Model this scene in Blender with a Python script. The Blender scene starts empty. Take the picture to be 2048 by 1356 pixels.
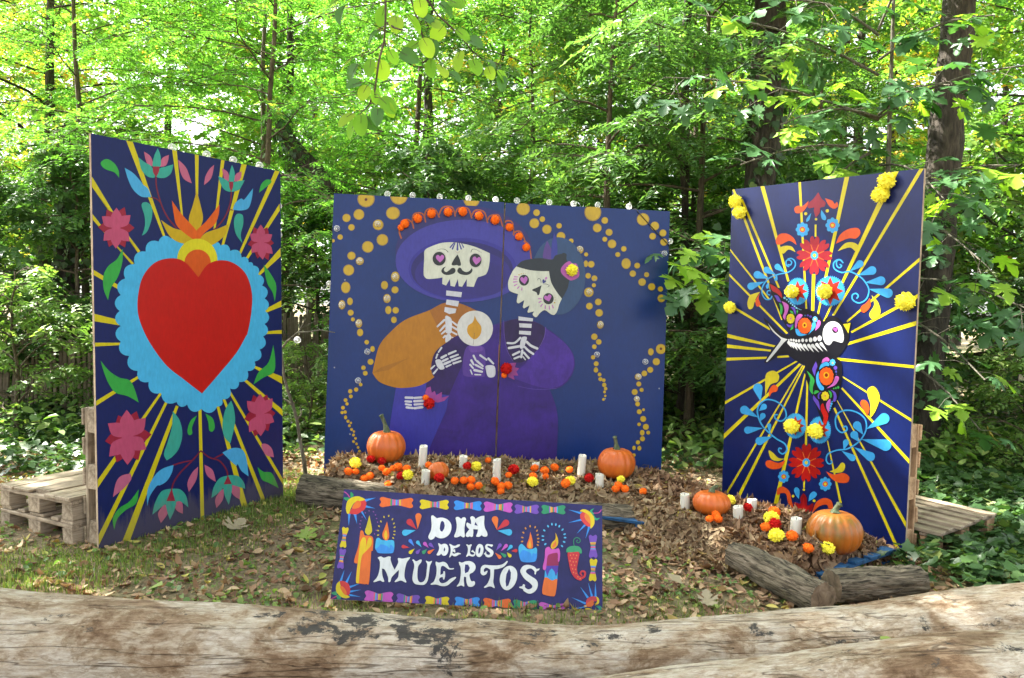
import bpy, bmesh, math, random
import numpy as np
from mathutils import Vector, Matrix
from mathutils.geometry import tessellate_polygon
R_ = math.radians
scene = bpy.context.scene
COL = scene.collection

# ------------------------------------------------------------------ camera
FPX, CX, CY = 1562.0, 1024.0, 678.0            # focal length in pixels of the 2048-wide photograph
EYE, PITCH, ROLL = 1.4622, R_(2.3603), R_(1.7514)
_f = Vector((0, math.cos(PITCH), -math.sin(PITCH)))
_r0 = Vector((1, 0, 0)); _u0 = _r0.cross(_f)
CR = _r0 * math.cos(ROLL) + _u0 * math.sin(ROLL)
CU = -_r0 * math.sin(ROLL) + _u0 * math.cos(ROLL)
CO = Vector((0, 0, EYE))
cam_data = bpy.data.cameras.new('camera')
cam_data.sensor_width = 23.6
cam_data.lens = FPX / 2048 * 23.6
cam_data.clip_start = 0.05
cam_data.clip_end = 600
cam = bpy.data.objects.new('camera', cam_data)
COL.objects.link(cam)
_m = Matrix((CR, CU, -_f)).transposed().to_4x4()
_m.translation = CO
cam.matrix_world = _m
scene.camera = cam
cam_data.dof.use_dof = True
cam_data.dof.focus_distance = 5.4
cam_data.dof.aperture_fstop = 13.0

# ------------------------------------------------------------------ sky, sun, exposure
SUN_EL, SUN_AZ = R_(50), R_(-68)               # azimuth from +Y (into the picture), negative to the left
SKY_STRENGTH, SUN_STRENGTH, EXPOSURE = 0.15, 5.0, 2.7
world = bpy.data.worlds.new('World'); scene.world = world
world.use_nodes = True
nt = world.node_tree; nt.nodes.clear()
sky = nt.nodes.new('ShaderNodeTexSky'); sky.sky_type = 'NISHITA'; sky.sun_disc = False
sky.sun_elevation = SUN_EL; sky.sun_rotation = SUN_AZ
sky.air_density = 1.0; sky.dust_density = 3.0; sky.ozone_density = 1.0
bw = nt.nodes.new('ShaderNodeRGBToBW')
mixc = nt.nodes.new('ShaderNodeMix'); mixc.data_type = 'RGBA'; mixc.inputs[0].default_value = 0.85   # thin bright cloud over the blue
bg = nt.nodes.new('ShaderNodeBackground'); bg.inputs[1].default_value = SKY_STRENGTH
wo = nt.nodes.new('ShaderNodeOutputWorld')
nt.links.new(sky.outputs[0], bw.inputs[0])
nt.links.new(sky.outputs[0], mixc.inputs[6]); nt.links.new(bw.outputs[0], mixc.inputs[7])
nt.links.new(mixc.outputs[2], bg.inputs[0]); nt.links.new(bg.outputs[0], wo.inputs[0])
sd = bpy.data.lights.new('sun', 'SUN'); sd.energy = SUN_STRENGTH; sd.angle = R_(0.55); sd.color = (1.0, 0.95, 0.86)
sun = bpy.data.objects.new('sun', sd); COL.objects.link(sun)
_sdir = Vector((math.sin(SUN_AZ) * math.cos(SUN_EL), math.cos(SUN_AZ) * math.cos(SUN_EL), math.sin(SUN_EL)))
sun.rotation_euler = _sdir.to_track_quat('Z', 'Y').to_euler()
sun.location = (-6, 12, 18)
vs = scene.view_settings
vs.view_transform = 'Standard'; vs.look = 'None'; vs.exposure = EXPOSURE; vs.gamma = 1.0
vs.use_curve_mapping = False
scene.render.engine = 'CYCLES'
cy = scene.cycles
cy.use_denoising = True
cy.max_bounces = 10; cy.diffuse_bounces = 6; cy.glossy_bounces = 3; cy.transmission_bounces = 8; cy.transparent_max_bounces = 6
cy.caustics_reflective = False; cy.caustics_refractive = False
cy.sample_clamp_indirect = 6.0

# ------------------------------------------------------------------ geometry of the place: pixels of the photograph to rays
def ray(px, py):
    d = _f + CR * ((px - CX) / FPX) - CU * ((py - CY) / FPX)
    return d
def at_y(px, py, Y):                            # the point of that ray at distance Y into the scene
    d = ray(px, py); return CO + d * (Y / d.y)
def ground(px, py, z=0.0):
    d = ray(px, py); return CO + d * ((z - EYE) / d.z)
def project(P):
    v = Vector(P) - CO; z = v.dot(_f)
    return CX + FPX * v.dot(CR) / z, CY - FPX * v.dot(CU) / z, z

# ------------------------------------------------------------------ object helpers
def srgb(h, k=1.0):
    h = h.lstrip('#'); out = []
    for i in (0, 2, 4):
        c = int(h[i:i + 2], 16) / 255
        out.append(k * (c / 12.92 if c <= 0.04045 else ((c + 0.055) / 1.055) ** 2.4))
    return (*out, 1.0)
def link(o, parent=None):
    COL.objects.link(o)
    if parent is not None: o.parent = parent
    return o
def tag(o, label=None, cat=None, group=None, kind=None):
    if label: o['label'] = label
    if cat: o['category'] = cat
    if group: o['group'] = group
    if kind: o['kind'] = kind
    return o
def empty(name, loc=(0, 0, 0), mat=None):
    o = bpy.data.objects.new(name, None); o.empty_display_size = 0.1
    link(o)
    if mat is not None: o.matrix_world = mat
    else: o.location = loc
    return o
def np_mesh(name, V, F, mat=None, rnd=None, smooth=False):
    """V (n,3); F list of equal-size faces (m,k) array; rnd optional per-vertex float"""
    me = bpy.data.meshes.new(name)
    V = np.asarray(V, np.float32); F = np.asarray(F, np.int32)
    me.vertices.add(len(V)); me.vertices.foreach_set('co', V.ravel())
    k = F.shape[1]
    me.loops.add(F.size); me.loops.foreach_set('vertex_index', F.ravel())
    me.polygons.add(len(F)); me.polygons.foreach_set('loop_start', np.arange(0, F.size, k, dtype=np.int32))
    if rnd is not None:
        a = me.attributes.new('rnd', 'FLOAT', 'POINT'); a.data.foreach_set('value', np.asarray(rnd, np.float32))
    me.update(calc_edges=True)
    if smooth: me.polygons.foreach_set('use_smooth', np.ones(len(F), bool))
    if mat is not None: me.materials.append(mat)
    return me
def py_mesh(name, V, F, mat=None, smooth=False):
    me = bpy.data.meshes.new(name); me.from_pydata([tuple(v) for v in V], [], [tuple(f) for f in F]); me.update()
    if smooth: me.polygons.foreach_set('use_smooth', np.ones(len(me.polygons), bool))
    if mat is not None: me.materials.append(mat)
    return me
def obj(name, me, parent=None, loc=None, rot=None, scale=None):
    o = bpy.data.objects.new(name, me); link(o, parent)
    if loc is not None: o.location = loc
    if rot is not None: o.rotation_euler = rot
    if scale is not None: o.scale = scale
    return o
def box_mesh(name, sx, sy, sz, mat, bevel=0.0, jitter=0.0, rs=None):
    bm = bmesh.new(); bmesh.ops.create_cube(bm, size=1.0)
    for v in bm.verts:
        v.co = Vector((v.co.x * sx, v.co.y * sy, v.co.z * sz))
        if jitter: v.co += Vector((rs.uniform(-1, 1), rs.uniform(-1, 1), rs.uniform(-1, 1))) * jitter
    if bevel: bmesh.ops.bevel(bm, geom=list(bm.edges), offset=bevel, segments=1, affect='EDGES')
    me = bpy.data.meshes.new(name); bm.to_mesh(me); bm.free()
    me.materials.append(mat); return me
def tubes(paths, sides=6):
    """paths: list of (pts (n,3), radii (n,)) -> V, F(quads)"""
    V, F, b = [], [], 0
    ang = np.arange(sides) * 2 * np.pi / sides
    ca, sa = np.cos(ang)[:, None], np.sin(ang)[:, None]
    for pts, rad in paths:
        pts = np.asarray(pts, float); n = len(pts)
        t = np.gradient(pts, axis=0); t /= np.linalg.norm(t, axis=1)[:, None] + 1e-9
        ref = np.array([0, 0, 1.0]) if abs(t[0, 2]) < .8 else np.array([1.0, 0, 0])
        for i in range(n):
            a = np.cross(t[i], ref); a /= np.linalg.norm(a) + 1e-9
            c = np.cross(t[i], a)
            V.append(pts[i] + rad[i] * (ca * a + sa * c))
        for i in range(n - 1):
            k = np.arange(sides); k2 = (k + 1) % sides
            F.append(np.stack([b + i * sides + k, b + i * sides + k2, b + (i + 1) * sides + k2, b + (i + 1) * sides + k], 1))
        b += n * sides
    return np.concatenate(V), np.concatenate(F)
def copy_tree(o, parent=None):
    c = o.copy(); COL.objects.link(c)
    if parent is not None:
        c.parent = parent; c.matrix_parent_inverse = o.matrix_parent_inverse
    for ch in [x for x in o.children]:
        copy_tree(ch, c)
    return c

# ------------------------------------------------------------------ materials
def new_mat(name):
    m = bpy.data.materials.new(name); m.use_nodes = True
    n = m.node_tree; b = n.nodes['Principled BSDF']
    return m, n, b
def N(n, t, **kw):
    x = n.nodes.new(t)
    for k, v in kw.items():
        if k.startswith('i_'):
            x.inputs[int(k[2:])].default_value = v
        else: setattr(x, k, v)
    return x
def ramp(n, stops, interp='LINEAR'):
    r = n.nodes.new('ShaderNodeValToRGB'); e = r.color_ramp; e.interpolation = interp
    while len(e.elements) < len(stops): e.elements.new(0.5)
    for el, (p, c) in zip(e.elements, stops): el.position = p; el.color = c
    return r
def noise(n, scale, detail=4, rough=.55, coord=None, dist=0.0):
    x = n.nodes.new('ShaderNodeTexNoise'); x.inputs['Scale'].default_value = scale
    x.inputs['Detail'].default_value = detail; x.inputs['Roughness'].default_value = rough; x.inputs['Distortion'].default_value = dist
    if coord is not None: n.links.new(coord, x.inputs['Vector'])
    return x
def objcoord(n, scale=(1, 1, 1)):
    tc = n.nodes.new('ShaderNodeTexCoord'); mp = n.nodes.new('ShaderNodeMapping'); mp.inputs['Scale'].default_value = scale
    n.links.new(tc.outputs['Object'], mp.inputs['Vector']); return mp.outputs[0]
def bump(n, b, height, strength=.5, dist=.01):
    bp = n.nodes.new('ShaderNodeBump'); bp.inputs['Strength'].default_value = strength; bp.inputs['Distance'].default_value = dist
    n.links.new(height, bp.inputs['Height']); n.links.new(bp.outputs[0], b.inputs['Normal'])
def leaf_mat(name, stops, trans=.45, rough=.45, spec=.4, tcol=(1.3, 1.5, .6), gain=None):
    """leaf blade: glossy reflecting face mixed with light that passes through"""
    m, n, b = new_mat(name)
    at = N(n, 'ShaderNodeAttribute', attribute_name='rnd')
    gain = gain or .9 / (1 - trans)              # the two halves of the mix share the light
    r = ramp(n, [(p, (c[0] * gain, c[1] * gain, c[2] * gain, 1)) for p, c in stops]); n.links.new(at.outputs['Fac'], r.inputs[0])
    col = r.outputs[0]
    n.links.new(col, b.inputs['Base Color'])
    b.inputs['Roughness'].default_value = rough
    b.inputs['Specular IOR Level'].default_value = spec
    tr = N(n, 'ShaderNodeBsdfTranslucent')
    mul = N(n, 'ShaderNodeMix', data_type='RGBA', blend_type='MULTIPLY'); mul.inputs[0].default_value = 1.0
    mul.inputs[7].default_value = (*tcol, 1)
    n.links.new(col, mul.inputs[6]); n.links.new(mul.outputs[2], tr.inputs[0])
    mx = N(n, 'ShaderNodeMixShader'); mx.inputs[0].default_value = trans
    n.links.new(b.outputs[0], mx.inputs[1]); n.links.new(tr.outputs[0], mx.inputs[2])
    n.links.new(mx.outputs[0], n.nodes['Material Output'].inputs[0])
    return m
def lin(r, g, b): return (r, g, b, 1)

MAT = {}
# ground soil
m, n, b = new_mat('soil'); c = objcoord(n)
n1 = noise(n, 1.1, 6, .6, c); n2 = noise(n, 34, 5, .65, c)
r1 = ramp(n, [(.3, lin(.15, .108, .07)), (.46, lin(.25, .19, .125)), (.58, lin(.175, .16, .07)), (.75, lin(.12, .155, .05))])
n.links.new(n1.outputs[0], r1.inputs[0])
r2 = ramp(n, [(.3, lin(.45, .45, .45)), (.7, lin(1.35, 1.3, 1.2))]); n.links.new(n2.outputs[0], r2.inputs[0])
mm = N(n, 'ShaderNodeMix', data_type='RGBA', blend_type='MULTIPLY'); mm.inputs[0].default_value = 1
n.links.new(r1.outputs[0], mm.inputs[6]); n.links.new(r2.outputs[0], mm.inputs[7]); n.links.new(mm.outputs[2], b.inputs['Base Color'])
b.inputs['Roughness'].default_value = .95; bump(n, b, n2.outputs[0], .9, .02); MAT['soil'] = m
# dead leaves
def litter_mat(name, stops, trans=.12):
    return leaf_mat(name, stops, trans=trans, rough=.7, spec=.25, tcol=(1.3, .9, .5), gain=1.0)
MAT['litter'] = litter_mat('dead_leaves', [(0, lin(0.138, 0.081, 0.048)), (.3, lin(0.277, 0.163, 0.095)), (.55, lin(0.423, 0.285, 0.170)), (.75, lin(0.585, 0.439, 0.277)), (.9, lin(0.212, 0.100, 0.057)), (.97, lin(0.552, 0.488, 0.130)), (1, lin(0.260, 0.358, 0.098))])
MAT['litter_pile'] = litter_mat('pile_leaves', [(0, lin(0.090, 0.055, 0.030)), (.2, lin(0.189, 0.117, 0.064)), (.45, lin(0.296, 0.210, 0.121)), (.65, lin(0.378, 0.290, 0.175)), (.8, lin(0.270, 0.159, 0.081)), (.92, lin(0.450, 0.360, 0.222)), (.955, lin(0.225, 0.101, 0.041)), (.975, lin(0.270, 0.260, 0.074)), (1, lin(0.378, 0.285, 0.054))])
MAT['litter_pile2'] = litter_mat('reddish_pile_leaves', [(0, lin(0.070, 0.038, 0.021)), (.25, lin(0.155, 0.087, 0.048)), (.5, lin(0.228, 0.132, 0.073)), (.75, lin(0.292, 0.186, 0.107)), (.93, lin(0.374, 0.266, 0.159)), (.97, lin(0.276, 0.152, 0.055)), (1, lin(0.212, 0.235, 0.055))])
MAT['grass'] = leaf_mat('grass_blades', [(0, lin(.08, .115, .03)), (.6, lin(.13, .19, .045)), (1, lin(.26, .26, .09))], .35, .5, .3)
MAT['ivy'] = leaf_mat('ivy_leaves', [(0, lin(.022, .05, .018)), (.5, lin(.036, .082, .025)), (.88, lin(.06, .115, .032)), (1, lin(.13, .16, .045))], .25, .4, .5)
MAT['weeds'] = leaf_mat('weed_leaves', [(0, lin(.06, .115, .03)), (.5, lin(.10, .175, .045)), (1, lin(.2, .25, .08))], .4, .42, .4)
G = lin
MAT['locust'] = leaf_mat('locust_leaflets', [(0, G(.038, .095, .022)), (.5, G(.062, .14, .03)), (.85, G(.09, .17, .035)), (.94, G(.18, .18, .035)), (1, G(.24, .15, .03))], .58, .5, .3)
MAT['ash'] = leaf_mat('ash_leaflets', [(0, G(.045, .098, .034)), (.5, G(.072, .145, .048)), (.9, G(.11, .19, .05)), (1, G(.2, .22, .05))], .42, .36, .8)
MAT['broad'] = leaf_mat('broad_leaves', [(0, G(.045, .10, .022)), (.5, G(.08, .155, .03)), (.86, G(.12, .18, .03)), (.94, G(.26, .2, .03)), (1, G(.34, .15, .03))], .5, .42, .4)
MAT['autumn'] = leaf_mat('autumn_leaves', [(0, G(.09, .15, .03)), (.45, G(.2, .21, .035)), (.75, G(.34, .24, .04)), (1, G(.36, .14, .03))], .5, .45, .35)
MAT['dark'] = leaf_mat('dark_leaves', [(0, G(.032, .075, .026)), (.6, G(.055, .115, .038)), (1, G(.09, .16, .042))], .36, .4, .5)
MAT['maple'] = leaf_mat('maple_leaf_green', [(0, G(.035, .092, .036)), (1, G(.05, .115, .042))], .36, .42, .42)
MAT['maple_y'] = leaf_mat('maple_leaf_lime', [(0, G(.12, .22, .025)), (1, G(.18, .27, .03))], .55, .42, .4)
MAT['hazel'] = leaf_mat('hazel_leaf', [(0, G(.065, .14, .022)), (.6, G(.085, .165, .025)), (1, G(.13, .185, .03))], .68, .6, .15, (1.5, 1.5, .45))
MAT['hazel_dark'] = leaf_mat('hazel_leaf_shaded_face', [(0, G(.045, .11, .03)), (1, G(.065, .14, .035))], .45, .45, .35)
# barks
def bark_mat(name, cols, sc=(1, 1, .22), scale=22, strength=.9, dist=.03, sharp=.18):
    m, n, b = new_mat(name); c = objcoord(n, sc)
    v = noise(n, scale, 6, .6, c, .6); w = noise(n, scale * .12, 3, .5, c)
    r = ramp(n, [(.5 - sharp, cols[0]), (.5, cols[1]), (.5 + sharp, cols[2])]); n.links.new(v.outputs[0], r.inputs[0])
    r2 = ramp(n, [(.35, lin(.65, .68, .6)), (.65, lin(1.15, 1.12, 1.1))]); n.links.new(w.outputs[0], r2.inputs[0])
    mm = N(n, 'ShaderNodeMix', data_type='RGBA', blend_type='MULTIPLY'); mm.inputs[0].default_value = 1
    n.links.new(r.outputs[0], mm.inputs[6]); n.links.new(r2.outputs[0], mm.inputs[7]); n.links.new(mm.outputs[2], b.inputs['Base Color'])
    b.inputs['Roughness'].default_value = .92; bump(n, b, v.outputs[0], strength, dist)
    return m
MAT['bark'] = bark_mat('tree_bark', [lin(0.015, 0.012, 0.009), lin(0.043, 0.034, 0.026), lin(0.081, 0.066, 0.052)])
MAT['twig'] = bark_mat('twig_bark', [lin(.05, .035, .024), lin(.10, .075, .05), lin(.16, .125, .09)], scale=40)
MAT['grey_twig'] = bark_mat('lichen_bark', [lin(.06, .052, .04), lin(.12, .108, .083), lin(.19, .175, .14)], scale=40)
MAT['logbark'] = bark_mat('log_bark', [lin(0.025, 0.020, 0.013), lin(0.135, 0.110, 0.077), lin(0.225, 0.189, 0.140)], (.13, 1, 1), 70, 1.0, .02, sharp=.13)
MAT['endgrain'] = bark_mat('cut_end_grain', [lin(.08, .06, .04), lin(.17, .12, .08), lin(.26, .2, .14)], (1, 1, 1), 18, .4, .01)
# bare weathered log wood: pale grain, brown flaky patches, drying cracks, black mould
m, n, b = new_mat('bare_log_wood'); c = objcoord(n, (.22, 1, 1)); c2 = objcoord(n, (.6, 1, 1)); c3 = objcoord(n, (.045, 1, 1))
def mulc(a, b_, f=1.0, mode='MULTIPLY'):
    x = N(n, 'ShaderNodeMix', data_type='RGBA', blend_type=mode); x.inputs[0].default_value = f
    n.links.new(a, x.inputs[6]); n.links.new(b_, x.inputs[7]); return x.outputs[2]
s1 = noise(n, 75, 9, .78, c, .4); s2 = noise(n, 5.0, 9, .70, c2, .35); s3 = noise(n, 2.4, 4, .6, c, .6); s4 = noise(n, 11, 9, .75, c2, .3); s5 = noise(n, 16, 3, .5, c3, .25); s6 = noise(n, 9, 9, .7, c2, .5)
ra = ramp(n, [(.30, lin(0.168, 0.130, 0.097)), (.45, lin(0.336, 0.281, 0.218)), (.56, lin(0.445, 0.395, 0.328)), (.72, lin(0.554, 0.512, 0.445))]); n.links.new(s1.outputs[0], ra.inputs[0])
rb = ramp(n, [(.36, lin(.40, .28, .19)), (.43, lin(.66, .52, .40)), (.485, lin(.95, .87, .77)), (.56, lin(1.08, 1.07, 1.06)), (.64, lin(1.24, 1.23, 1.22))]); n.links.new(s2.outputs[0], rb.inputs[0])
col = mulc(ra.outputs[0], rb.outputs[0])
rw = ramp(n, [(.53, lin(1, 1, 1)), (.57, lin(.62, .55, .47)), (.62, lin(.8, .74, .66)), (.64, lin(1, 1, 1))]); n.links.new(s6.outputs[0], rw.inputs[0]); col = mulc(col, rw.outputs[0], .8)
cr = ramp(n, [(.490, lin(1, 1, 1)), (.498, lin(.16, .12, .09)), (.502, lin(.16, .12, .09)), (.510, lin(1, 1, 1))]); n.links.new(s5.outputs[0], cr.inputs[0]); col = mulc(col, cr.outputs[0], .7)
mul = N(n, 'ShaderNodeMath', operation='MULTIPLY'); n.links.new(s3.outputs[0], mul.inputs[0]); n.links.new(s4.outputs[0], mul.inputs[1])
rc = ramp(n, [(.335, lin(0, 0, 0)), (.36, lin(1, 1, 1))]); n.links.new(mul.outputs[0], rc.inputs[0])
mx = N(n, 'ShaderNodeMix', data_type='RGBA'); n.links.new(rc.outputs[0], mx.inputs[0]); n.links.new(col, mx.inputs[6]); mx.inputs[7].default_value = lin(.05, .045, .04)
n.links.new(mx.outputs[2], b.inputs['Base Color']); b.inputs['Roughness'].default_value = .8; b.inputs['Specular IOR Level'].default_value = .3
hs = N(n, 'ShaderNodeMath', operation='ADD'); n.links.new(s1.outputs[0], hs.inputs[0]); n.links.new(rb.outputs[0], hs.inputs[1]); hs2 = N(n, 'ShaderNodeMath', operation='ADD'); n.links.new(hs.outputs[0], hs2.inputs[0]); n.links.new(cr.outputs[0], hs2.inputs[1])
bump(n, b, hs2.outputs[0], .7, .012); MAT['barelog'] = m
# sawn pallet wood
def sawn(name, a, bcol, cc, axis=0):
    m, n, b = new_mat(name); sc = [9, 9, 9]; sc[axis] = .7; c = objcoord(n, tuple(sc))
    v = noise(n, 7, 6, .6, c, .9); w = noise(n, 1.3, 3, .5, objcoord(n))
    r = ramp(n, [(.3, a), (.5, bcol), (.72, cc)]); n.links.new(v.outputs[0], r.inputs[0])
    oi = N(n, 'ShaderNodeObjectInfo')
    ad = N(n, 'ShaderNodeMath', operation='MULTIPLY_ADD'); n.links.new(oi.outputs['Random'], ad.inputs[0]); ad.inputs[1].default_value = .35; ad.inputs[2].default_value = .8
    mm = N(n, 'ShaderNodeMix', data_type='RGBA', blend_type='MULTIPLY'); mm.inputs[0].default_value = 1
    gr = ramp(n, [(.36, lin(.55, .52, .48)), (.52, lin(1, 1, 1)), (.7, lin(1.12, 1.1, 1.08))]); wn = noise(n, 7, 6, .7, objcoord(n)); n.links.new(wn.outputs[0], gr.inputs[0])
    m2 = N(n, 'ShaderNodeMix', data_type='RGBA', blend_type='MULTIPLY'); m2.inputs[0].default_value = 1; n.links.new(r.outputs[0], m2.inputs[6]); n.links.new(gr.outputs[0], m2.inputs[7])
    n.links.new(m2.outputs[2], mm.inputs[6]); n.links.new(ad.outputs[0], mm.inputs[7]); n.links.new(mm.outputs[2], b.inputs['Base Color'])
    b.inputs['Roughness'].default_value = .8; bump(n, b, v.outputs[0], .35, .004); return m
for ax, nm in enumerate('xyz'):
    MAT['grey_wood_' + nm] = sawn('weathered_pallet_wood_' + nm, lin(0.168, 0.122, 0.080), lin(0.319, 0.248, 0.172), lin(0.445, 0.370, 0.277), ax)
    MAT['fresh_wood_' + nm] = sawn('fresh_pallet_wood_' + nm, lin(0.302, 0.160, 0.080), lin(0.470, 0.294, 0.160), lin(0.563, 0.386, 0.244), ax)
    MAT['blue_wood_' + nm] = sawn('blue_pallet_paint_' + nm, lin(.008, .05, .13), lin(.012, .085, .22), lin(.022, .125, .29), ax)
MAT['pale_wood'] = sawn('fence_pale_wood', lin(.10, .075, .05), lin(.2, .155, .11), lin(.32, .26, .2), 2)
# paint on the panels: flat colour from the shape, brushed relief
def paint_mat(name, rough, brush, dirt=False, streak=.06):
    m, n, b = new_mat(name)
    at = N(n, 'ShaderNodeAttribute', attribute_name='paint')
    c = objcoord(n, (1, 1, .3)); s = noise(n, 60, 4, .6, c, .4); l = noise(n, 5, 5, .6, objcoord(n), .8)
    r = ramp(n, [(.3, lin(1 - streak, 1 - streak, 1 - streak)), (.7, lin(1 + streak, 1 + streak, 1 + streak))]); n.links.new(s.outputs[0], r.inputs[0])
    r2 = ramp(n, [(.3, lin(1 - brush, 1 - brush, 1 - brush)), (.7, lin(1 + brush, 1 + brush, 1 + brush))]); n.links.new(l.outputs[0], r2.inputs[0])
    m1 = N(n, 'ShaderNodeMix', data_type='RGBA', blend_type='MULTIPLY'); m1.inputs[0].default_value = 1
    m2 = N(n, 'ShaderNodeMix', data_type='RGBA', blend_type='MULTIPLY'); m2.inputs[0].default_value = 1
    n.links.new(at.outputs['Color'], m1.inputs[6]); n.links.new(r.outputs[0], m1.inputs[7])
    n.links.new(m1.outputs[2], m2.inputs[6]); n.links.new(r2.outputs[0], m2.inputs[7])
    out = m2.outputs[2]
    if dirt:                                    # rain-splashed soil along the bottom edge
        tc = N(n, 'ShaderNodeTexCoord'); sp = N(n, 'ShaderNodeSeparateXYZ'); n.links.new(tc.outputs['Object'], sp.inputs[0])
        st = noise(n, 30, 5, .7, objcoord(n, (1, 1, .15)))
        ma = N(n, 'ShaderNodeMath', operation='MULTIPLY_ADD'); n.links.new(st.outputs[0], ma.inputs[0]); ma.inputs[1].default_value = -.45; n.links.new(sp.outputs[2], ma.inputs[2])
        rd = ramp(n, [(0, lin(.26, .26, .26)), (.10, lin(0, 0, 0))]); n.links.new(ma.outputs[0], rd.inputs[0])
        mo = N(n, 'ShaderNodeMath', operation='ADD'); n.links.new(ma.outputs[0], mo.inputs[0]); mo.inputs[1].default_value = .12; n.links.new(mo.outputs[0], rd.inputs[0])
        m3 = N(n, 'ShaderNodeMix', data_type='RGBA'); n.links.new(rd.outputs[0], m3.inputs[0]); n.links.new(out, m3.inputs[6]); m3.inputs[7].default_value = lin(.2, .16, .12)
        out = m3.outputs[2]
    n.links.new(out, b.inputs['Base Color'])
    b.inputs['Roughness'].default_value = rough; b.inputs['Specular IOR Level'].default_value = .25 if dirt else .3
    bump(n, b, s.outputs[0], .12, .002); return m
MAT['paint'] = paint_mat('brushed_paint', .32, .08, streak=.09)
MAT['paint_dirt'] = paint_mat('brushed_paint_splashed', .42, .06, True, .09)
MAT['paint_mottled'] = paint_mat('mottled_paint', .42, .30, streak=.1)
MAT['edge'] = sawn('panel_edge_wood', lin(.28, .2, .13), lin(.4, .3, .2), lin(.5, .4, .29), 2)
m, n, b = new_mat('bulb_glass'); b.inputs['Base Color'].default_value = lin(.9, .9, .9); b.inputs['Roughness'].default_value = .04; b.inputs['Specular IOR Level'].default_value = 1.0
tr = N(n, 'ShaderNodeBsdfTransparent'); fr = N(n, 'ShaderNodeLayerWeight'); fr.inputs[0].default_value = .35
ma = N(n, 'ShaderNodeMath', operation='MULTIPLY_ADD'); n.links.new(fr.outputs['Facing'], ma.inputs[0]); ma.inputs[1].default_value = -.55; ma.inputs[2].default_value = .82
mx = N(n, 'ShaderNodeMixShader'); n.links.new(ma.outputs[0], mx.inputs[0]); n.links.new(b.outputs[0], mx.inputs[1]); n.links.new(tr.outputs[0], mx.inputs[2]); n.links.new(mx.outputs[0], n.nodes['Material Output'].inputs[0]); MAT['glass'] = m
m, n, b = new_mat('bulb_cap'); b.inputs['Base Color'].default_value = lin(.72, .72, .7); b.inputs['Metallic'].default_value = .4; b.inputs['Roughness'].default_value = .35; MAT['cap'] = m
m, n, b = new_mat('black_cable'); b.inputs['Base Color'].default_value = lin(.02, .02, .02); b.inputs['Roughness'].default_value = .5; MAT['cable'] = m
m, n, b = new_mat('candle_wax'); b.inputs['Base Color'].default_value = lin(0.656, 0.631, 0.541); b.inputs['Roughness'].default_value = .45
b.inputs['Subsurface Weight'].default_value = .3; b.inputs['Subsurface Radius'].default_value = (.01, .008, .005); MAT['wax'] = m
m, n, b = new_mat('wick'); b.inputs['Base Color'].default_value = lin(.03, .025, .02); b.inputs['Roughness'].default_value = .9; MAT['wick'] = m
def tissue(name, col, dark):
    m, n, b = new_mat(name); v = noise(n, 45, 3, .5, objcoord(n))
    r = ramp(n, [(.3, dark), (.6, col)]); n.links.new(v.outputs[0], r.inputs[0]); n.links.new(r.outputs[0], b.inputs['Base Color'])
    b.inputs['Roughness'].default_value = .9; b.inputs['Specular IOR Level'].default_value = .15
    tr = N(n, 'ShaderNodeBsdfTranslucent'); n.links.new(r.outputs[0], tr.inputs[0])
    mx = N(n, 'ShaderNodeMixShader'); mx.inputs[0].default_value = .1
    n.links.new(b.outputs[0], mx.inputs[1]); n.links.new(tr.outputs[0], mx.inputs[2]); n.links.new(mx.outputs[0], n.nodes['Material Output'].inputs[0]); return m
MAT['t_orange'] = tissue('orange_tissue', lin(.95, .20, .02), lin(.93, .16, .012))
MAT['t_yellow'] = tissue('yellow_tissue', lin(.97, .90, .10), lin(.96, .85, .06))
MAT['t_red'] = tissue('red_tissue', lin(0.612, 0.019, 0.015), lin(0.510, 0.012, 0.010))
def pumpkin_mat(name, cols, streak):
    m, n, b = new_mat(name); v = noise(n, 6, 5, .6, objcoord(n, (5, 5, .5)), .5); w = noise(n, 4, 4, .6, objcoord(n))
    ad = N(n, 'ShaderNodeMath', operation='MULTIPLY_ADD'); n.links.new(v.outputs[0], ad.inputs[0]); ad.inputs[1].default_value = streak; n.links.new(w.outputs[0], ad.inputs[2])
    r = ramp(n, [(.3 + streak * .5, cols[0]), (.5 + streak * .5, cols[1]), (.66 + streak * .5, cols[2])]); n.links.new(ad.outputs[0], r.inputs[0]); n.links.new(r.outputs[0], b.inputs['Base Color'])
    b.inputs['Roughness'].default_value = .42; return m
MAT['pumpkin'] = pumpkin_mat('pumpkin_skin', [lin(0.492, 0.094, 0.010), lin(0.558, 0.119, 0.013), lin(0.590, 0.148, 0.021)], .2)
MAT['pumpkin_green'] = pumpkin_mat('pumpkin_skin_streaked', [lin(0.139, 0.098, 0.013), lin(0.369, 0.111, 0.010), lin(0.459, 0.119, 0.011)], .5)
MAT['pstem'] = bark_mat('pumpkin_stem', [lin(.035, .055, .03), lin(.09, .12, .06), lin(.2, .2, .13)], (1, 1, .2), 60, .5, .005)

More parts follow.
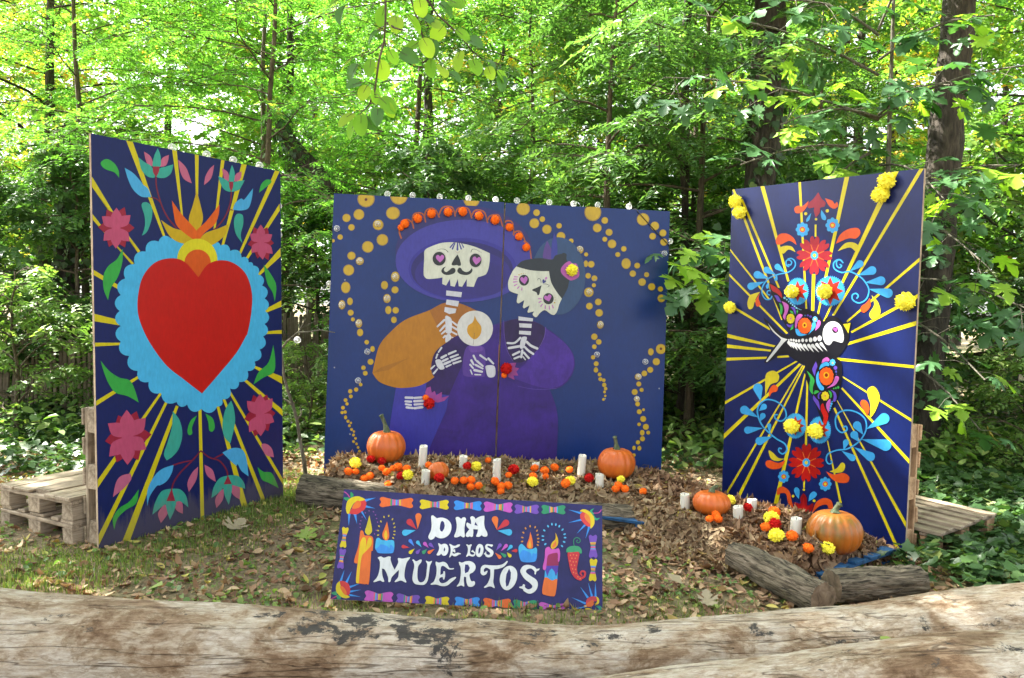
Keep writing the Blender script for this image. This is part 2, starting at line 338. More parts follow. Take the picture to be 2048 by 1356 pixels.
# ------------------------------------------------------------------ leaf blades in bulk (numpy)
TM = {}
def _tm(name, uv, faces, fold, curl):
    TM[name] = (np.array(uv, float), np.array(faces), np.array(fold, float), np.array(curl, float))
_tm('kite', [(0, 0), (.42, .5), (1, 0), (.42, -.5)], [(0, 1, 2), (0, 2, 3)], [0, 1, 0, 1], [0, .2, 1, .2])
_tm('oval', [(0, 0), (.28, .44), (.68, .40), (1, 0), (.68, -.40), (.28, -.44), (.45, 0)], [(6, 0, 1), (6, 1, 2), (6, 2, 3), (6, 3, 4), (6, 4, 5), (6, 5, 0)], [0, .9, .8, 0, .8, .9, 0], [0, .08, .46, 1, .46, .08, .2])
_u = [0, .22, .5, .78, 1.0]; _w = [.03, .36, .48, .33, .02]
_uv = [(u, w * s) for u, w in zip(_u, _w) for s in (-1, 0, 1)]
_fc = []
for i in range(4):
    for j in range(2):
        a = i * 3 + j; _fc += [(a, a + 1, a + 4), (a, a + 4, a + 3)]
_tm('dead', _uv, _fc, [abs(v) * 2 for u, v in _uv], [(u - .4) ** 2 * 2.2 for u, v in _uv])
_mo = [(0, 0), (-.08, .14), (.06, .24), (-.04, .42), (.10, .40), (.13, .53), (.25, .27), (.36, .40), (.36, .56), (.48, .50), (.63, .60), (.58, .42), (.46, .18), (.62, .18), (.68, .31), (.78, .21), (.85, .23), (1.0, 0)]
_mp = _mo + [(u, -v) for u, v in _mo[-2:0:-1]]
_mp = [(u, v * 1.0) for u, v in _mp] + [(.34, 0)]
_nm = len(_mp) - 1
_tm('maple', _mp, [(_nm, i, (i + 1) % _nm) for i in range(_nm)], [abs(v) * 1.2 for u, v in _mp], [(u - .34) ** 2 * 1.8 + abs(v) ** 2 for u, v in _mp])
_ov = [(0, 0)] + [(.5 - .5 * math.cos(math.pi * k / 8), .5 * math.sin(math.pi * k / 8) ** .85 * (1.08 - .2 * k / 8)) for k in range(1, 8)] + [(1.04, 0)]
_ov = _ov + [(u, -v) for u, v in _ov[-2:0:-1]] + [(.5, 0)]
_no = len(_ov) - 1
_tm('ovate', _ov, [(_no, i, (i + 1) % _no) for i in range(_no)], [abs(v) * 2 for u, v in _ov], [(u - .35) ** 2 * 1.6 for u, v in _ov])
_iv = [(0, 0), (-.08, .22), (.12, .46), (.35, .34), (.52, .42), (.66, .2), (1, 0), (.66, -.2), (.52, -.42), (.35, -.34), (.12, -.46), (-.08, -.22), (.3, 0)]
_tm('ivy', _iv, [(12, i, (i + 1) % 12) for i in range(12)], [abs(v) for u, v in _iv], [(u - .3) ** 2 * 1.5 for u, v in _iv])
def unit(a): return a / (np.linalg.norm(a, axis=-1, keepdims=True) + 1e-9)
def blades(P, D, Nn, L, W, fold, curl, tm, rnd):
    uv, fc, af, ac = TM[tm]
    D = unit(D); S = unit(np.cross(Nn, D)); Nn = np.cross(D, S)
    n, k = len(P), len(uv)
    L = np.broadcast_to(np.asarray(L, float), n); W = np.broadcast_to(np.asarray(W, float), n)
    fold = np.broadcast_to(np.asarray(fold, float), n); curl = np.broadcast_to(np.asarray(curl, float), n)
    V = (P[:, None] + D[:, None] * (uv[None, :, 0] * L[:, None])[..., None] + S[:, None] * (uv[None, :, 1] * W[:, None])[..., None]
         + Nn[:, None] * ((fold[:, None] * af * W[:, None] * .5 + curl[:, None] * ac * L[:, None]))[..., None])
    F = fc[None] + (np.arange(n) * k)[:, None, None]
    return V.reshape(-1, 3), F.reshape(-1, fc.shape[1]), np.repeat(rnd, k)
def join_blades(parts):
    V, F, r, b = [], [], [], 0
    for v, f, q in parts:
        V.append(v); F.append(f + b); r.append(q); b += len(v)
    return np.concatenate(V), np.concatenate(F), np.concatenate(r)
# ================================================================== SETTING: ground
rs = np.random.RandomState(11); rr = random.Random(5)
def _vn(x, y, s, seed):                         # cheap smooth value noise
    x = np.asarray(x, float) * s + seed * 17.3; y = np.asarray(y, float) * s - seed * 9.1
    xi, yi = np.floor(x), np.floor(y); fx, fy = x - xi, y - yi
    h = lambda a, b: np.modf(np.abs(np.sin(a * 127.1 + b * 311.7 + seed) * 43758.5453))[0]
    fx = fx * fx * (3 - 2 * fx); fy = fy * fy * (3 - 2 * fy)
    return (h(xi, yi) * (1 - fx) + h(xi + 1, yi) * fx) * (1 - fy) + (h(xi, yi + 1) * (1 - fx) + h(xi + 1, yi + 1) * fx) * fy
# panels' poses (measured from the photograph): bottom centre, yaw, lean, in-plane turn, width, height
class Pose: pass
def pose(x, y, z, yaw, lean, inp, W, H):
    p = Pose(); a = Vector((math.cos(yaw), math.sin(yaw), 0)); nrm = Vector((math.sin(yaw), -math.cos(yaw), 0))
    v = Vector((0, 0, 1)) * math.cos(lean) - nrm * math.sin(lean)
    p.a = a * math.cos(inp) + v * math.sin(inp); p.v = -a * math.sin(inp) + v * math.cos(inp)
    p.n = p.a.cross(p.v); p.o = Vector((x, y, z)); p.W, p.H = W, H
    p.M = Matrix((p.a, -p.n, p.v)).transposed().to_4x4(); p.M.translation = p.o
    return p
PL = pose(-1.9826, 5.034, .0124, 1.0531, .0236, .0139, 1.411, 2.36)
PC = pose(-.1029, 6.4667, -.0241, .0921, .0449, -.0091, 2.822, 2.36)
PR = pose(2.0477, 5.3302, .0123, -.9471, -.0295, -.014, 1.411, 2.36)
PS = pose(-.17, 3.715, .012, .1135, .4327, -.0609, 1.3167, .5244)
def hit(p, px, py):                             # pixel of the photograph to panel coordinates (across, up)
    d = ray(px, py); t = (p.o - CO).dot(p.n) / d.dot(p.n); q = CO + d * t - p.o
    return q.dot(p.a), q.dot(p.v)
def smooth(t): t = np.clip(t, 0, 1); return t * t * (3 - 2 * t)
def base_h(x, y):
    h = .035 * (_vn(x, y, .6, 1) - .5) + .02 * (_vn(x, y, 2.1, 2) - .5)
    far = smooth((np.asarray(y) - 9) / 14) * .5
    return h + far
def pile_h(x, y):
    x = np.asarray(x, float); y = np.asarray(y, float)
    def loc(p):
        dx, dy = x - p.o.x, y - p.o.y
        s = dx * p.a.x + dy * p.a.y; nn = Vector((p.n.x, p.n.y, 0)).normalized(); d = dx * nn.x + dy * nn.y
        return s, d
    s, d = loc(PC)
    wob = (_vn(x, y, 2.3, 5) - .5) * .22
    e = smooth((s + 1.40 + wob * .5) / .2) * smooth((1.62 - s + wob) / .4) * smooth((.93 + .45 * smooth((s + 1.0) / .45) - .10 * s * (s > 0) + .18 * smooth((s - .45) / .5) + wob * .4 - d) / .22)
    h1 = (.165 - .02 * s + .06 * smooth(d / .4)) * e * smooth((d + .4) / .3)
    s, d = loc(PR)
    e = smooth((s + 1.02 + wob) / .22) * smooth((.735 - s + wob * .1) / .08) * smooth((1.24 + wob * .5 - d) / .2)
    h2 = (.045 + .14 * smooth(d / .45)) * e * smooth((d + .3) / .25)
    lump = .05 * (_vn(x, y, 3.1, 3) - .5) + .03 * (_vn(x, y, 7, 4) - .5)
    h = np.maximum(h1, h2)
    # leaves spilt between and in front of the two heaps
    sp = .06 * np.exp(-(((x - 1.2) / .38) ** 2 + ((y - 4.9) / .55) ** 2))
    h = np.maximum(h, sp)
    return h + lump * np.clip(h / .15, 0, 1)
def surf_h(x, y): return base_h(x, y) + pile_h(x, y)
def drop_on(px, py, dz=0.0):                    # where a pixel's ray meets the ground or the leaf heap
    d = ray(px, py); lo, t = 2.0, None
    for i in range(1400):
        t = 2.0 + i * .006; p = CO + d * t
        if p.z - dz <= float(surf_h(p.x, p.y)): return p
    return p
def add_ground():
    xs = np.concatenate([np.linspace(-160, -9, 22)[:-1], np.arange(-9, 9.01, .12), np.linspace(9, 160, 22)[1:]])
    ys = np.concatenate([np.linspace(-60, 1.5, 12)[:-1], np.arange(1.5, 16, .12), np.linspace(16, 220, 30)[1:]])
    X, Y = np.meshgrid(xs, ys); Z = base_h(X, Y)
    nx, ny = len(xs), len(ys); idx = np.arange(nx * ny).reshape(ny, nx)
    F = np.stack([idx[:-1, :-1], idx[:-1, 1:], idx[1:, 1:], idx[1:, :-1]], -1).reshape(-1, 4)
    o = obj('ground', np_mesh('ground', np.stack([X, Y, Z], -1).reshape(-1, 3), F, MAT['soil'], smooth=True)); tag(o, kind='structure')
add_ground()
# ================================================================== PAINTED PANELS
ZT = {'PX': (0, 0, 1), 'LA': (150, 250, 3.01333), 'LB': (150, 650, 2.9483), 'CA': (640, 370, 3.76667), 'CB': (980, 370, 3.66486), 'CC': (640, 640, 4.2389),
      'CD': (980, 640, 4.23784), 'RA': (1430, 330, 3.15349), 'RB': (1430, 700, 3.15349), 'SA': (650, 970, 3.53103), 'SK': (780, 470, 8.47273),
      'SL': (1000, 480, 7.53333), 'HA': (840, 610, 6.16364), 'BI': (1510, 550, 6.45714), 'BW': (1580, 700, 7.53077), 'LE': (735, 1040, 5.61096),
      'SB': (650, 975, 5.5375), 'SC': (1020, 1000, 5.65), 'DI': (840, 1015, 12.8)}
PK = 0.70                                        # paint is a little darker than its lit look
class Painter:
    """collects flat painted shapes on one panel; coordinates are read off enlargements of the photograph"""
    def __init__(s, p, root, mat):
        s.p, s.root, s.mat, s.seq, s.cur, s.z, s.gap = p, root, mat, 0, None, 'PX', None
    def use(s, z): s.z = z; return s
    def px(s, x, y):
        ox, oy, k = ZT[s.z]; return ox + x / k, oy + y / k
    def loc(s, x, y): return hit(s.p, *s.px(x, y))
    def begin(s, name, mat=None): s.flush(); s.cur = (name, [], [], [], mat or s.mat, [])
    def flush(s):
        """one object per connected patch of a motif, so that every painted piece is a part of its own"""
        if s.cur and s.cur[1]:
            name, V, F, Cc, mt, marks = s.cur
            n = len(marks); box = []
            for a, b in marks:
                q = V[a:b]; box.append((min(v.x for v in q), max(v.x for v in q), min(v.z for v in q), max(v.z for v in q)))
            par = list(range(n))
            def find(i):
                while par[i] != i: i = par[i]
                return i
            for i in range(n):
                for j in range(i):
                    p, q = box[i], box[j]
                    if p[0] <= q[1] and q[0] <= p[1] and p[2] <= q[3] and q[2] <= p[3]: par[find(i)] = find(j)
            fm = {}
            for f, c in zip(F, Cc): fm.setdefault(f[0], []).append((f, c))
            own = {}
            for i, (a, b) in enumerate(marks): own.setdefault(find(i), []).append((a, b))
            owner = np.zeros(len(V), int)
            for i, (a, b) in enumerate(marks): owner[a:b] = find(i)
            for r, spans in own.items():
                idx = [k for a, b in spans for k in range(a, b)]; mp = {k: i for i, k in enumerate(idx)}
                FF = [(f, c) for f, c in zip(F, Cc) if owner[f[0]] == r]
                me = bpy.data.meshes.new(name); me.from_pydata([V[k] for k in idx], [], [tuple(mp[k] for k in f) for f, c in FF]); me.update()
                at = me.attributes.new('paint', 'FLOAT_COLOR', 'FACE')
                at.data.foreach_set('color', np.array([c for f, c in FF], np.float32).ravel())
                if s.gap is not None:
                    bm = bmesh.new(); bm.from_mesh(me)
                    x0, x1 = s.gap
                    for xx in (x0, x1):
                        bmesh.ops.bisect_plane(bm, geom=list(bm.verts) + list(bm.edges) + list(bm.faces), plane_co=(xx, 0, 0), plane_no=(1, 0, 0), dist=1e-6)
                    kill = [f for f in bm.faces if x0 < f.calc_center_median().x < x1]
                    bmesh.ops.delete(bm, geom=kill, context='FACES'); bm.to_mesh(me); bm.free()
                if not me.polygons: continue
                me.materials.append(mt)
                link(bpy.data.objects.new(name, me), s.root)
        s.cur = None
    def poly2(s, pts, col, mat=None):
        """pts in panel coordinates"""
        if len(pts) < 3: return
        W2, H = s.p.W / 2 - .001, s.p.H - .001
        pts = [(min(max(u, -W2), W2), min(max(v, .001), H)) for u, v in pts]
        out = []
        for q in pts:
            if not out or abs(q[0] - out[-1][0]) + abs(q[1] - out[-1][1]) > 1e-5: out.append(q)
        if len(out) > 1 and abs(out[0][0] - out[-1][0]) + abs(out[0][1] - out[-1][1]) < 1e-5: out.pop()
        if len(out) < 3: return
        s.seq += 1; y = -(.0006 + s.seq * 1.6e-5)
        V = [Vector((u, y, v)) for u, v in out]
        tris = tessellate_polygon([[Vector((u, v, 0)) for u, v in out]])
        b = len(s.cur[1]); s.cur[1].extend(V); s.cur[5].append((b, b + len(V)))
        c = srgb(col, PK) if isinstance(col, str) else col
        for t in tris:
            s.cur[2].append(tuple(b + i for i in t)); s.cur[3].append(c)
    def poly(s, pts, col): s.poly2([s.loc(*q[:2]) for q in pts], col)
    @staticmethod
    def curve(pts, closed=True, sub=5):
        n = len(pts); out = []
        for i in range(n if closed else n - 1):
            p1, p2 = pts[i], pts[(i + 1) % n]
            p0 = pts[i - 1] if (closed or i > 0) else p1
            p3 = pts[(i + 2) % n] if (closed or i + 2 < n) else p2
            if len(p1) > 2: p0 = p1
            if len(p2) > 2: p3 = p2
            for k in range(sub):
                t = k / sub
                out.append(tuple(.5 * ((2 * p1[j]) + (p2[j] - p0[j]) * t + (2 * p0[j] - 5 * p1[j] + 4 * p2[j] - p3[j]) * t * t + (3 * p1[j] - p0[j] - 3 * p2[j] + p3[j]) * t ** 3) for j in (0, 1)))
        if not closed: out.append(tuple(pts[-1][:2]))
        return out
    def spl(s, pts, col, sub=5): s.poly(s.curve(pts, True, sub), col)
    def ell(s, x, y, rx, ry, col, rot=0, n=22):
        c, q = math.cos(rot), math.sin(rot)
        s.poly([(x + rx * math.cos(a) * c - ry * math.sin(a) * q, y + rx * math.cos(a) * q + ry * math.sin(a) * c) for a in [2 * math.pi * i / n for i in range(n)]], col)
    def star(s, x, y, rx, ry, n, ratio, col, ph=0):
        s.poly([(x + (rx if i % 2 == 0 else rx * ratio) * math.sin(math.pi * i / n + ph), y - (ry if i % 2 == 0 else ry * ratio) * math.cos(math.pi * i / n + ph)) for i in range(2 * n)], col)
    def scallop(s, x, y, rx, ry, n, amp, col, ph=0):
        s.poly([(x + rx * (1 - amp + amp * abs(math.cos(n * a / 2))) * math.sin(a + ph), y - ry * (1 - amp + amp * abs(math.cos(n * a / 2))) * math.cos(a + ph)) for a in [2 * math.pi * i / (n * 8) for i in range(n * 8)]], col)
    def stroke(s, pts, w0, w1, col, smoothed=True, cap=True):
        """line of width w0 -> w1 (enlargement pixels)"""
        c = s.curve(pts, False, 5) if smoothed and len(pts) > 2 else [tuple(q[:2]) for q in pts]
        n = len(c); L, Rr = [], []
        for i in range(n):
            x0, y0 = c[max(i - 1, 0)]; x1, y1 = c[min(i + 1, n - 1)]
            dx, dy = x1 - x0, y1 - y0; l = math.hypot(dx, dy) + 1e-9; w = (w0 + (w1 - w0) * i / (n - 1)) / 2
            L.append((c[i][0] - dy / l * w, c[i][1] + dx / l * w)); Rr.append((c[i][0] + dy / l * w, c[i][1] - dx / l * w))
        for i in range(n - 1):                   # strips, so that spirals do not break
            s.poly([L[i], L[i + 1], Rr[i + 1], Rr[i]], col); s.seq -= 1
        s.seq += 1
        if cap:
            for (x, y), w in ((c[0], w0), (c[-1], w1)):
                if w > 3: s.ell(x, y, w / 2, w / 2, col, n=12)
    def drop(s, bx, by, tx, ty, r, col):
        dx, dy = tx - bx, ty - by; l = math.hypot(dx, dy) + 1e-9; ux, uy = dx / l, dy / l
        pts = []
        a0 = math.atan2(uy, ux)
        for i in range(13):
            a = a0 + math.pi * (.42 + 1.16 * i / 12); pts.append((bx + r * math.cos(a), by + r * math.sin(a)))
        s.poly(pts + [(tx, ty)], col)
    def petal(s, cx, cy_, tx, ty, w, col):
        dx, dy = tx - cx, ty - cy_; l = math.hypot(dx, dy); nx, ny = -dy / l * w / 2, dx / l * w / 2
        s.spl([(cx, cy_, 1), (cx + dx * .3 + nx * .75, cy_ + dy * .3 + ny * .75), (cx + dx * .62 + nx, cy_ + dy * .62 + ny), (tx, ty, 1), (cx + dx * .62 - nx, cy_ + dy * .62 - ny), (cx + dx * .3 - nx * .75, cy_ + dy * .3 - ny * .75)], col, 3)
    def heart(s, x, y, w, h, col, rot=0):
        P = [(0, -.28, 1), (.25, -.5), (.5, -.3), (.42, .05), (0, .5, 1), (-.42, .05), (-.5, -.3), (-.25, -.5)]
        c, q = math.cos(rot), math.sin(rot)
        s.spl([(x + (a[0] * w) * c - (a[1] * h) * q, y + (a[0] * w) * q + (a[1] * h) * c) + ((1,) if len(a) > 2 else ()) for a in P], col, 4)

def board(name, root, x0, x1, H, th, col, mat):
    """plywood board, painted front, raw edges"""
    bm = bmesh.new(); bmesh.ops.create_cube(bm, size=1)
    for v in bm.verts: v.co = Vector(((x0 + x1) / 2 + v.co.x * (x1 - x0), th / 2 + v.co.y * th, H / 2 + v.co.z * H))
    me = bpy.data.meshes.new(name); bm.to_mesh(me); bm.free()
    me.materials.append(MAT['edge']); me.materials.append(mat)
    at = me.attributes.new('paint', 'FLOAT_COLOR', 'FACE'); c = srgb(col, PK)
    for f in me.polygons:
        at.data[f.index].color = c
        if f.normal.y < -.5: f.material_index = 1
    return obj(name, me, root)

NAVY_L, NAVY_R, BLUE_C, INK = '#0c1e60', '#0d1f5c', '#0b3276', '#2a2a68'
YEL, HALO, RED = '#dccb16', '#4cbcf4', '#c9140a'
# ------------------------------------------------------------------ left: flaming heart
rootL = empty('heart_panel', mat=PL.M); tag(rootL, 'tall navy painted panel with a red heart and pink flowers on the left', 'painted panel')
board('board', rootL, -PL.W / 2, PL.W / 2, PL.H, .018, NAVY_L, MAT['paint_dirt'])
P = Painter(PL, rootL, MAT['paint_dirt'])
def rays(P, lst, z, col=YEL):
    P.use(z)
    for q in lst: P.begin('painted_ray'); P.poly(q, col)
rays(P, [[(308, 92), (348, 97), (545, 672), (530, 672)], [(585, 148), (613, 152), (652, 560), (641, 560)], [(722, 172), (745, 175), (742, 420), (727, 420)],
         [(880, 205), (901, 209), (845, 640), (833, 640)], [(1003, 230), (1035, 237), (896, 730), (881, 728)], [(1205, 272), (1233, 278), (1001, 775), (986, 772)],
         [(1232, 474), (1234, 515), (1045, 805), (1029, 800)], [(1238, 740), (1239, 792), (1112, 908), (1096, 903)], [(1243, 1058), (1243, 1095), (1150, 1132), (1142, 1112)],
         [(1246, 1235), (1246, 1258), (1140, 1260), (1140, 1245)], [(94, 308), (94, 372), (393, 760), (378, 770)], [(96, 535), (96, 570), (355, 834), (342, 842)],
         [(100, 872), (100, 903), (267, 995), (270, 970)], [(105, 1138), (108, 1183), (285, 1210), (285, 1180)], [(112, 1312), (112, 1335), (280, 1326), (280, 1312)]], 'LA')
rays(P, [[(118, 448), (118, 477), (380, 312), (372, 298)], [(126, 915), (126, 962), (512, 405), (500, 398)], [(134, 1238), (138, 1300), (547, 455), (532, 450)],
         [(276, 1294), (325, 1284), (610, 480), (594, 474)], [(740, 1168), (762, 1160), (745, 485), (727, 485)], [(985, 1096), (1019, 1088), (850, 480), (834, 480)],
         [(1105, 1062), (1128, 1056), (884, 435), (870, 440)], [(1230, 908), (1232, 942), (907, 400), (916, 388)], [(1228, 498), (1228, 537), (990, 325), (1004, 316)],
         [(1226, 304), (1226, 347), (1052, 252), (1060, 240)]], 'LB')
P.begin('painted_halo'); P.use('PX')
val = [(362, 482), (342, 477), (317, 483), (291, 503), (269, 528), (250, 557), (241, 590), (239, 622), (241, 652), (241, 683), (258, 712), (275, 742), (297, 764), (322, 786), (353, 804), (374, 809), (403, 818), (434, 813), (444, 799), (460, 777), (478, 764), (495, 742), (509, 723), (519, 699), (526, 673), (529, 648), (530, 622), (529, 597), (524, 571), (516, 549), (506, 531), (497, 525), (483, 515), (460, 502), (441, 491), (427, 487), (395, 500)]
cx0, cy0 = 386, 640; pts = []
for i in range(len(val) - 1):
    (x0, y0), (x1, y1) = val[i], val[i + 1]; dx, dy = x1 - x0, y1 - y0; l = math.hypot(dx, dy)
    nx, ny = dy / l, -dx / l
    if nx * ((x0 + x1) / 2 - cx0) + ny * ((y0 + y1) / 2 - cy0) < 0: nx, ny = -nx, -ny
    for k in range(7):
        t = k / 7; a = math.sin(math.pi * t) ** .75 * l * .33; pts.append((x0 + dx * t + nx * a, y0 + dy * t + ny * a))
P.poly(pts, HALO)
P.begin('painted_stem'); P.use('LA'); MR = '#7d2038'
P.stroke([(487, 312), (492, 380), (520, 480), (560, 560), (615, 625)], 8, 9, MR); P.stroke([(455, 435), (490, 445), (518, 470)], 6, 8, MR)
P.stroke([(942, 398), (935, 470), (905, 550), (860, 610), (825, 640)], 8, 9, MR); P.stroke([(950, 513), (930, 512), (913, 532)], 6, 8, MR)
P.begin('painted_flame'); GO, OR = '#d3b012', '#ea6412'
P.spl([(518, 573, 1), (590, 620), (660, 640), (720, 680), (740, 720), (640, 712), (570, 670)], GO); P.spl([(925, 597, 1), (905, 660), (850, 710), (800, 730), (740, 720), (780, 655), (860, 625)], GO)
P.spl([(733, 395, 1), (755, 480), (770, 570), (733, 660, 1), (685, 580), (710, 480)], GO)
P.spl([(583, 455, 1), (640, 535), (700, 600), (735, 645), (738, 700), (670, 660), (612, 605), (595, 540)], OR); P.spl([(870, 478, 1), (865, 540), (840, 600), (780, 650), (738, 700), (728, 642), (790, 580)], OR)
P.begin('painted_sun'); P.ell(736, 812, 122, 127, '#e6da22', n=30); P.ell(738, 832, 80, 82, '#dd5a12', n=26); P.poly([(664, 830), (812, 830), (743, 930)], '#dd5a12')
P.begin('painted_heart')
ht = [(743, 918), (800, 840), (880, 815), (960, 835), (1030, 900), (1065, 1010), (1062, 1130), (1040, 1250)]
ht = [P.px(*q) for q in ht]; P.use('LB'); ht += [P.px(*q) for q in [(1005, 70), (950, 165), (860, 275), (748, 404), (640, 320), (540, 240), (450, 120), (398, 20)]]
P.use('LA'); ht += [P.px(*q) for q in [(378, 1130), (380, 1020), (410, 910), (480, 830), (575, 803), (660, 825)]]; P.use('PX')
ht = [q + ((1,) if i in (0, 11) else ()) for i, q in enumerate(ht)]; P.spl(ht, RED, 6)
TE, PK1, CRM, GRN, BLU = '#3bab9c', '#c9688c', '#9e1c3a', '#38ac48', '#4cb0ea'
def lotus(P, z, shapes):
    P.use(z); P.begin('painted_lotus')
    for col, pts in shapes: P.spl(pts, col)
lotus(P, 'LA', [(PK1, [(415, 160, 1), (455, 190), (470, 245), (440, 240), (425, 210)]), (PK1, [(565, 180, 1), (525, 200), (510, 248), (545, 245), (560, 215)]),
    (TE, [(382, 195, 1), (420, 225), (460, 250), (482, 312), (440, 312), (400, 270)]), (TE, [(592, 237, 1), (550, 250), (505, 265), (490, 312), (540, 318), (578, 290)]), (TE, [(498, 140, 1), (515, 190), (512, 252), (468, 252), (475, 190)]), ('#9e2440', [(468, 250, 1), (508, 250, 1), (505, 280), (488, 314, 1), (470, 285)])])
lotus(P, 'LA', [(PK1, [(885, 260, 1), (920, 285), (930, 335), (900, 330)]), (PK1, [(1003, 280, 1), (970, 295), (953, 338), (985, 335), (1000, 315)]), (TE, [(862, 308, 1), (900, 325), (930, 350), (940, 400), (900, 390), (875, 350)]),
    (TE, [(1022, 332, 1), (985, 338), (952, 350), (940, 400), (985, 392), (1005, 365)]), (TE, [(945, 240, 1), (962, 290), (955, 345), (928, 345), (930, 290)]), ('#9e2440', [(928, 342, 1), (952, 342, 1), (952, 370), (940, 402, 1), (930, 375)])])
def leafs(P, z, lst, name='painted_leaf'):
    P.use(z)
    for col, pts in lst: P.begin(name); P.spl(pts, col)
leafs(P, 'LA', [(BLU, [(298, 258, 1), (350, 290), (395, 340), (410, 360), (440, 385), (458, 434, 1), (400, 432), (350, 390), (320, 330)]), (BLU, [(1072, 382, 1), (1065, 440), (1045, 500), (1000, 515), (950, 510, 1), (965, 470), (1000, 443), (1018, 450), (1050, 410)]),
    (PK1, [(620, 208, 1), (670, 260), (703, 352, 1), (655, 325), (630, 270)]), (PK1, [(838, 240, 1), (820, 320), (777, 362, 1), (785, 310), (810, 265)]), (GRN, [(155, 225), (190, 205), (235, 230), (262, 275), (265, 318, 1), (235, 285), (190, 270), (162, 250)]),
    (GRN, [(1108, 408, 1), (1120, 360), (1150, 330), (1180, 333), (1180, 350), (1150, 375)]), (TE, [(400, 480), (430, 465), (462, 495), (462, 560), (435, 640), (402, 667, 1), (420, 610), (418, 550)]), (TE, [(980, 535), (1010, 545), (1012, 600), (998, 660), (1008, 712, 1), (970, 660), (957, 600), (962, 555)]),
    (GRN, [(287, 745, 1), (285, 820), (260, 910), (215, 985), (198, 1055, 1), (172, 990), (170, 910), (200, 850), (250, 810)]), (GRN, [(1137, 842, 1), (1180, 900), (1212, 970), (1203, 1065, 1), (1190, 1010), (1160, 960), (1145, 900)])])
leafs(P, 'LB', [(GRN, [(150, 210, 1), (200, 270), (260, 310), (330, 335), (375, 457, 1), (310, 420), (240, 400), (200, 350), (170, 280)]), (GRN, [(1168, 118, 1), (1180, 210), (1170, 280), (1110, 310), (1052, 350, 1), (1080, 280), (1140, 220)]),
    (TE, [(575, 508, 1), (615, 560), (632, 640), (615, 720), (580, 770), (540, 798, 1), (523, 760), (545, 690), (570, 600)]), (TE, [(920, 445, 1), (937, 500), (942, 580), (915, 697, 1), (880, 660), (868, 590), (885, 500)]),
    (GRN, [(718, 533, 1), (690, 600), (690, 640), (670, 648), (662, 620), (680, 565)]), (GRN, [(768, 522, 1), (810, 550), (823, 600), (810, 628), (790, 620), (785, 575)])])
P.begin('painted_stem')
for st in [[(740, 742), (690, 800), (620, 870), (580, 930), (570, 970)], [(685, 800), (630, 810), (578, 826)], [(742, 742), (790, 780), (850, 800), (890, 850), (900, 892)], [(825, 783), (872, 760)]]: P.stroke(st, 8, 9, MR)
leafs(P, 'LB', [(BLU, [(580, 825, 1), (570, 870), (540, 920), (500, 945), (480, 950), (440, 1010), (425, 1068, 1), (425, 980), (460, 900), (510, 850)]), (BLU, [(868, 752, 1), (930, 725), (985, 735), (1010, 790), (1022, 892, 1), (980, 860), (958, 820), (950, 830), (915, 800)]),
    (PK1, [(725, 835, 1), (715, 910), (670, 985, 1), (662, 930), (690, 870)]), (PK1, [(762, 823, 1), (810, 855), (830, 925, 1), (790, 900), (770, 870)]), (PK1, [(325, 875, 1), (330, 910), (290, 960), (222, 1015, 1), (240, 930), (270, 890)]), (PK1, [(1098, 705), (1130, 702), (1160, 730), (1172, 780, 1), (1130, 770), (1110, 745)]),
    (GRN, [(375, 968, 1), (360, 1050), (300, 1090), (250, 1140), (230, 1208, 1), (222, 1140), (260, 1080), (320, 1040)]), (GRN, [(1075, 838, 1), (1110, 865), (1160, 875), (1200, 962, 1), (1140, 930), (1100, 910)])])
lotus(P, 'LB', [(PK1, [(535, 1060), (545, 1110), (505, 1168, 1), (488, 1115), (510, 1075)]), (PK1, [(590, 1035), (630, 1045), (635, 1113, 1), (600, 1095), (585, 1065)]), (TE, [(566, 965, 1), (510, 980), (470, 1050), (455, 1118, 1), (500, 1080), (545, 1040)]), (TE, [(572, 965, 1), (620, 970), (655, 1010), (667, 1075, 1), (620, 1040), (585, 1038)]),
    (TE, [(535, 1035), (593, 1035), (585, 1090), (558, 1150, 1), (540, 1090)]), ('#9e2440', [(568, 963, 1), (590, 1038, 1), (538, 1038, 1)])])
lotus(P, 'LB', [(PK1, [(875, 970), (870, 1030), (833, 1080, 1), (825, 1030), (850, 985)]), (PK1, [(920, 945), (968, 955), (970, 1028, 1), (940, 1010), (922, 985)]), (TE, [(897, 888, 1), (850, 905), (815, 960), (803, 1020, 1), (850, 985), (885, 940)]), (TE, [(902, 886, 1), (960, 890), (995, 930), (1002, 965, 1), (950, 950), (915, 935)]),
    (TE, [(875, 938), (922, 936), (920, 1000), (905, 1060, 1), (880, 1000)]), ('#9e2440', [(900, 886, 1), (923, 937, 1), (876, 940, 1)])])
for z, c, pk, cr, w in [('LA', (247, 620), [(248, 498), (333, 543), (327, 702), (245, 745), (170, 698), (160, 550)], [(190, 508), (297, 495), (357, 620), (300, 738), (203, 735), (137, 615)], 62),
                        ('LA', (1118, 705), [(1118, 600), (1187, 660), (1190, 777), (1130, 812), (1062, 770), (1053, 655)], [(1075, 615), (1158, 615), (1197, 712), (1165, 815), (1098, 805), (1040, 720)], 50),
                        ('LB', (308, 660), [(303, 500), (415, 548), (418, 733), (308, 825), (200, 775), (192, 580)], [(253, 532), (362, 508), (450, 645), (372, 797), (243, 810), (175, 685)], 82),
                        ('LB', (1090, 530), [(1090, 405), (1163, 432), (1173, 572), (1093, 655), (1025, 632), (1012, 447)], [(1050, 412), (1130, 410), (1180, 518), (1138, 625), (1058, 658), (997, 555)], 62)]:
    P.use(z); P.begin('painted_flower')
    for q in cr: P.petal(c[0], c[1], q[0], q[1], w, CRM)
    for q in pk: P.petal(c[0], c[1], q[0], q[1], w, '#c44f76')
    P.ell(c[0], c[1], w * .42, w * .42, '#c44f76', n=14)
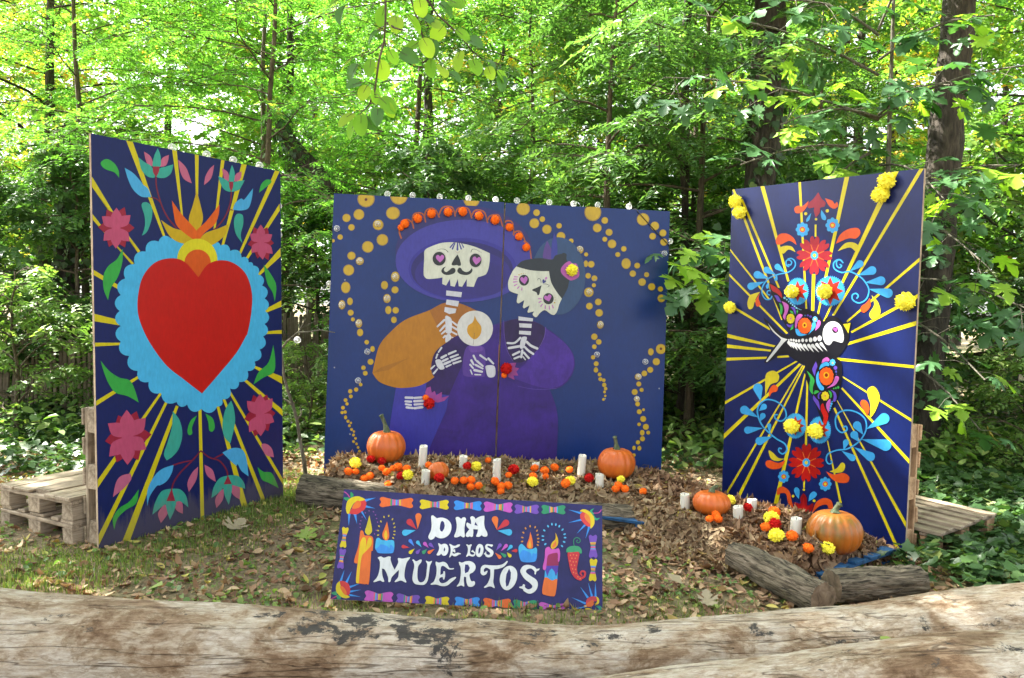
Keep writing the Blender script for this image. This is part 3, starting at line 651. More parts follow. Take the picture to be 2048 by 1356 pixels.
P.flush()

# ------------------------------------------------------------------ centre: the skeleton couple on two boards
rootC = empty('couple_panel', mat=PC.M); tag(rootC, 'wide blue painted panel of a skeleton couple behind the leaf heap', 'painted panel')
GX = (hit(PC, 1008, 405)[0] + hit(PC, 994, 900)[0]) / 2; GAP = (GX - .0055, GX + .0055)
board('board', rootC, -PC.W / 2, GAP[0], PC.H, .018, BLUE_C, MAT['paint']); board('board', rootC, GAP[1], PC.W / 2, PC.H - .004, .018, BLUE_C, MAT['paint'])
bt = box_mesh('batten', .09, .03, PC.H - .1, MAT['edge']); obj('batten', bt, rootC, (GX, .034, PC.H / 2))
P = Painter(PC, rootC, MAT['paint']); P.gap = GAP
def dots(z, lst, col='#cdaa2c'):
    P.use(z)
    for q in lst:
        rx = q[2]; ry = q[3] if len(q) > 3 else q[2]
        P.ell(q[0], q[1], rx * 1.06, ry * 1.06, '#a98a3c', n=16); P.ell(q[0] + rr.uniform(-1, 1), q[1] + rr.uniform(-1, 1), rx * .92, ry * .92, col, rr.uniform(0, 3) if rx == ry else 0, n=16)
P.begin('painted_light')
dots('CA', [(347, 105, 62, 60), (595, 82, 63), (1142, 110, 58), (293, 222, 39), (200, 248, 30), (237, 319, 24), (152, 392, 20), (98, 420, 13), (550, 212, 50, 46), (438, 300, 39), (470, 413, 42), (360, 466, 42), (237, 533, 30), (300, 573, 29), (216, 641, 40), (194, 772, 34, 42), (567, 691, 31, 38), (486, 755, 26, 31), (565, 790, 26), (505, 855, 28, 33), (515, 942, 23, 30), (570, 944, 24), (557, 1016, 21, 24), (226, 877, 21, 28), (165, 902, 25, 34), (231, 962, 22), (248, 1012, 15), (293, 1042, 25, 32), (302, 1111, 23, 28), (352, 1184, 17), (396, 1235, 17, 22), (381, 1332, 22)])
dots('CC', [(368, 405, 19), (384, 451, 20), (345, 547, 15), (307, 590, 18), (257, 604, 18), (262, 648, 16), (217, 679, 16), (229, 710, 14), (195, 744, 16), (188, 784, 14), (214, 780, 14), (217, 825, 13, 17), (238, 858, 13), (262, 872, 10), (250, 896, 12), (268, 928, 12), (288, 945, 10), (285, 975, 12), (301, 1003, 11), (285, 1030, 12), (310, 1050, 11), (323, 1080, 11), (335, 1112, 12)])
dots('CB', [(243, 175, 48, 46), (341, 203, 24), (325, 281, 35), (383, 251, 20), (417, 325, 33), (506, 299, 20), (520, 376, 31), (594, 411, 18), (657, 475, 28), (704, 509, 15), (702, 577, 16, 24), (741, 581, 24), (719, 665, 20), (765, 684, 21), (761, 735, 15), (724, 786, 34), (793, 857, 24), (728, 888, 24), (800, 937, 27), (808, 1024, 24, 28), (764, 1112, 23), (797, 1150, 20), (764, 1185, 17), (755, 1263, 16), (778, 1310, 18), (776, 1350, 14),
    (753, 200, 59, 62), (841, 260, 24), (785, 315, 31), (872, 347, 25), (841, 398, 18), (893, 432, 31), (980, 468, 20), (936, 510, 18), (997, 576, 33, 38), (1078, 591, 21), (1046, 650, 23), (1147, 657, 18), (1114, 712, 27), (1184, 746, 26), (1248, 763, 19), (1255, 831, 28), (1121, 252, 44), (1207, 301, 31), (1267, 352, 25), (1191, 376, 24), (1273, 419, 26), (1252, 1202, 36), (1178, 1223, 20, 26), (1218, 1295, 26)])
dots('CD', [(897, 426, 19), (928, 462, 16), (935, 501, 17), (964, 510, 15), (967, 550, 18), (979, 581, 15), (970, 609, 12), (976, 643, 10), (961, 673, 12), (1357, 422, 25), (1307, 453, 24), (1253, 481, 27), (1260, 542, 21), (1284, 592, 17), (1225, 610, 25), (1241, 670, 21), (1250, 711, 20), (1264, 777, 21), (1300, 760, 12), (1297, 838, 25), (1262, 884, 15), (1320, 905, 25), (1289, 955, 19, 24), (1340, 954, 16), (1291, 1006, 21), (1253, 1036, 18), (1219, 1084, 15, 19), (1264, 1086, 17, 20), (1219, 1144, 15), (1177, 1155, 15)])
P.use('CA'); P.ell(347, 110, 11, 11, '#6e3a28', n=10); P.use('CB'); P.ell(1252, 1200, 10, 10, '#6e3a28', n=10)
P.use('PX')
for x, y in [(669, 735), (690, 560), (1190, 560), (1318, 777), (1210, 797), (1000, 856), (1014, 760), (855, 852), (700, 868)]: P.begin('screw'); P.ell(x, y, 1.6, 1.6, '#9aa0ac', n=8)
MOT = MAT['paint_mottled']
P.begin('painted_sombrero'); P.use('PX')
P.ell(928, 505, 137, 94, '#2c2c72', n=48); P.ell(928, 522, 137, 82.5, '#413fa4', n=48)
P.ell(925, 538, 108, 62, '#34309a', n=40); P.ell(924, 540, 102, 57, '#282370', n=40); P.ell(926, 548, 96, 50, '#312a86', n=40); P.ell(960, 556, 55, 36, '#2f2880', .1, 30)
P.begin('painted_trim'); AR = '#b25a28'; P.use('CA')
for a in [[(612, 400), (598, 340), (640, 262), (690, 280), (705, 325)], [(697, 275), (705, 225), (740, 210), (780, 225), (795, 278)], [(785, 245), (800, 195), (835, 177), (870, 190), (898, 242)], [(898, 222), (920, 175), (960, 162), (1000, 175), (1018, 234)], [(1018, 215), (1040, 178), (1080, 170), (1120, 185), (1142, 248)], [(1142, 230), (1165, 195), (1200, 190), (1240, 210), (1262, 282)], [(1262, 265), (1280, 235), (1320, 225), (1350, 235), (1375, 310)]]: P.stroke(a, 12, 11, AR)
P.use('CB')
for a in [[(105, 275), (130, 262), (165, 280), (175, 370)], [(170, 360), (195, 340), (230, 350), (262, 425)], [(250, 415), (285, 440), (302, 540)]]: P.stroke(a, 12, 9, AR)
# man: poncho, trousers, bones, skull
P.begin('painted_suit'); P.use('PX'); P.poly([(793, 770), (853, 764), (876, 766), (898, 790), (892, 822), (876, 857), (859, 897), (853, 962), (772, 962), (777, 869), (784, 822)], '#3b3aa6')
P.begin('painted_poncho')
P.spl([(745, 746, 1), (749, 726), (759, 691), (778, 667), (810, 640), (860, 620), (888, 606), (920, 607), (953, 621, 1), (950, 650, 1), (916, 673, 1), (890, 687), (876, 701), (864, 722), (863, 744), (870, 755, 1), (840, 771), (805, 776), (781, 772.5), (758, 763)], '#bd7c16')
P.spl([(859, 621, 1), (888, 606), (920, 607), (953, 621, 1), (950, 650, 1), (916, 673, 1), (893, 687, 1), (876, 655)], '#a9691f')
P.use('CC'); P.poly([(445, 450), (520, 400), (760, 320), (700, 350), (580, 425)], '#a86e1c')
BW_, BN = '#dde1d0', '#d9dbe4'
P.begin('painted_bone'); P.use('HA')
P.spl([(312, 140), (350, 140), (390, 185), (385, 340), (320, 340), (314, 240)], BN); P.spl([(330, 365), (360, 356), (382, 380), (378, 422), (318, 462), (314, 400)], BN)
for x0, y0, x1, y1, w in [(215, 265, 300, 185, 27), (248, 318, 308, 252, 27), (268, 355, 308, 322, 25), (288, 402, 310, 380, 24), (397, 205, 455, 250, 24), (392, 265, 455, 302, 26), (390, 330, 450, 362, 23), (390, 395, 415, 407, 14)]: P.stroke([(x0, y0), (x1, y1)], w * .8, w, BN)
P.use('SK')
for q in [[(955, 940), (1220, 970), (1205, 1055), (950, 1025)], [(960, 1092), (1170, 1122), (1150, 1215), (945, 1175)], [(930, 1220), (1125, 1250), (1108, 1322), (1010, 1340), (918, 1300)]]: P.poly(q, BN)
P.use('CC')
for x0, y0, x1, y1, w in [(727, 657, 785, 659, 20), (725, 689, 773, 692, 18), (727, 713, 772, 720, 16), (735, 740, 785, 746, 19), (802, 660, 860, 656, 18), (800, 688, 870, 684, 20), (802, 716, 870, 711, 18), (802, 747, 868, 738, 20)]: P.stroke([(x0, y0), (x1, y1)], w, w, BN)
P.begin('painted_skull'); P.use('SK'); DK = '#262c30'
P.spl([(590, 262), (700, 195), (880, 135), (1060, 125), (1220, 145), (1450, 205), (1690, 310, 1), (1690, 420), (1670, 560), (1630, 660), (1560, 695), (1490, 715, 1), (1460, 770), (1420, 880, 1), (1300, 870, 1), (1302, 745, 1), (1222, 878, 1), (1165, 868, 1), (1150, 745, 1), (1095, 878, 1), (1025, 862, 1), (1015, 745, 1), (950, 858, 1), (885, 830, 1), (890, 720, 1), (800, 735), (640, 745), (585, 705), (570, 640), (580, 400)], BW_)
for x0, y0, x1, y1, w in [(1085, 132, 1022, 212, 26), (1102, 136, 1058, 236, 28), (1143, 135, 1143, 250, 34), (1172, 134, 1206, 236, 26), (1212, 142, 1245, 208, 22)]: P.stroke([(x0, y0), (x1, y1)], w * .6, w, '#4a499c')
for x, y, rx, ry in ((833, 403, 112, 118), (1448, 432, 103, 117)):
    P.ell(x, y, rx * 1.14, ry * 1.12, '#c9b2c0', n=26); P.ell(x, y, rx * 1.10, ry * 1.08, BW_, n=26); P.ell(x, y, rx, ry, DK, n=26)
P.heart(847, 402, 136, 130, '#c36fc4'); P.heart(1466, 438, 140, 140, '#c36fc4', .12)
P.spl([(1143, 330, 1), (1185, 420), (1202, 510), (1160, 522), (1130, 510), (1085, 518), (1043, 500), (1085, 410)], DK)
P.spl([(950, 535, 1), (895, 560), (870, 620), (920, 670), (1000, 678), (1085, 650), (1112, 600), (1085, 560), (1040, 565), (1000, 600), (955, 628), (920, 610), (918, 575)], DK); P.spl([(1140, 605), (1165, 560), (1200, 560), (1235, 605), (1290, 628), (1345, 610), (1385, 560, 1), (1398, 600), (1370, 650), (1300, 680), (1210, 670), (1160, 645)], DK)
P.stroke([(800, 255), (870, 238), (940, 250), (985, 292)], 4, 12, '#555d5c'); P.stroke([(1372, 292), (1390, 248), (1450, 245), (1550, 300)], 12, 4, '#555d5c'); P.stroke([(1110, 275), (1145, 310), (1180, 280)], 6, 6, '#c08a94', False)
# woman: dress, halo, head
P.begin('painted_halo'); P.use('CB'); P.ell(500, 667, 198, 284, '#30507c', n=40)
P.begin('painted_dress', MOT); P.use('PX')
P.spl([(870, 753, 1), (863, 738), (866, 714), (876, 698), (893, 685), (916, 671), (950, 655), (986, 650), (1008, 643), (1040, 637), (1070, 643), (1088, 654), (1107, 666), (1131, 687), (1146, 708), (1149, 732), (1140, 756), (1121, 774), (1098, 778, 1), (1105, 793), (1113, 819), (1115.7, 852), (1112, 925), (1110, 962, 1), (851, 962, 1), (859, 897, 1), (876, 857), (892, 822), (898, 790, 1), (851, 785, 1), (853, 766, 1)], '#3a1f80')
P.spl([(870, 753, 1), (863, 738), (866, 714), (876, 698), (893, 685), (916, 671), (932, 680), (938, 700), (920, 740), (898, 790, 1), (851, 785, 1), (853, 766, 1)], '#301c60')
P.spl([(1072, 646, 1), (1107, 668), (1131, 688), (1145, 709), (1147, 732), (1138, 754), (1119, 772), (1090, 776), (1050, 765), (1020, 750), (1048, 730), (1066, 700)], '#4b2c98')
P.spl([(1008, 644, 1), (1040, 637), (1070, 644, 1), (1089, 655), (1087, 680), (1072, 704), (1050, 722), (1028, 724), (1016, 705), (1010, 680)], '#2e1b56')
P.begin('painted_piping'); P.use('HA'); P.stroke([(1030, 190), (1040, 380), (1075, 560), (1145, 690)], 5, 5, '#6a4fae'); P.use('CB'); P.stroke([(408, 1042), (395, 1120), (350, 1205), (300, 1255)], 4, 3, '#6a4fae'); P.use('CD'); P.stroke([(235, 560), (330, 580), (430, 588), (560, 580)], 3, 5, '#5a44a6')
P.begin('painted_candle'); P.use('HA'); P.spl([(590, 505), (760, 505), (805, 600), (800, 860), (770, 885), (570, 880), (525, 820), (535, 640)], '#573799')
P.spl([(610, 505), (745, 505), (770, 560), (700, 580), (620, 575)], '#6a45a6')
P.ell(677, 288, 221, 218, '#dededa', n=40); P.spl([(675, 130, 1), (700, 190), (755, 270), (745, 360), (690, 420), (640, 410), (585, 340), (590, 260), (650, 210)], '#d39a22'); P.stroke([(672, 345), (655, 490)], 4, 4, '#5d5348')
P.begin('painted_hand_bone')
for x0, y0, x1, y1, w in [(265, 527, 228, 582, 22), (215, 608, 198, 655, 22), (355, 603, 440, 567, 28), (378, 645, 468, 612, 26), (395, 683, 493, 647, 28), (412, 720, 503, 690, 26), (266, 650, 322, 620, 32), (282, 690, 342, 662, 30), (303, 725, 372, 696, 33), (325, 760, 382, 735, 24), (137, 785, 180, 747, 22), (168, 843, 214, 790, 24),
                          (660, 625, 688, 682, 25), (632, 682, 660, 732, 28), (618, 735, 654, 778, 24), (622, 802, 642, 852, 16), (704, 692, 773, 752, 28), (685, 738, 772, 783, 26), (672, 802, 763, 822, 32), (678, 857, 748, 860, 18), (742, 620, 820, 675, 26), (843, 660, 903, 722, 28)]: P.stroke([(x0, y0), (x1, y1)], w, w * .8, BN)
P.spl([(190, 690), (215, 670), (258, 680), (300, 765), (292, 790), (250, 795), (212, 760)], BN); P.spl([(815, 747), (912, 750), (930, 830), (910, 885), (840, 885), (812, 800)], BN)
P.begin('painted_cuff'); P.poly([(85, 1020), (130, 1005), (145, 1080), (182, 1058), (200, 1112), (270, 1070), (268, 1142), (358, 1118), (300, 1180), (220, 1202), (150, 1190), (62, 1085)], '#a1459a'); P.poly([(1110, 715), (1185, 712), (1168, 768), (1222, 780), (1185, 822), (1212, 868), (1150, 868), (1165, 922), (1085, 885), (1080, 790)], '#a03f92')
P.begin('painted_bone'); P.use('CB')
for q in [[(208, 963), (315, 978), (312, 1000), (208, 992)], [(212, 1013), (305, 1018), (303, 1048), (215, 1043)], [(213, 1068), (300, 1072), (298, 1100), (212, 1093)]]: P.poly(q, BN)
P.spl([(235, 1115), (268, 1115), (262, 1150), (245, 1195), (220, 1195), (222, 1150)], BN)
for pts, w in [([(128, 1158), (180, 1157), (222, 1120)], 15), ([(138, 1195), (215, 1182)], 18), ([(168, 1245), (215, 1222)], 16), ([(178, 1272), (215, 1257)], 14), ([(268, 1150), (300, 1178), (345, 1198)], 18), ([(255, 1188), (282, 1215), (316, 1238)], 16), ([(247, 1228), (283, 1268)], 15), ([(242, 1258), (258, 1280)], 9), ([(236, 1212), (228, 1262)], 16)]: P.stroke(pts, w, w, BN)
P.begin('painted_feather'); P.spl([(418, 408, 1), (450, 480), (455, 545), (390, 540), (395, 470)], '#5e4292'); P.begin('painted_feather'); P.spl([(468, 345, 1), (490, 420), (490, 520), (450, 545), (450, 450)], '#3a3f9e')
P.begin('painted_hair'); P.use('SL'); P.spl([(245, 400, 1), (330, 320), (480, 285), (620, 275), (780, 295), (830, 235), (920, 210), (960, 195), (1000, 220), (1000, 290), (1035, 400), (1045, 560), (1035, 640), (1010, 740), (930, 890, 1), (850, 800), (770, 650), (735, 475, 1), (600, 478), (420, 458)], '#27313a')
P.begin('painted_flower'); P.spl([(1040, 320), (1090, 355), (1150, 360), (1190, 470), (1180, 560), (1080, 610), (1020, 590), (930, 510), (915, 440), (960, 370)], '#bb5bb4')
P.begin('painted_skull')
P.spl([(245, 400, 1), (420, 450), (600, 470), (735, 470, 1), (770, 640), (850, 780), (930, 885, 1), (890, 970), (860, 1070), (820, 1125), (770, 1120), (700, 1070), (660, 1058), (600, 1100), (550, 1160), (510, 1150), (490, 1115), (515, 1075, 1), (420, 1097, 1), (412, 1080, 1), (445, 985, 1), (360, 1032, 1), (340, 1012, 1), (365, 905, 1), (280, 957, 1), (250, 930), (270, 815, 1), (150, 770), (120, 690), (130, 600), (190, 470)], BW_)
for x, y, rx, ry in ((360, 607, 76, 83), (727, 885, 80, 85)): P.ell(x, y, rx, ry, DK, n=24)
P.heart(362, 610, 108, 112, '#c36fc4', -.15); P.heart(722, 878, 112, 100, '#c36fc4', -.3)
P.spl([(625, 682, 1), (605, 760), (590, 820), (565, 832), (545, 790), (490, 765), (490, 745), (560, 715)], DK)
for x0, y0, x1, y1 in [(217, 555, 268, 558), (207, 590, 256, 590), (202, 635, 258, 628), (217, 688, 256, 666), (263, 728, 288, 702), (325, 752, 329, 718), (583, 885, 622, 885), (588, 940, 620, 922), (613, 998, 638, 967), (679, 1032, 681, 988), (744, 1042, 738, 992), (799, 1022, 783, 982)]: P.stroke([(x0, y0), (x1, y1)], 22, 14, '#cb86c8')
for x, y, r in [(285, 525, 10), (318, 512, 9), (350, 505, 7), (380, 508, 5), (820, 945, 12), (828, 905, 8), (825, 865, 6), (812, 832, 4)]: P.ell(x, y, r, r, '#c9a438', n=8)
P.heart(658, 628, 56, 62, '#3c3f8a', .5); P.stroke([(565, 605), (575, 582), (605, 592), (617, 645)], 7, 7, '#4d5060'); P.stroke([(650, 663), (700, 666), (740, 690), (715, 710)], 7, 7, '#4d5060'); P.ell(692, 578, 17, 24, '#cb86c8', .5, 10)
P.gap = None; P.begin('seam_edge'); u0, v0 = hit(PC, 1001, 690); u1, v1 = hit(PC, 995, 890)
P.poly2([(GAP[0] - .004, v1), (GAP[0], v1), (GAP[0], v0 - .22), (GAP[0] - .004, v0 - .22)], '#4a2324'); P.poly2([(GAP[0] - .004, v0 - .22), (GAP[0], v0 - .22), (GAP[0], v0), (GAP[0] - .004, v0)], '#b06a55'); P.flush()

# ------------------------------------------------------------------ right: swallow and folk flowers
rootR = empty('bird_panel', mat=PR.M); tag(rootR, 'tall navy painted panel with a black swallow and blue scrolls on the right', 'painted panel')
board('board', rootR, -PR.W / 2, PR.W / 2, PR.H, .018, NAVY_R, MAT['paint'])
P = Painter(PR, rootR, MAT['paint'])
rays(P, [[(105, 148), (124, 146), (432, 973), (418, 978)], [(160, 215), (176, 215), (410, 775), (396, 772)], [(287, 124), (312, 122), (470, 732), (457, 736)], [(527, 96), (543, 95), (582, 907), (571, 907)],
         [(629, 376), (641, 376), (640, 452), (629, 452)], [(612, 688), (633, 688), (626, 920), (607, 920)], [(818, 62), (848, 58), (656, 940), (644, 940)], [(1116, 34), (1160, 24), (692, 987), (680, 990)],
         [(1290, 20), (1318, 8), (755, 948), (739, 948)], [(1300, 583), (1300, 608), (836, 993), (828, 985)], [(1288, 813), (1288, 840), (864, 1060), (856, 1050)], [(1284, 983), (1284, 1012), (836, 1137), (850, 1115)], [(1268, 1265), (1268, 1284), (772, 1232), (768, 1215)],
         [(96, 528), (96, 542), (340, 853), (350, 848)], [(90, 685), (90, 700), (450, 1066), (462, 1060)], [(110, 885), (110, 902), (345, 1042), (352, 1030)], [(74, 1064), (74, 1088), (376, 1150), (381, 1138)], [(70, 1130), (70, 1153), (350, 1176), (354, 1165)], [(68, 1215), (68, 1234), (328, 1222), (328, 1209)], [(388, 1205), (396, 1217), (470, 1212), (462, 1200)]], 'RA')
rays(P, [[(55, 322), (54, 341), (522, 73), (513, 67)], [(48, 527), (46, 560), (546, 91), (531, 85)], [(50, 930), (66, 930), (558, 98), (551, 95)], [(130, 940), (152, 940), (569, 101), (561, 98)], [(358, 1020), (386, 1024), (573, 151), (564, 148)], [(577, 183), (589, 183), (581, 600), (567, 600)], [(558, 815), (569, 815), (567, 870), (557, 870)], [(785, 962), (801, 966), (713, 570), (707, 574)],
         [(747, 368), (758, 362), (1180, 1306), (1155, 1300)], [(796, 244), (804, 236), (1234, 690), (1231, 718)], [(805, 165), (809, 176), (1246, 453), (1246, 435)], [(768, 318), (772, 316), (1210, 1085), (1205, 1122)]], 'RB')
P.use('RA'); OR2, CR2, SKY_, YE2 = '#e4571e', '#a9202c', '#3ca4e4', '#d6c428'
P.begin('painted_bud'); P.spl([(652, 172, 1), (672, 212), (697, 235), (690, 262), (665, 270), (660, 302), (636, 332, 1), (624, 290), (625, 268), (593, 272), (583, 247), (620, 215)], '#9c2038')
leafs(P, 'RA', [(OR2, [(592, 225, 1), (575, 270), (545, 300), (510, 302), (502, 272), (525, 257), (552, 260)]), (OR2, [(695, 210, 1), (740, 225), (755, 245), (770, 233), (776, 260), (750, 276), (718, 255)]), (SKY_, [(607, 303, 1), (596, 345), (578, 358), (579, 338)]), (SKY_, [(672, 284, 1), (700, 325), (697, 347), (675, 340), (668, 310)]),
    (OR2, [(385, 470), (410, 435), (460, 435), (500, 465), (515, 504, 1), (470, 478), (420, 500), (390, 500)]), (OR2, [(762, 497, 1), (790, 440), (840, 405), (900, 398), (918, 430), (890, 463), (840, 463)]), (YE2, [(410, 525), (440, 510), (485, 515), (508, 549, 1), (465, 533), (430, 560)]), (YE2, [(775, 543, 1), (820, 495), (870, 488), (905, 510), (890, 545), (850, 520)])], 'painted_petal')
P.begin('painted_dot'); [P.ell(x, y, r, r, YE2, n=12) for x, y, r in [(573, 307, 10), (709, 289, 11), (638, 342, 8)]]
def daisy(x, y, r): P.begin('painted_daisy'); P.scallop(x, y, r, r * 1.1, 8, .2, SKY_); P.ell(x, y, r * .42, r * .42, '#d8602a', n=12); P.ell(x, y, r * .22, r * .22, YE2, n=10)
daisy(552, 407, 43); daisy(742, 380, 45)
def folk_flower(x, y, rx, ry, col):
    P.begin('painted_flower')
    for k in range(8):
        a = k * math.pi / 4 + .02
        tx, ty, w = x + rx * .62 * math.sin(a), y - ry * .62 * math.cos(a), rx * .72
        P.heart(x + rx * .60 * math.sin(a), y - ry * .60 * math.cos(a), rx * .56, ry * .84, col, a)
    P.ell(x, y, rx * .56, ry * .56, col)
    for k in range(8):
        a = (k + .5) * math.pi / 4 + .02; P.stroke([(x, y), (x + rx * .62 * math.sin(a), y - ry * .62 * math.cos(a))], 9, 3, '#e2702a', False, False)
    P.ell(x, y, rx * .23, ry * .23, SKY_, n=14); P.ell(x, y, rx * .1, ry * .1, YE2, n=10)
folk_flower(628, 570, 105, 120, '#a4202e')
def scroll(strokes, drops):
    P.begin('painted_scroll')
    for pts, w0, w1 in strokes: P.stroke(pts, w0, w1, SKY_)
    for bx, by, tx, ty, r in drops: P.drop(bx, by, tx, ty, r, SKY_)
scroll([([(462, 628), (478, 630), (484, 612), (468, 598), (450, 606), (452, 632), (466, 640)], 8, 9), ([(462, 592), (485, 590), (506, 610), (503, 645), (465, 675), (400, 690), (340, 715), (302, 765), (298, 810), (320, 845), (348, 846), (360, 828)], 8, 8), ([(350, 792), (333, 795), (330, 812), (345, 820)], 7, 7)],
       [(395, 642, 445, 680, 19), (327, 662, 385, 692, 21), (268, 692, 345, 716, 24), (228, 765, 315, 735, 23), (385, 720, 392, 690, 11), (330, 765, 338, 740, 9)])
scroll([([(790, 628), (800, 636), (786, 648), (770, 636), (768, 608), (788, 597), (808, 616)], 8, 9), ([(800, 603), (775, 598), (750, 618), (755, 655), (800, 678), (850, 672), (910, 700), (950, 740), (972, 790), (955, 845), (910, 870), (870, 850), (868, 820), (890, 810), (905, 825), (896, 840)], 9, 9)],
       [(915, 623, 850, 672, 23), (992, 665, 900, 697, 27), (1048, 730, 945, 742, 28), (1092, 808, 970, 782, 30)])
leafs(P, 'RA', [(YE2, [(285, 800, 1), (255, 850), (240, 900), (215, 908), (205, 870), (220, 825), (250, 810)]), (OR2, [(287, 805, 1), (276, 840), (288, 880), (265, 892), (257, 855)]), (OR2, [(978, 838, 1), (982, 890), (945, 930), (920, 917), (925, 890), (955, 870)]), (YE2, [(988, 820, 1), (1030, 865), (1045, 930), (1015, 972), (983, 965), (975, 935), (1005, 880)])], 'painted_petal')
def fringed(x, y, rx, ry, sr):
    P.begin('painted_rosette'); P.star(x, y, rx, ry, 44, .9, SKY_); P.star(x, y, sr, sr * 1.05, 8, .55, '#b32c20')
fringed(522, 797, 72, 89, 64); fringed(728, 795, 97, 98, 86)
P.use('RB'); fringed(508, 478, 71, 83, 60); fringed(662, 505, 73, 89, 60)
folk_flower(577, 710, 105, 118, '#ad1410')
leafs(P, 'RB', [(YE2, [(318, 288, 1), (318, 210), (325, 150), (370, 130), (405, 160), (395, 200), (350, 220)]), (OR2, [(345, 298, 1), (342, 255), (370, 220), (398, 235), (390, 260), (360, 270)]), (YE2, [(978, 432, 1), (980, 340), (965, 290), (965, 245), (1000, 228), (1030, 260), (1040, 310), (1010, 390)]), (OR2, [(962, 418, 1), (940, 380), (918, 340), (930, 315), (960, 325), (975, 370)]),
    (YE2, [(342, 632), (370, 650), (400, 680), (438, 686, 1), (400, 700), (360, 690), (342, 655)]), (OR2, [(320, 708), (345, 695), (400, 712), (447, 693, 1), (420, 740), (370, 752), (330, 738)]), (YE2, [(725, 765, 1), (770, 745), (800, 710), (822, 725), (810, 765), (765, 775)]), (OR2, [(702, 765, 1), (750, 785), (810, 775), (848, 800), (835, 835), (780, 835), (735, 810)]),
    (SKY_, [(500, 880), (515, 865), (535, 885), (530, 940, 1), (508, 910)]), (SKY_, [(590, 955, 1), (600, 910), (625, 892), (645, 910), (625, 935)]), (OR2, [(395, 915), (395, 875), (430, 862), (470, 890), (485, 950), (500, 1005, 1), (465, 970), (450, 910), (420, 902)]), (OR2, [(612, 1030, 1), (640, 960), (690, 933), (735, 950), (745, 995), (720, 1000), (705, 975), (660, 985)])], 'painted_petal')
scroll([([(293, 332), (330, 312), (390, 325), (440, 370), (450, 420), (420, 448), (385, 435), (378, 410), (395, 408)], 9, 9), ([(293, 332), (273, 360), (270, 400), (290, 460), (330, 510), (390, 560), (440, 590), (455, 630), (430, 655), (405, 640), (405, 620), (420, 622)], 10, 9)],
       [(272, 240, 290, 325, 30), (187, 378, 275, 425, 27), (208, 505, 305, 492, 23), (283, 574, 365, 545, 26), (310, 357, 278, 385, 19), (303, 415, 285, 450, 18), (343, 475, 348, 530, 13)])
scroll([([(733, 698), (738, 710), (720, 718), (703, 695), (715, 655), (770, 632), (830, 625), (880, 600), (925, 560), (955, 500), (950, 440), (910, 400), (850, 380), (790, 390), (762, 430), (768, 490), (800, 520), (833, 505), (830, 482), (812, 485)], 9, 10)],
       [(1068, 432, 955, 500, 34), (1078, 600, 925, 562, 36), (982, 672, 878, 612, 29), (868, 680, 800, 635, 21), (898, 475, 937, 535, 26), (880, 535, 908, 578, 25), (828, 582, 812, 632, 19)])
daisy(435, 798, 37); daisy(697, 845, 41)
P.begin('painted_dot'); [P.ell(x, y, r, r, YE2, n=12) for x, y, r in [(562, 880, 8), (494, 921, 9), (627, 950, 9)]]
P.begin('painted_bud'); P.spl([(560, 902, 1), (580, 930), (585, 980), (620, 965), (618, 1000), (590, 1035), (560, 1060, 1), (525, 1030), (503, 990), (500, 960), (540, 968), (540, 930)], '#8e1018'); P.spl([(560, 925, 1), (572, 985), (600, 985), (565, 1045), (520, 985), (545, 985)], '#a8161a')
# the swallow
P.begin('painted_bird'); P.use('BW'); wing = [P.px(*q) for q in [(770, 170), (790, 300), (780, 470), (755, 590), (720, 730), (650, 860), (600, 960), (550, 1142), (500, 1100), (440, 960), (350, 720), (290, 560), (240, 400), (228, 240)]]
P.use('BI'); top = [P.px(*q) for q in [(115, 545), (190, 612), (280, 690), (370, 762), (452, 775), (400, 660), (350, 560), (310, 450), (270, 360), (210, 230), (185, 95), (260, 130), (350, 220), (370, 268), (430, 330), (520, 400), (620, 428), (740, 460), (830, 510), (868, 575), (895, 600), (930, 545), (1000, 528), (1070, 550), (1120, 600), (1142, 622), (1243, 608), (1245, 650), (1217, 762), (1220, 800), (1190, 900), (1120, 1010), (1060, 1070)]]
bot = [P.px(*q) for q in [(640, 1155), (540, 1112), (460, 1055), (420, 1025), (330, 1030), (280, 1060), (165, 1130), (125, 1130), (140, 1090), (240, 940), (330, 850), (300, 800), (200, 700), (130, 600)]]
P.use('PX'); P.poly(P.curve([q + ((1,) if i in (0, 4, 10, 20, 25, 26, 28) else ()) for i, q in enumerate(top)] + [q + ((1,) if i == 7 else ()) for i, q in enumerate(wing)] + bot, True, 4), '#10111c')
P.begin('painted_bird_bone'); P.use('BI'); SV = '#d0d2d2'
P.spl([(985, 600), (1060, 610), (1120, 670), (1150, 790), (1140, 860), (1110, 872), (1020, 848), (990, 880), (960, 905), (910, 880), (880, 800), (885, 710), (920, 640)], SV); P.spl([(170, 622, 1), (250, 720), (340, 800), (425, 830, 1), (370, 880), (280, 990), (175, 1110), (153, 1105), (240, 980), (330, 855), (328, 815), (230, 725)], SV)
for x, y, r in [(440, 840, 11), (470, 838, 14), (502, 842, 16), (535, 850, 17), (572, 850, 18), (620, 843, 21), (668, 845, 18), (722, 838, 27), (778, 828, 28), (838, 818, 32)]: P.ell(x, y, r * .9, r * 1.15, SV, n=12)
for bx, by, tx, ty in [(441, 872, 475, 938), (472, 882, 508, 952), (504, 888, 556, 976), (546, 898, 606, 986), (588, 904, 656, 988), (642, 908, 702, 986), (698, 910, 766, 1000), (748, 910, 832, 1000), (802, 898, 886, 992), (858, 888, 940, 986)]: P.drop(bx, by, tx, ty, 21, SV)
P.ell(1040, 708, 41, 42, '#1c1426', n=18); P.heart(1046, 706, 56, 62, '#c45cb8', -.2); P.begin('painted_beak'); P.poly([(1143, 635), (1238, 618), (1210, 754)], '#d9c41e')
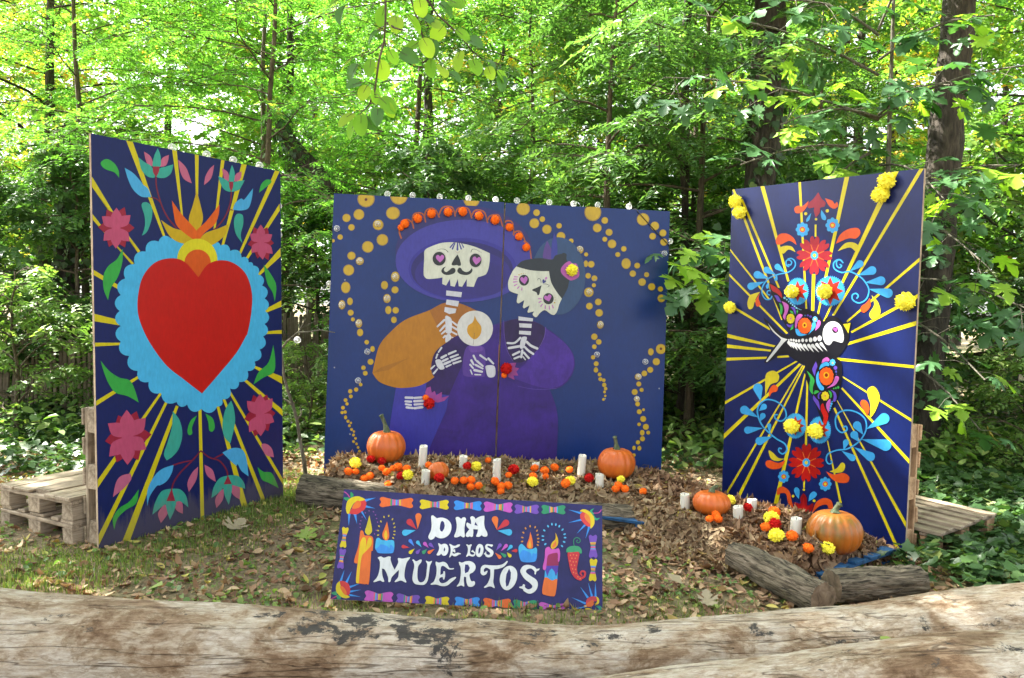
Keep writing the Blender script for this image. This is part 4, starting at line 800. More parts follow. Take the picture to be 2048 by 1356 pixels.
PUR, PNK, GR2, OR3, BL2 = '#6248b8', '#c765bc', '#38aa4c', '#ee5c1a', '#43a8ea'
P.begin('painted_wing_pattern')
for col, pts in [('#b5262a', [(195, 115, 1), (270, 155), (340, 220), (355, 302, 1), (290, 240), (225, 200)]), (PUR, [(255, 262), (300, 270), (330, 320), (345, 352), (300, 340), (275, 300)]), (PNK, [(352, 340, 1), (400, 360), (438, 400), (425, 480), (402, 530), (395, 585, 1), (365, 540), (385, 470), (375, 400)]), (GR2, [(318, 365), (350, 390), (362, 440), (350, 512, 1), (325, 490), (330, 430)]), (PUR, [(465, 415), (510, 420), (530, 470), (525, 517, 1), (495, 450)]), (GR2, [(455, 460), (490, 470), (503, 507, 1), (470, 490)]), (PUR, [(412, 630), (450, 645), (500, 635), (470, 675), (430, 665)]), (GR2, [(500, 640), (495, 690), (460, 712), (475, 670)]), (PNK, [(620, 515), (570, 505), (530, 560), (520, 650), (535, 690), (560, 600), (600, 550)]), (BL2, [(525, 700), (560, 700), (600, 750), (680, 770, 1), (600, 788), (545, 770)]), (BL2, [(745, 620), (785, 620), (780, 680), (690, 772, 1), (730, 700)]), (PNK, [(820, 585), (850, 600), (840, 660), (780, 722, 1), (800, 640)]), (GR2, [(540, 462), (562, 462), (548, 500, 1)])]: P.spl(pts, col)
P.scallop(465, 563, 54, 65, 12, .1, '#dcc826'); P.ell(465, 562, 13, 15, '#cc7aa0', n=10); P.scallop(645, 655, 90, 104, 16, .07, OR3); P.ell(645, 648, 29, 36, '#e6a818', n=14); P.ell(645, 648, 15, 20, '#7a300e', n=10); P.scallop(780, 573, 34, 40, 8, .15, '#5aa6d8'); P.ell(780, 572, 13, 16, '#b0a040', n=10)
for x, y, r, c in [(652, 523, 11, '#3a6ab0'), (686, 522, 14, PUR), (722, 536, 17, PUR)] + [(x, y, r, '#7cc0e0') for x, y, r in [(386, 295, 16), (415, 318, 12), (440, 343, 11), (465, 365, 12), (490, 386, 12), (515, 405, 12), (540, 425, 12), (560, 435, 8), (580, 442, 7), (598, 448, 6)]]: P.ell(x, y, r, r, c, n=10)
P.drop(165, 160, 182, 108, 17, SKY_)
P.begin('painted_wing_pattern'); P.use('BW')
for col, pts in [(PNK, [(480, 200, 1), (500, 140), (560, 108), (600, 140), (588, 170), (540, 172)]), (BL2, [(445, 298, 1), (470, 220), (540, 180), (592, 200), (590, 240), (540, 240), (480, 270)]), (PUR, [(395, 170, 1), (418, 240), (395, 310), (380, 397, 1), (340, 300), (360, 240)]), (PNK, [(690, 395), (735, 400), (738, 450), (680, 530), (555, 578, 1), (640, 510), (670, 450)]), (BL2, [(440, 318), (402, 380), (405, 500), (460, 600), (510, 600), (515, 560), (470, 510), (438, 420)]), (GR2, [(258, 312, 1), (330, 380), (375, 460), (350, 560), (350, 672, 1), (300, 600), (300, 500), (310, 430)]), (GR2, [(362, 640), (390, 605), (445, 625), (400, 655), (370, 665)]), (PUR, [(480, 628), (430, 660), (425, 720), (450, 735), (445, 680)]), (GR2, [(585, 610), (630, 640), (635, 700), (610, 720), (605, 660)]), (PUR, [(610, 598), (680, 630), (710, 700), (690, 770), (655, 770), (665, 690), (645, 630)]), (PUR, [(355, 675, 1), (400, 730), (440, 780), (460, 912, 1), (390, 800), (355, 740)]), ('#c01a14', [(505, 805), (530, 880), (580, 970), (570, 1060), (540, 1132, 1), (505, 1090), (510, 1010), (470, 900), (475, 830)]), (PNK, [(605, 735), (618, 780), (602, 860), (590, 947, 1), (555, 870), (555, 800)])]: P.spl(pts, col)
P.scallop(555, 395, 110, 138, 14, .07, OR3); P.ell(553, 378, 43, 48, '#e6a818', n=16); P.ell(553, 378, 26, 28, '#8e2a0c', n=12); P.scallop(645, 188, 47, 54, 8, .18, BL2); P.ell(648, 195, 15, 17, '#b8a860', n=10); P.scallop(535, 693, 61, 71, 9, .14, '#dcc826'); P.ell(535, 690, 12, 14, '#cc6a6a', n=10)
for x, y, rx, ry, c in [(690, 268, 28, 30, PUR), (700, 325, 15, 19, '#4a50a8'), (703, 366, 9, 10, '#4a50a8'), (733, 563, 16, 22, GR2), (698, 572, 12, 14, GR2), (665, 580, 10, 11, GR2), (640, 775, 9, 10, BL2), (630, 808, 16, 18, BL2), (620, 842, 14, 16, BL2), (612, 877, 12, 14, BL2), (604, 905, 10, 11, BL2)]: P.ell(x, y, rx, ry, c, n=12)
P.flush()
# ------------------------------------------------------------------ the lettered sign leaning in front
rootS = empty('lettered_sign', mat=PS.M); tag(rootS, 'leaning dark blue sign with white DIA DE LOS MUERTOS lettering', 'sign')
board('board', rootS, -PS.W / 2, PS.W / 2, PS.H, .012, INK, MAT['paint_mottled'])
st = box_mesh('prop_leg', .035, .02, .40, MAT['pale_wood'])
for x in (-.4, .4): obj('prop_leg', st, rootS, (x, .15, .185), (R_(-33), 0, 0))
P = Painter(PS, rootS, MAT['paint'])
VIO, ORS, YES, REDS, BLS, PNS, GNS, CYS, WHT = '#7a52bc', '#f0702c', '#e2cc18', '#d2363c', '#3a96f0', '#cc5cc4', '#34986c', '#46b8ea', '#eef2f2'
def corner(z, shapes):
    P.begin('painted_corner_flower'); P.use(z)
    for kind, col, pts in shapes:
        (P.poly if kind == 'p' else P.spl)(pts, col) if kind != 's' else P.stroke(pts, 11, 11, col)
corner('SB', [('s', '#c04a9a', [(215, 48), (245, 70), (272, 106)]), ('c', '#2a9a62', [(205, 115), (250, 110), (285, 130), (240, 145)]), ('c', '#2a9a62', [(285, 50), (312, 72), (312, 105), (282, 112)])] + [('p', BLS, q) for q in [[(435, 130), (565, 112), (450, 158)], [(435, 190), (555, 232), (435, 220)], [(390, 262), (412, 252), (460, 360)], [(315, 290), (347, 290), (355, 404)], [(254, 275), (285, 278), (262, 427)]]] +
       [('c', '#d83a3a', [(265, 285), (300, 230), (390, 140), (440, 140), (458, 180), (440, 240), (400, 270), (350, 297), (300, 294)]), ('c', YES, [(240, 280), (232, 220), (250, 150), (300, 110), (370, 97), (445, 132), (400, 150), (330, 165), (288, 230), (265, 290)]), ('c', '#f07a28', [(300, 230), (322, 180), (360, 145), (397, 165), (390, 210), (350, 232)])])
corner('SB', [('s', '#b8407a', [(65, 1235), (95, 1222), (128, 1204)]), ('c', '#3ca06c', [(65, 1170), (130, 1150), (125, 1192)]), ('c', '#3ca06c', [(130, 1190), (178, 1215), (145, 1258)])] + [('p', BLS, q) for q in [[(158, 1042), (187, 1042), (215, 912)], [(218, 1058), (248, 1062), (297, 925)], [(262, 1092), (275, 1115), (385, 1065)], [(268, 1142), (275, 1165), (400, 1132)], [(270, 1178), (272, 1202), (398, 1212)]]] +
       [('c', '#d83a3a', [(160, 1040), (215, 1040), (262, 1070), (280, 1130), (265, 1190), (230, 1190), (190, 1120)]), ('c', YES, [(160, 1038), (125, 1080), (125, 1150), (170, 1205), (230, 1228), (275, 1210), (230, 1185), (190, 1130), (168, 1070)]), ('c', '#f07a28', [(165, 1100), (200, 1100), (235, 1150), (237, 1192), (200, 1170)])])
corner('SC', [('s', '#c04a9a', [(948, 148), (1000, 145), (1032, 112)]), ('c', '#34a87a', [(950, 95), (905, 118), (900, 155), (950, 162), (928, 128)]), ('c', '#34a87a', [(942, 165), (950, 215), (980, 230), (1015, 203), (972, 205)])] + [('p', BLS, q) for q in [[(655, 108), (820, 140), (805, 164)], [(655, 258), (810, 210), (815, 234)], [(750, 385), (836, 276), (856, 290)], [(852, 440), (882, 298), (908, 305)]]] +
       [('c', '#e04848', [(800, 150), (795, 205), (830, 262), (880, 300), (920, 290), (900, 200), (850, 140)]), ('c', '#f58a3c', [(855, 150), (900, 190), (912, 270), (870, 240), (842, 190)]), ('c', '#ecd02a', [(790, 125), (830, 105), (890, 125), (945, 190), (952, 270), (912, 324), (908, 290), (908, 220), (880, 165), (830, 138)])])
corner('SC', [('c', '#2c9c8c', [(970, 1200), (1010, 1192), (1042, 1225), (1010, 1262), (1000, 1225)])] + [('p', BLS, q) for q in [[(690, 1098), (860, 1160), (848, 1182)], [(700, 1235), (850, 1197), (855, 1216)], [(790, 975), (892, 1098), (868, 1110)], [(882, 930), (940, 1090), (912, 1092)], [(962, 930), (980, 1092), (954, 1092)]]] +
       [('c', '#c8404e', [(858, 1150), (880, 1110), (930, 1088), (980, 1100), (992, 1140), (940, 1150), (870, 1190)]), ('c', '#e06a30', [(862, 1178), (930, 1130), (948, 1170), (920, 1205), (872, 1205)]), ('c', '#e2c422', [(972, 1090), (1006, 1120), (1002, 1168), (958, 1192), (985, 1140)]), ('c', '#e2c422', [(848, 1228), (880, 1220), (930, 1240), (905, 1270), (862, 1255)])])
STR = ['#3aa070', '#e0c030', '#4aa8e8', '#c06ac0', '#e87a50', '#9a60c8', '#e06a78']
def bone(x0, y0, x1, y1, h, col, k):
    P.begin('painted_bone'); P.use('SA'); dx, dy = x1 - x0, y1 - y0; l = math.hypot(dx, dy); ux, uy = dx / l, dy / l; nx, ny = -uy, ux
    q = lambda a, b: (x0 + ux * a + nx * b, y0 + uy * a + ny * b)
    w = h * .52
    P.spl([q(h * .5, -h), q(h * 1.6, -h * .8), q(l / 2, -w), q(l - h * 1.6, -h * .8), q(l - h * .5, -h), q(l, -h * .62), q(l - h * .3, 0), q(l, h * .62), q(l - h * .5, h), q(l - h * 1.6, h * .8), q(l / 2, w), q(h * 1.6, h * .8), q(h * .5, h), q(0, h * .62), q(h * .3, 0), q(0, -h * .62)], col)
    n = 7; a0, a1 = l * .32, l * .68
    for i in range(n):
        s0, s1 = a0 + (a1 - a0) * i / n, a0 + (a1 - a0) * (i + 1) / n
        ww = lambda a: w * 1.04 + (h * .8 - w) * (abs(a - l / 2) / (l / 2 - h * 1.6)) ** 1.7 * .75
        P.poly([q(s0, -ww(s0)), q(s1, -ww(s1)), q(s1, ww(s1)), q(s0, ww(s0))], STR[(i * 3 + k) % 7])
for i, b_ in enumerate([(386, 120, 623, 128, 36, ORS), (669, 136, 874, 140, 34, YES), (910, 143, 1106, 149, 34, BLS), (1120, 153, 1324, 160, 36, PNS), (1338, 170, 1510, 173, 33, VIO), (1528, 173, 1698, 176, 32, GNS), (279, 783, 481, 797, 40, PNS), (503, 800, 669, 815, 36, VIO), (705, 817, 877, 824, 34, YES), (916, 823, 1092, 827, 34, BLS), (1116, 833, 1312, 840, 36, ORS), (1327, 843, 1494, 848, 34, GNS), (1509, 862, 1702, 875, 36, PNS), (146, 298, 126, 443, 23, YES), (128, 450, 107, 592, 24, VIO), (1891, 352, 1893, 516, 30, VIO), (1896, 521, 1888, 680, 27, YES)]): bone(*b_, i)
# painted candles and chilli
P.begin('painted_candle'); P.use('SB')
P.spl([(405, 475), (425, 490), (440, 530), (500, 535), (535, 570), (530, 700, 1), (513, 705, 1), (490, 1040), (460, 1070), (400, 1065), (345, 1040), (360, 842, 1), (325, 832), (330, 780), (370, 650), (390, 500)], '#f0752a')
P.spl([(395, 600), (420, 556), (447, 560), (457, 620), (448, 700, 1), (475, 580), (500, 553), (517, 580), (512, 640), (460, 700), (410, 760), (390, 880), (376, 1058, 1), (343, 1040), (365, 830), (385, 650)], '#ecc81c'); P.spl([(492, 308, 1), (515, 420), (520, 490), (480, 528), (443, 490), (462, 420)], '#d6c428')
P.begin('painted_spark')
for x, y in [(392, 445), (388, 405), (397, 370), (412, 328), (447, 282), (489, 260), (538, 270), (560, 305), (572, 345), (582, 385), (568, 475), (548, 515)]: P.ell(x, y, 9, 7, '#8a50a0', .7, 8)
P.begin('painted_candle')
P.spl([(570, 570), (600, 565), (640, 585), (750, 590), (768, 650), (760, 710), (730, 730), (600, 728), (570, 700), (555, 665)], '#3d98ee'); P.spl([(572, 565), (600, 560), (640, 585), (750, 585), (768, 620), (765, 670), (740, 640), (720, 640), (715, 672), (690, 650), (620, 630), (590, 660), (558, 675), (562, 600)], CYS); P.spl([(688, 378, 1), (705, 470), (710, 550), (685, 588), (650, 570), (635, 520), (660, 450)], '#f07830'); P.spl([(675, 468, 1), (692, 530), (675, 577), (655, 530)], '#f0c428')
P.begin('painted_spark')
for x, y in [(588, 528), (588, 478), (598, 430), (620, 377), (654, 328), (705, 316), (747, 353), (763, 400), (771, 441), (770, 486), (767, 523), (755, 560)]: P.ell(x, y, 13, 8, '#cdb82c', math.atan2(y - 500, x - 680), 8)
P.use('SC'); P.begin('painted_candle')
P.spl([(95, 540), (125, 500), (160, 520), (190, 550), (250, 555), (290, 540), (305, 580), (300, 660), (270, 700), (150, 702), (110, 660)], '#3d98ee'); P.spl([(95, 540), (125, 496), (160, 520), (190, 550), (250, 555), (290, 538), (306, 570), (290, 610), (258, 600), (245, 638), (232, 600), (150, 565), (122, 590), (105, 612)], CYS); P.spl([(228, 360, 1), (250, 440), (258, 530), (235, 552), (195, 540), (190, 500), (215, 430)], '#f07830'); P.spl([(224, 450, 1), (240, 520), (222, 548), (206, 520)], '#f0b03a')
P.begin('painted_spark')
for x, y in [(135, 470), (138, 425), (150, 370), (175, 322), (226, 298), (283, 308), (303, 348), (311, 395), (317, 437), (317, 475), (312, 510)]: P.ell(x, y, 14, 9, '#d8953c', math.atan2(y - 450, x - 225), 8)
P.begin('painted_candle')
P.spl([(415, 600), (540, 590), (545, 745, 1), (408, 745, 1)], '#9e2c5c'); P.poly([(405, 745), (545, 743), (535, 840), (400, 850)], '#5a40b4'); P.poly([(394, 785), (420, 862), (445, 800), (470, 775), (500, 810), (518, 862), (537, 810), (532, 920), (384, 920)], '#44b0ee'); P.spl([(385, 892), (420, 878), (470, 910), (520, 893), (532, 912), (510, 1070), (470, 1088), (400, 1075), (362, 1045)], '#f47a30')
P.spl([(410, 540), (440, 530), (465, 555), (510, 555), (550, 550), (565, 610), (556, 690), (540, 690), (536, 605), (500, 600), (460, 610), (422, 640), (405, 780), (375, 787), (370, 750), (390, 660), (395, 570)], '#d45cbe'); P.spl([(512, 370, 1), (540, 440), (537, 510), (485, 556), (458, 530), (475, 480), (512, 440)], '#e6b820'); P.spl([(518, 460, 1), (520, 515), (485, 540), (478, 515)], '#f0803c')
P.begin('painted_spark')
for x, y in [(397, 500), (370, 453), (370, 410), (386, 345), (428, 298), (472, 275), (516, 280), (555, 298), (592, 337), (615, 388), (620, 427), (610, 475), (586, 522)]: P.ell(x, y, 16, 10, '#5cbcf0', math.atan2(y - 430, x - 495), 8)
P.begin('painted_chilli')
P.stroke([(725, 525), (716, 460), (745, 427), (785, 440), (790, 470), (767, 485), (748, 468), (762, 455)], 9, 8, '#36946c'); P.spl([(655, 585), (775, 590), (770, 680), (755, 780), (772, 850), (810, 875), (800, 910), (740, 890), (690, 820), (665, 720)], '#d63842'); P.stroke([(785, 885), (835, 868), (845, 820), (815, 806), (793, 828), (808, 852)], 26, 18, '#d63842'); P.spl([(635, 590), (640, 550), (690, 522), (770, 525), (805, 560), (808, 600), (790, 606), (770, 587), (700, 592), (650, 592)], '#42a474')
for i, (x, y) in enumerate([(680, 625), (715, 620), (750, 628), (698, 660), (735, 660), (677, 690), (712, 700), (745, 700), (690, 735), (728, 740), (705, 780), (740, 785), (715, 820), (745, 830), (765, 868), (790, 890)]): P.ell(x, y, 7, 9, '#f08a50', n=8)
# sprigs
def drops(z, lst, r):
    P.begin('painted_drop'); P.use(z)
    for col, bx, by, tx, ty in lst: P.drop(bx, by, tx, ty, r, col)
drops('SA', [('#f07830', 660, 222, 654, 312), ('#cc3440', 597, 262, 648, 315), (CYS, 566, 338, 640, 321)], 22); drops('SA', [('#f07830', 1200, 244, 1214, 318), ('#cc3440', 1277, 268, 1212, 320), (CYS, 1298, 335, 1218, 324)], 23)
drops('LE', [(REDS, 402, 300, 472, 312), ('#4a8cf0', 480, 235, 526, 298), (CYS, 564, 252, 606, 306), (PNS, 643, 267, 687, 314), (VIO, 705, 277, 750, 318), (YES, 482, 364, 530, 322), (VIO, 560, 364, 598, 324), (GNS, 630, 364, 668, 326), (ORS, 694, 364, 752, 326)], 20); drops('LE', [(VIO, 1486, 284, 1440, 347), (PNS, 1555, 290, 1495, 352), (CYS, 1608, 300, 1562, 347), (REDS, 1662, 345, 1612, 350), (ORS, 1482, 418, 1430, 368), (GNS, 1537, 402, 1488, 367), (YES, 1596, 402, 1562, 364)], 20)
# lettering
def letter(z, pts, hole=None, holepoly=None):
    P.begin('painted_letter'); P.use(z); P.spl(pts, WHT, 4)
    if hole: P.ell(hole[0], hole[1], hole[2], hole[3], INK, 0, 16)
    if holepoly: P.poly(holepoly, INK)
letter('DI', [(285, 240), (330, 205), (380, 240), (430, 280, 1), (560, 262), (700, 310), (790, 420), (800, 560), (740, 700), (620, 780), (500, 790), (385, 742, 1), (350, 800), (270, 830), (215, 780), (225, 710), (280, 590), (297, 440)], None, [(570, 345), (615, 380), (635, 470), (620, 540), (570, 625), (525, 610), (503, 540), (515, 440), (540, 365)])
letter('DI', [(910, 270), (955, 243), (1000, 255), (1052, 298, 1), (1090, 262), (1140, 255), (1177, 300), (1160, 380), (1140, 500), (1138, 640), (1148, 740), (1105, 768), (1035, 728, 1), (960, 765), (890, 765), (875, 730), (920, 610), (940, 470), (925, 350)])
letter('DI', [(1285, 270), (1310, 235), (1350, 228), (1400, 265), (1415, 302, 1), (1480, 260), (1560, 225), (1645, 215, 1), (1645, 300), (1640, 420), (1665, 540), (1715, 640), (1722, 720), (1680, 752), (1620, 745), (1575, 712, 1), (1520, 752), (1445, 750), (1440, 720), (1470, 640), (1482, 565, 1), (1362, 560, 1), (1362, 650), (1350, 740), (1310, 758), (1278, 738, 1), (1220, 762), (1170, 730), (1180, 670), (1262, 560, 1), (1210, 510), (1182, 440), (1205, 385, 1), (1305, 432, 1), (1305, 350)], None, [(1418, 372), (1478, 475), (1392, 450)])
letter('LE', [(115, 425), (150, 410), (185, 425), (235, 410), (262, 418), (258, 440), (275, 500), (305, 560, 1), (345, 480), (340, 440), (350, 428), (390, 435), (430, 428), (475, 420), (470, 440), (440, 480), (420, 560), (415, 640), (435, 690), (425, 702), (375, 680), (320, 697), (305, 690), (345, 640), (352, 560, 1), (275, 640), (258, 690), (235, 695), (230, 640), (195, 560), (163, 545, 1), (165, 600), (172, 640), (188, 688), (170, 695), (140, 680), (85, 697), (68, 690), (110, 640), (135, 560), (140, 480), (130, 445)])
letter('LE', [(502, 450), (520, 445), (545, 465), (590, 445), (608, 450), (600, 480), (570, 520), (560, 600), (565, 670), (590, 700), (630, 690), (655, 640), (665, 560), (670, 500), (655, 465), (660, 458), (690, 470), (720, 460), (720, 475), (700, 520), (690, 600), (675, 680), (640, 725), (580, 728), (530, 715), (505, 670), (510, 600), (525, 520), (515, 470)])
letter('LE', [(768, 468), (800, 480), (850, 470), (890, 490), (920, 540), (968, 542), (960, 555), (910, 555), (860, 520), (832, 520), (820, 550), (817, 618, 1), (848, 602), (850, 580), (868, 580), (870, 630), (860, 668), (848, 665), (843, 642), (812, 650), (803, 680), (830, 710), (880, 700), (930, 660), (985, 640), (990, 655), (940, 700), (890, 738), (830, 742), (770, 725), (715, 728), (712, 715), (745, 690), (770, 620), (775, 540), (765, 500)])
letter('LE', [(1025, 470), (1060, 480), (1100, 465), (1160, 465), (1205, 500), (1210, 550), (1180, 590), (1145, 610), (1150, 660), (1170, 690), (1190, 685), (1205, 700), (1200, 730), (1170, 750), (1130, 745), (1110, 700), (1105, 642, 1), (1083, 637, 1), (1080, 680), (1085, 735), (1080, 748), (1050, 735), (1010, 748), (1002, 740), (1030, 700), (1045, 620), (1045, 540), (1030, 500)], None, [(1095, 500), (1128, 502), (1148, 540), (1130, 583), (1094, 600), (1088, 560)])
letter('LE', [(1268, 570), (1275, 530), (1310, 505), (1380, 510), (1460, 510), (1520, 495), (1565, 458, 1), (1570, 475), (1530, 525), (1470, 548), (1420, 555, 1), (1415, 640), (1410, 700), (1425, 755), (1420, 765), (1375, 745), (1315, 762), (1308, 752), (1345, 715), (1375, 640), (1377, 558, 1), (1330, 535), (1305, 560), (1310, 585), (1340, 570), (1345, 580), (1330, 610), (1295, 622), (1270, 600)])
letter('LE', [(1590, 515), (1640, 530), (1675, 580), (1675, 660), (1640, 740), (1575, 788), (1520, 770), (1485, 700), (1490, 620), (1530, 545)], None, [(1588, 545), (1608, 590), (1605, 660), (1580, 735), (1555, 750), (1547, 690), (1557, 610)])
letter('LE', [(1720, 600), (1715, 560), (1750, 515), (1810, 505), (1870, 525), (1895, 550), (1928, 545), (1920, 565), (1895, 580), (1885, 612), (1872, 605), (1870, 575), (1830, 545), (1785, 560), (1780, 590), (1830, 630), (1890, 670), (1910, 720), (1895, 780), (1850, 820), (1800, 825), (1750, 795), (1740, 775), (1703, 762), (1705, 750), (1735, 742), (1745, 722), (1765, 730), (1765, 755), (1800, 780), (1840, 765), (1845, 735), (1810, 700), (1760, 660)])
letter('DI', [(465, 930), (490, 922), (540, 955, 1), (620, 930), (690, 955), (725, 1040), (715, 1150), (660, 1225), (590, 1235), (540, 1185, 1), (500, 1225), (440, 1230), (425, 1205), (465, 1130), (490, 1040)], None, [(625, 1022), (647, 1075), (630, 1125), (610, 1128), (603, 1080)])
letter('DI', [(748, 940), (790, 945), (835, 975), (900, 985), (960, 955), (1022, 952), (1000, 1000), (940, 1030), (880, 1045), (840, 1080, 1), (880, 1075), (900, 1085), (895, 1110), (905, 1150), (885, 1155), (860, 1140), (832, 1130, 1), (835, 1170), (880, 1185), (970, 1160), (1048, 1190), (990, 1210), (920, 1250), (860, 1250), (815, 1225), (775, 1272), (745, 1275), (765, 1210), (785, 1110), (775, 1010)])
letter('DI', [(1180, 960), (1210, 948), (1250, 968), (1300, 945), (1325, 965), (1300, 1010), (1285, 1090), (1278, 1170), (1320, 1210), (1380, 1200), (1370, 1160), (1300, 1130, 1), (1355, 1085, 1), (1370, 1120), (1415, 1160), (1405, 1230), (1355, 1258), (1300, 1250), (1250, 1235), (1200, 1262), (1180, 1250), (1215, 1170), (1225, 1070), (1210, 1000)])
letter('DI', [(1535, 940), (1595, 970), (1625, 1060), (1605, 1180), (1555, 1255), (1495, 1270), (1440, 1225), (1420, 1130), (1445, 1010), (1490, 950)], None, [(1530, 1015), (1550, 1060), (1535, 1150), (1505, 1195), (1488, 1160), (1497, 1070)])
letter('DI', [(1672, 1050), (1665, 990), (1710, 940), (1780, 945), (1865, 960), (1835, 1015, 1), (1770, 985), (1730, 985), (1730, 1020), (1800, 1060), (1865, 1110), (1878, 1180), (1840, 1250), (1760, 1280), (1690, 1260), (1660, 1210), (1628, 1190), (1660, 1165), (1690, 1125), (1695, 1185), (1740, 1215), (1785, 1205), (1785, 1160), (1720, 1110)])
P.flush()
# ================================================================== PALLETS (in the frame of the panel they prop up)
def pallet_box(name, root, x0, x1, y0, y1, z0, z1, mat, axis='x', turn=0):
    me = box_mesh(name, x1 - x0, y1 - y0, z1 - z0, MAT[mat + '_' + axis], .003, .0035, rr)
    o = obj(name, me, root, ((x0 + x1) / 2, (y0 + y1) / 2, (z0 + z1) / 2)); o.rotation_euler.z = turn; return o
def upright_pallet(pp, side, mat, label):
    root = empty('upright_pallet', mat=pp.M); tag(root, label, 'pallet', 'pallets standing behind the panels')
    e = side * (pp.W / 2 - .02); w = lambda a, b: (min(e, e - side * a) if 0 else min(e - side * a, e - side * b), max(e - side * a, e - side * b))
    for z0, z1 in ((.005, .10), (.35, .45), (.70, .80)):             # front deck boards against the panel
        x0, x1 = w(.0, 1.2); pallet_box('board', root, x0, x1, .022, .042, z0, z1, mat, 'x')
    for z0, z1 in ((.0, .145), (.33, .475), (.66, .805)):            # blocks at the ends and the middle
        for a, b in ((0, .1), (.53, .67), (1.1, 1.2)):
            x0, x1 = w(a, b); pallet_box('block', root, x0, x1, .044, .122, z0, z1, mat, 'x')
    for a, b in ((0, .1), (.53, .67), (1.1, 1.2)):
        x0, x1 = w(a, b); pallet_box('stringer_board', root, x0, x1, .124, .146, 0, .803, mat, 'z')
    for k in range(5):
        z0 = .005 + k * .174; x0, x1 = w(-.004, 1.2); pallet_box('board', root, x0, x1, .148, .168, z0, z0 + .1, mat, 'x')
    return root
upright_pallet(PL, -1, 'grey_wood', 'grey wooden pallet standing on edge behind the red heart panel')
upright_pallet(PR, 1, 'fresh_wood', 'orange brown wooden pallet standing on edge behind the bird panel')
rootFL = empty('flat_pallet', mat=PL.M); tag(rootFL, 'weathered grey double deck pallet lying in the sun left of the heart panel', 'pallet')
for y0, y1 in ((.18, .28), (.51, .63), (.84, .94)):
    for x0, x1 in ((-.75, -.65), (-.20, -.06), (.38, .48)): pallet_box('block', rootFL, x0, x1, y0, y1, 0, .098, 'grey_wood', 'x'); pallet_box('block', rootFL, x0, x1, y0, y1, .146, .238, 'grey_wood', 'x')
for x0, x1 in ((-.752, -.652), (-.20, -.06), (.38, .48)):
    pallet_box('stringer_board', rootFL, x0, x1, .178, .942, .10, .122, 'grey_wood', 'y'); pallet_box('stringer_board', rootFL, x0, x1, .178, .942, .24, .26, 'grey_wood', 'y')
for i, (y0, y1) in enumerate(((.18, .30), (.33, .40), (.48, .62), (.68, .76), (.83, .94))): pallet_box('board', rootFL, -.745, .48, y0, y1, .124, .144, 'grey_wood', 'x')
yy = .178
for i, wd in enumerate((.14, .10, .145, .17, .145)): pallet_box('board', rootFL, -.76 + rr.uniform(-.012, .012) + (.03 if i == 2 else 0), .48, yy, yy + wd, .262, .283 + (.004 if i == 2 else 0), 'grey_wood', 'x', rr.uniform(-.004, .004)); yy += wd + .012
rootFR = empty('flat_pallet', mat=PR.M); tag(rootFR, 'slatted wooden pallet lying among ivy right of the bird panel', 'pallet')
for x0, x1 in ((.70, .80), (.13, .27), (-.40, -.30)):
    for y0, y1 in ((.18, .28), (.52, .62), (.88, .98)): pallet_box('block', rootFR, x0, x1, y0, y1, .022, .10, 'fresh_wood', 'x')
    pallet_box('stringer_board', rootFR, x0, x1, .175, .985, .102, .124, 'grey_wood', 'y')
for y0, y1 in ((.18, .28), (.52, .62), (.88, .98)): pallet_box('board', rootFR, -.4, .82, y0, y1, 0, .020, 'grey_wood', 'x')
for k in range(7): pallet_box('board', rootFR, -.4, .83 + rr.uniform(-.01, .012), .176 + k * .118,   .176 + k * .118 + .074, .126, .146, 'grey_wood', 'x', rr.uniform(-.004, .004))
# blue pallets under the leaves
rootBR = empty('blue_pallet', mat=PR.M); rootBR.scale = (1, 1, .64); tag(rootBR, 'blue painted pallet under the leaf heap before the bird panel', 'pallet')
for y0, y1 in ((-.27, -.17), (-.58, -.48), (-.94, -.84)):
    for x0, x1 in ((-.50, -.40), (-.02, .10), (.60, .70)): pallet_box('block', rootBR, x0, x1, y0, y1, .022, .10, 'blue_wood', 'x')
    pallet_box('board', rootBR, -.50, .72, y0, y1, 0, .02, 'blue_wood', 'x')
for x0, x1 in ((-.50, -.40), (-.02, .10), (.60, .74)): pallet_box('stringer_board', rootBR, x0, x1, -.95, -.17, .102, .124, 'blue_wood', 'y')
for k in range(5): pallet_box('board', rootBR, -.52, .75, -.955 + k * .165, -.955 + k * .165 + .1, .126, .148, 'blue_wood', 'x', rr.uniform(-.005, .005))
Mb = Matrix.Translation(Vector((.66, 5.66, -.02))) @ Matrix.Rotation(-.42, 4, 'Z')
rootBC = empty('blue_pallet', mat=Mb); tag(rootBC, 'blue painted pallet corner showing under leaves right of the sign', 'pallet')
for y0, y1 in ((-.52, -.42), (-.05, .05), (.42, .52)):
    for x0, x1 in ((-.5, -.4), (-.05, .07), (.42, .52)): pallet_box('block', rootBC, x0, x1, y0, y1, .022, .10, 'blue_wood', 'x')
    pallet_box('board', rootBC, -.5, .52, y0, y1, 0, .02, 'blue_wood', 'x')
for k in range(5): pallet_box('board', rootBC, -.52, .54, -.53 + k * .24, -.53 + k * .24 + .1, .102, .124, 'blue_wood', 'x', rr.uniform(-.006, .006))

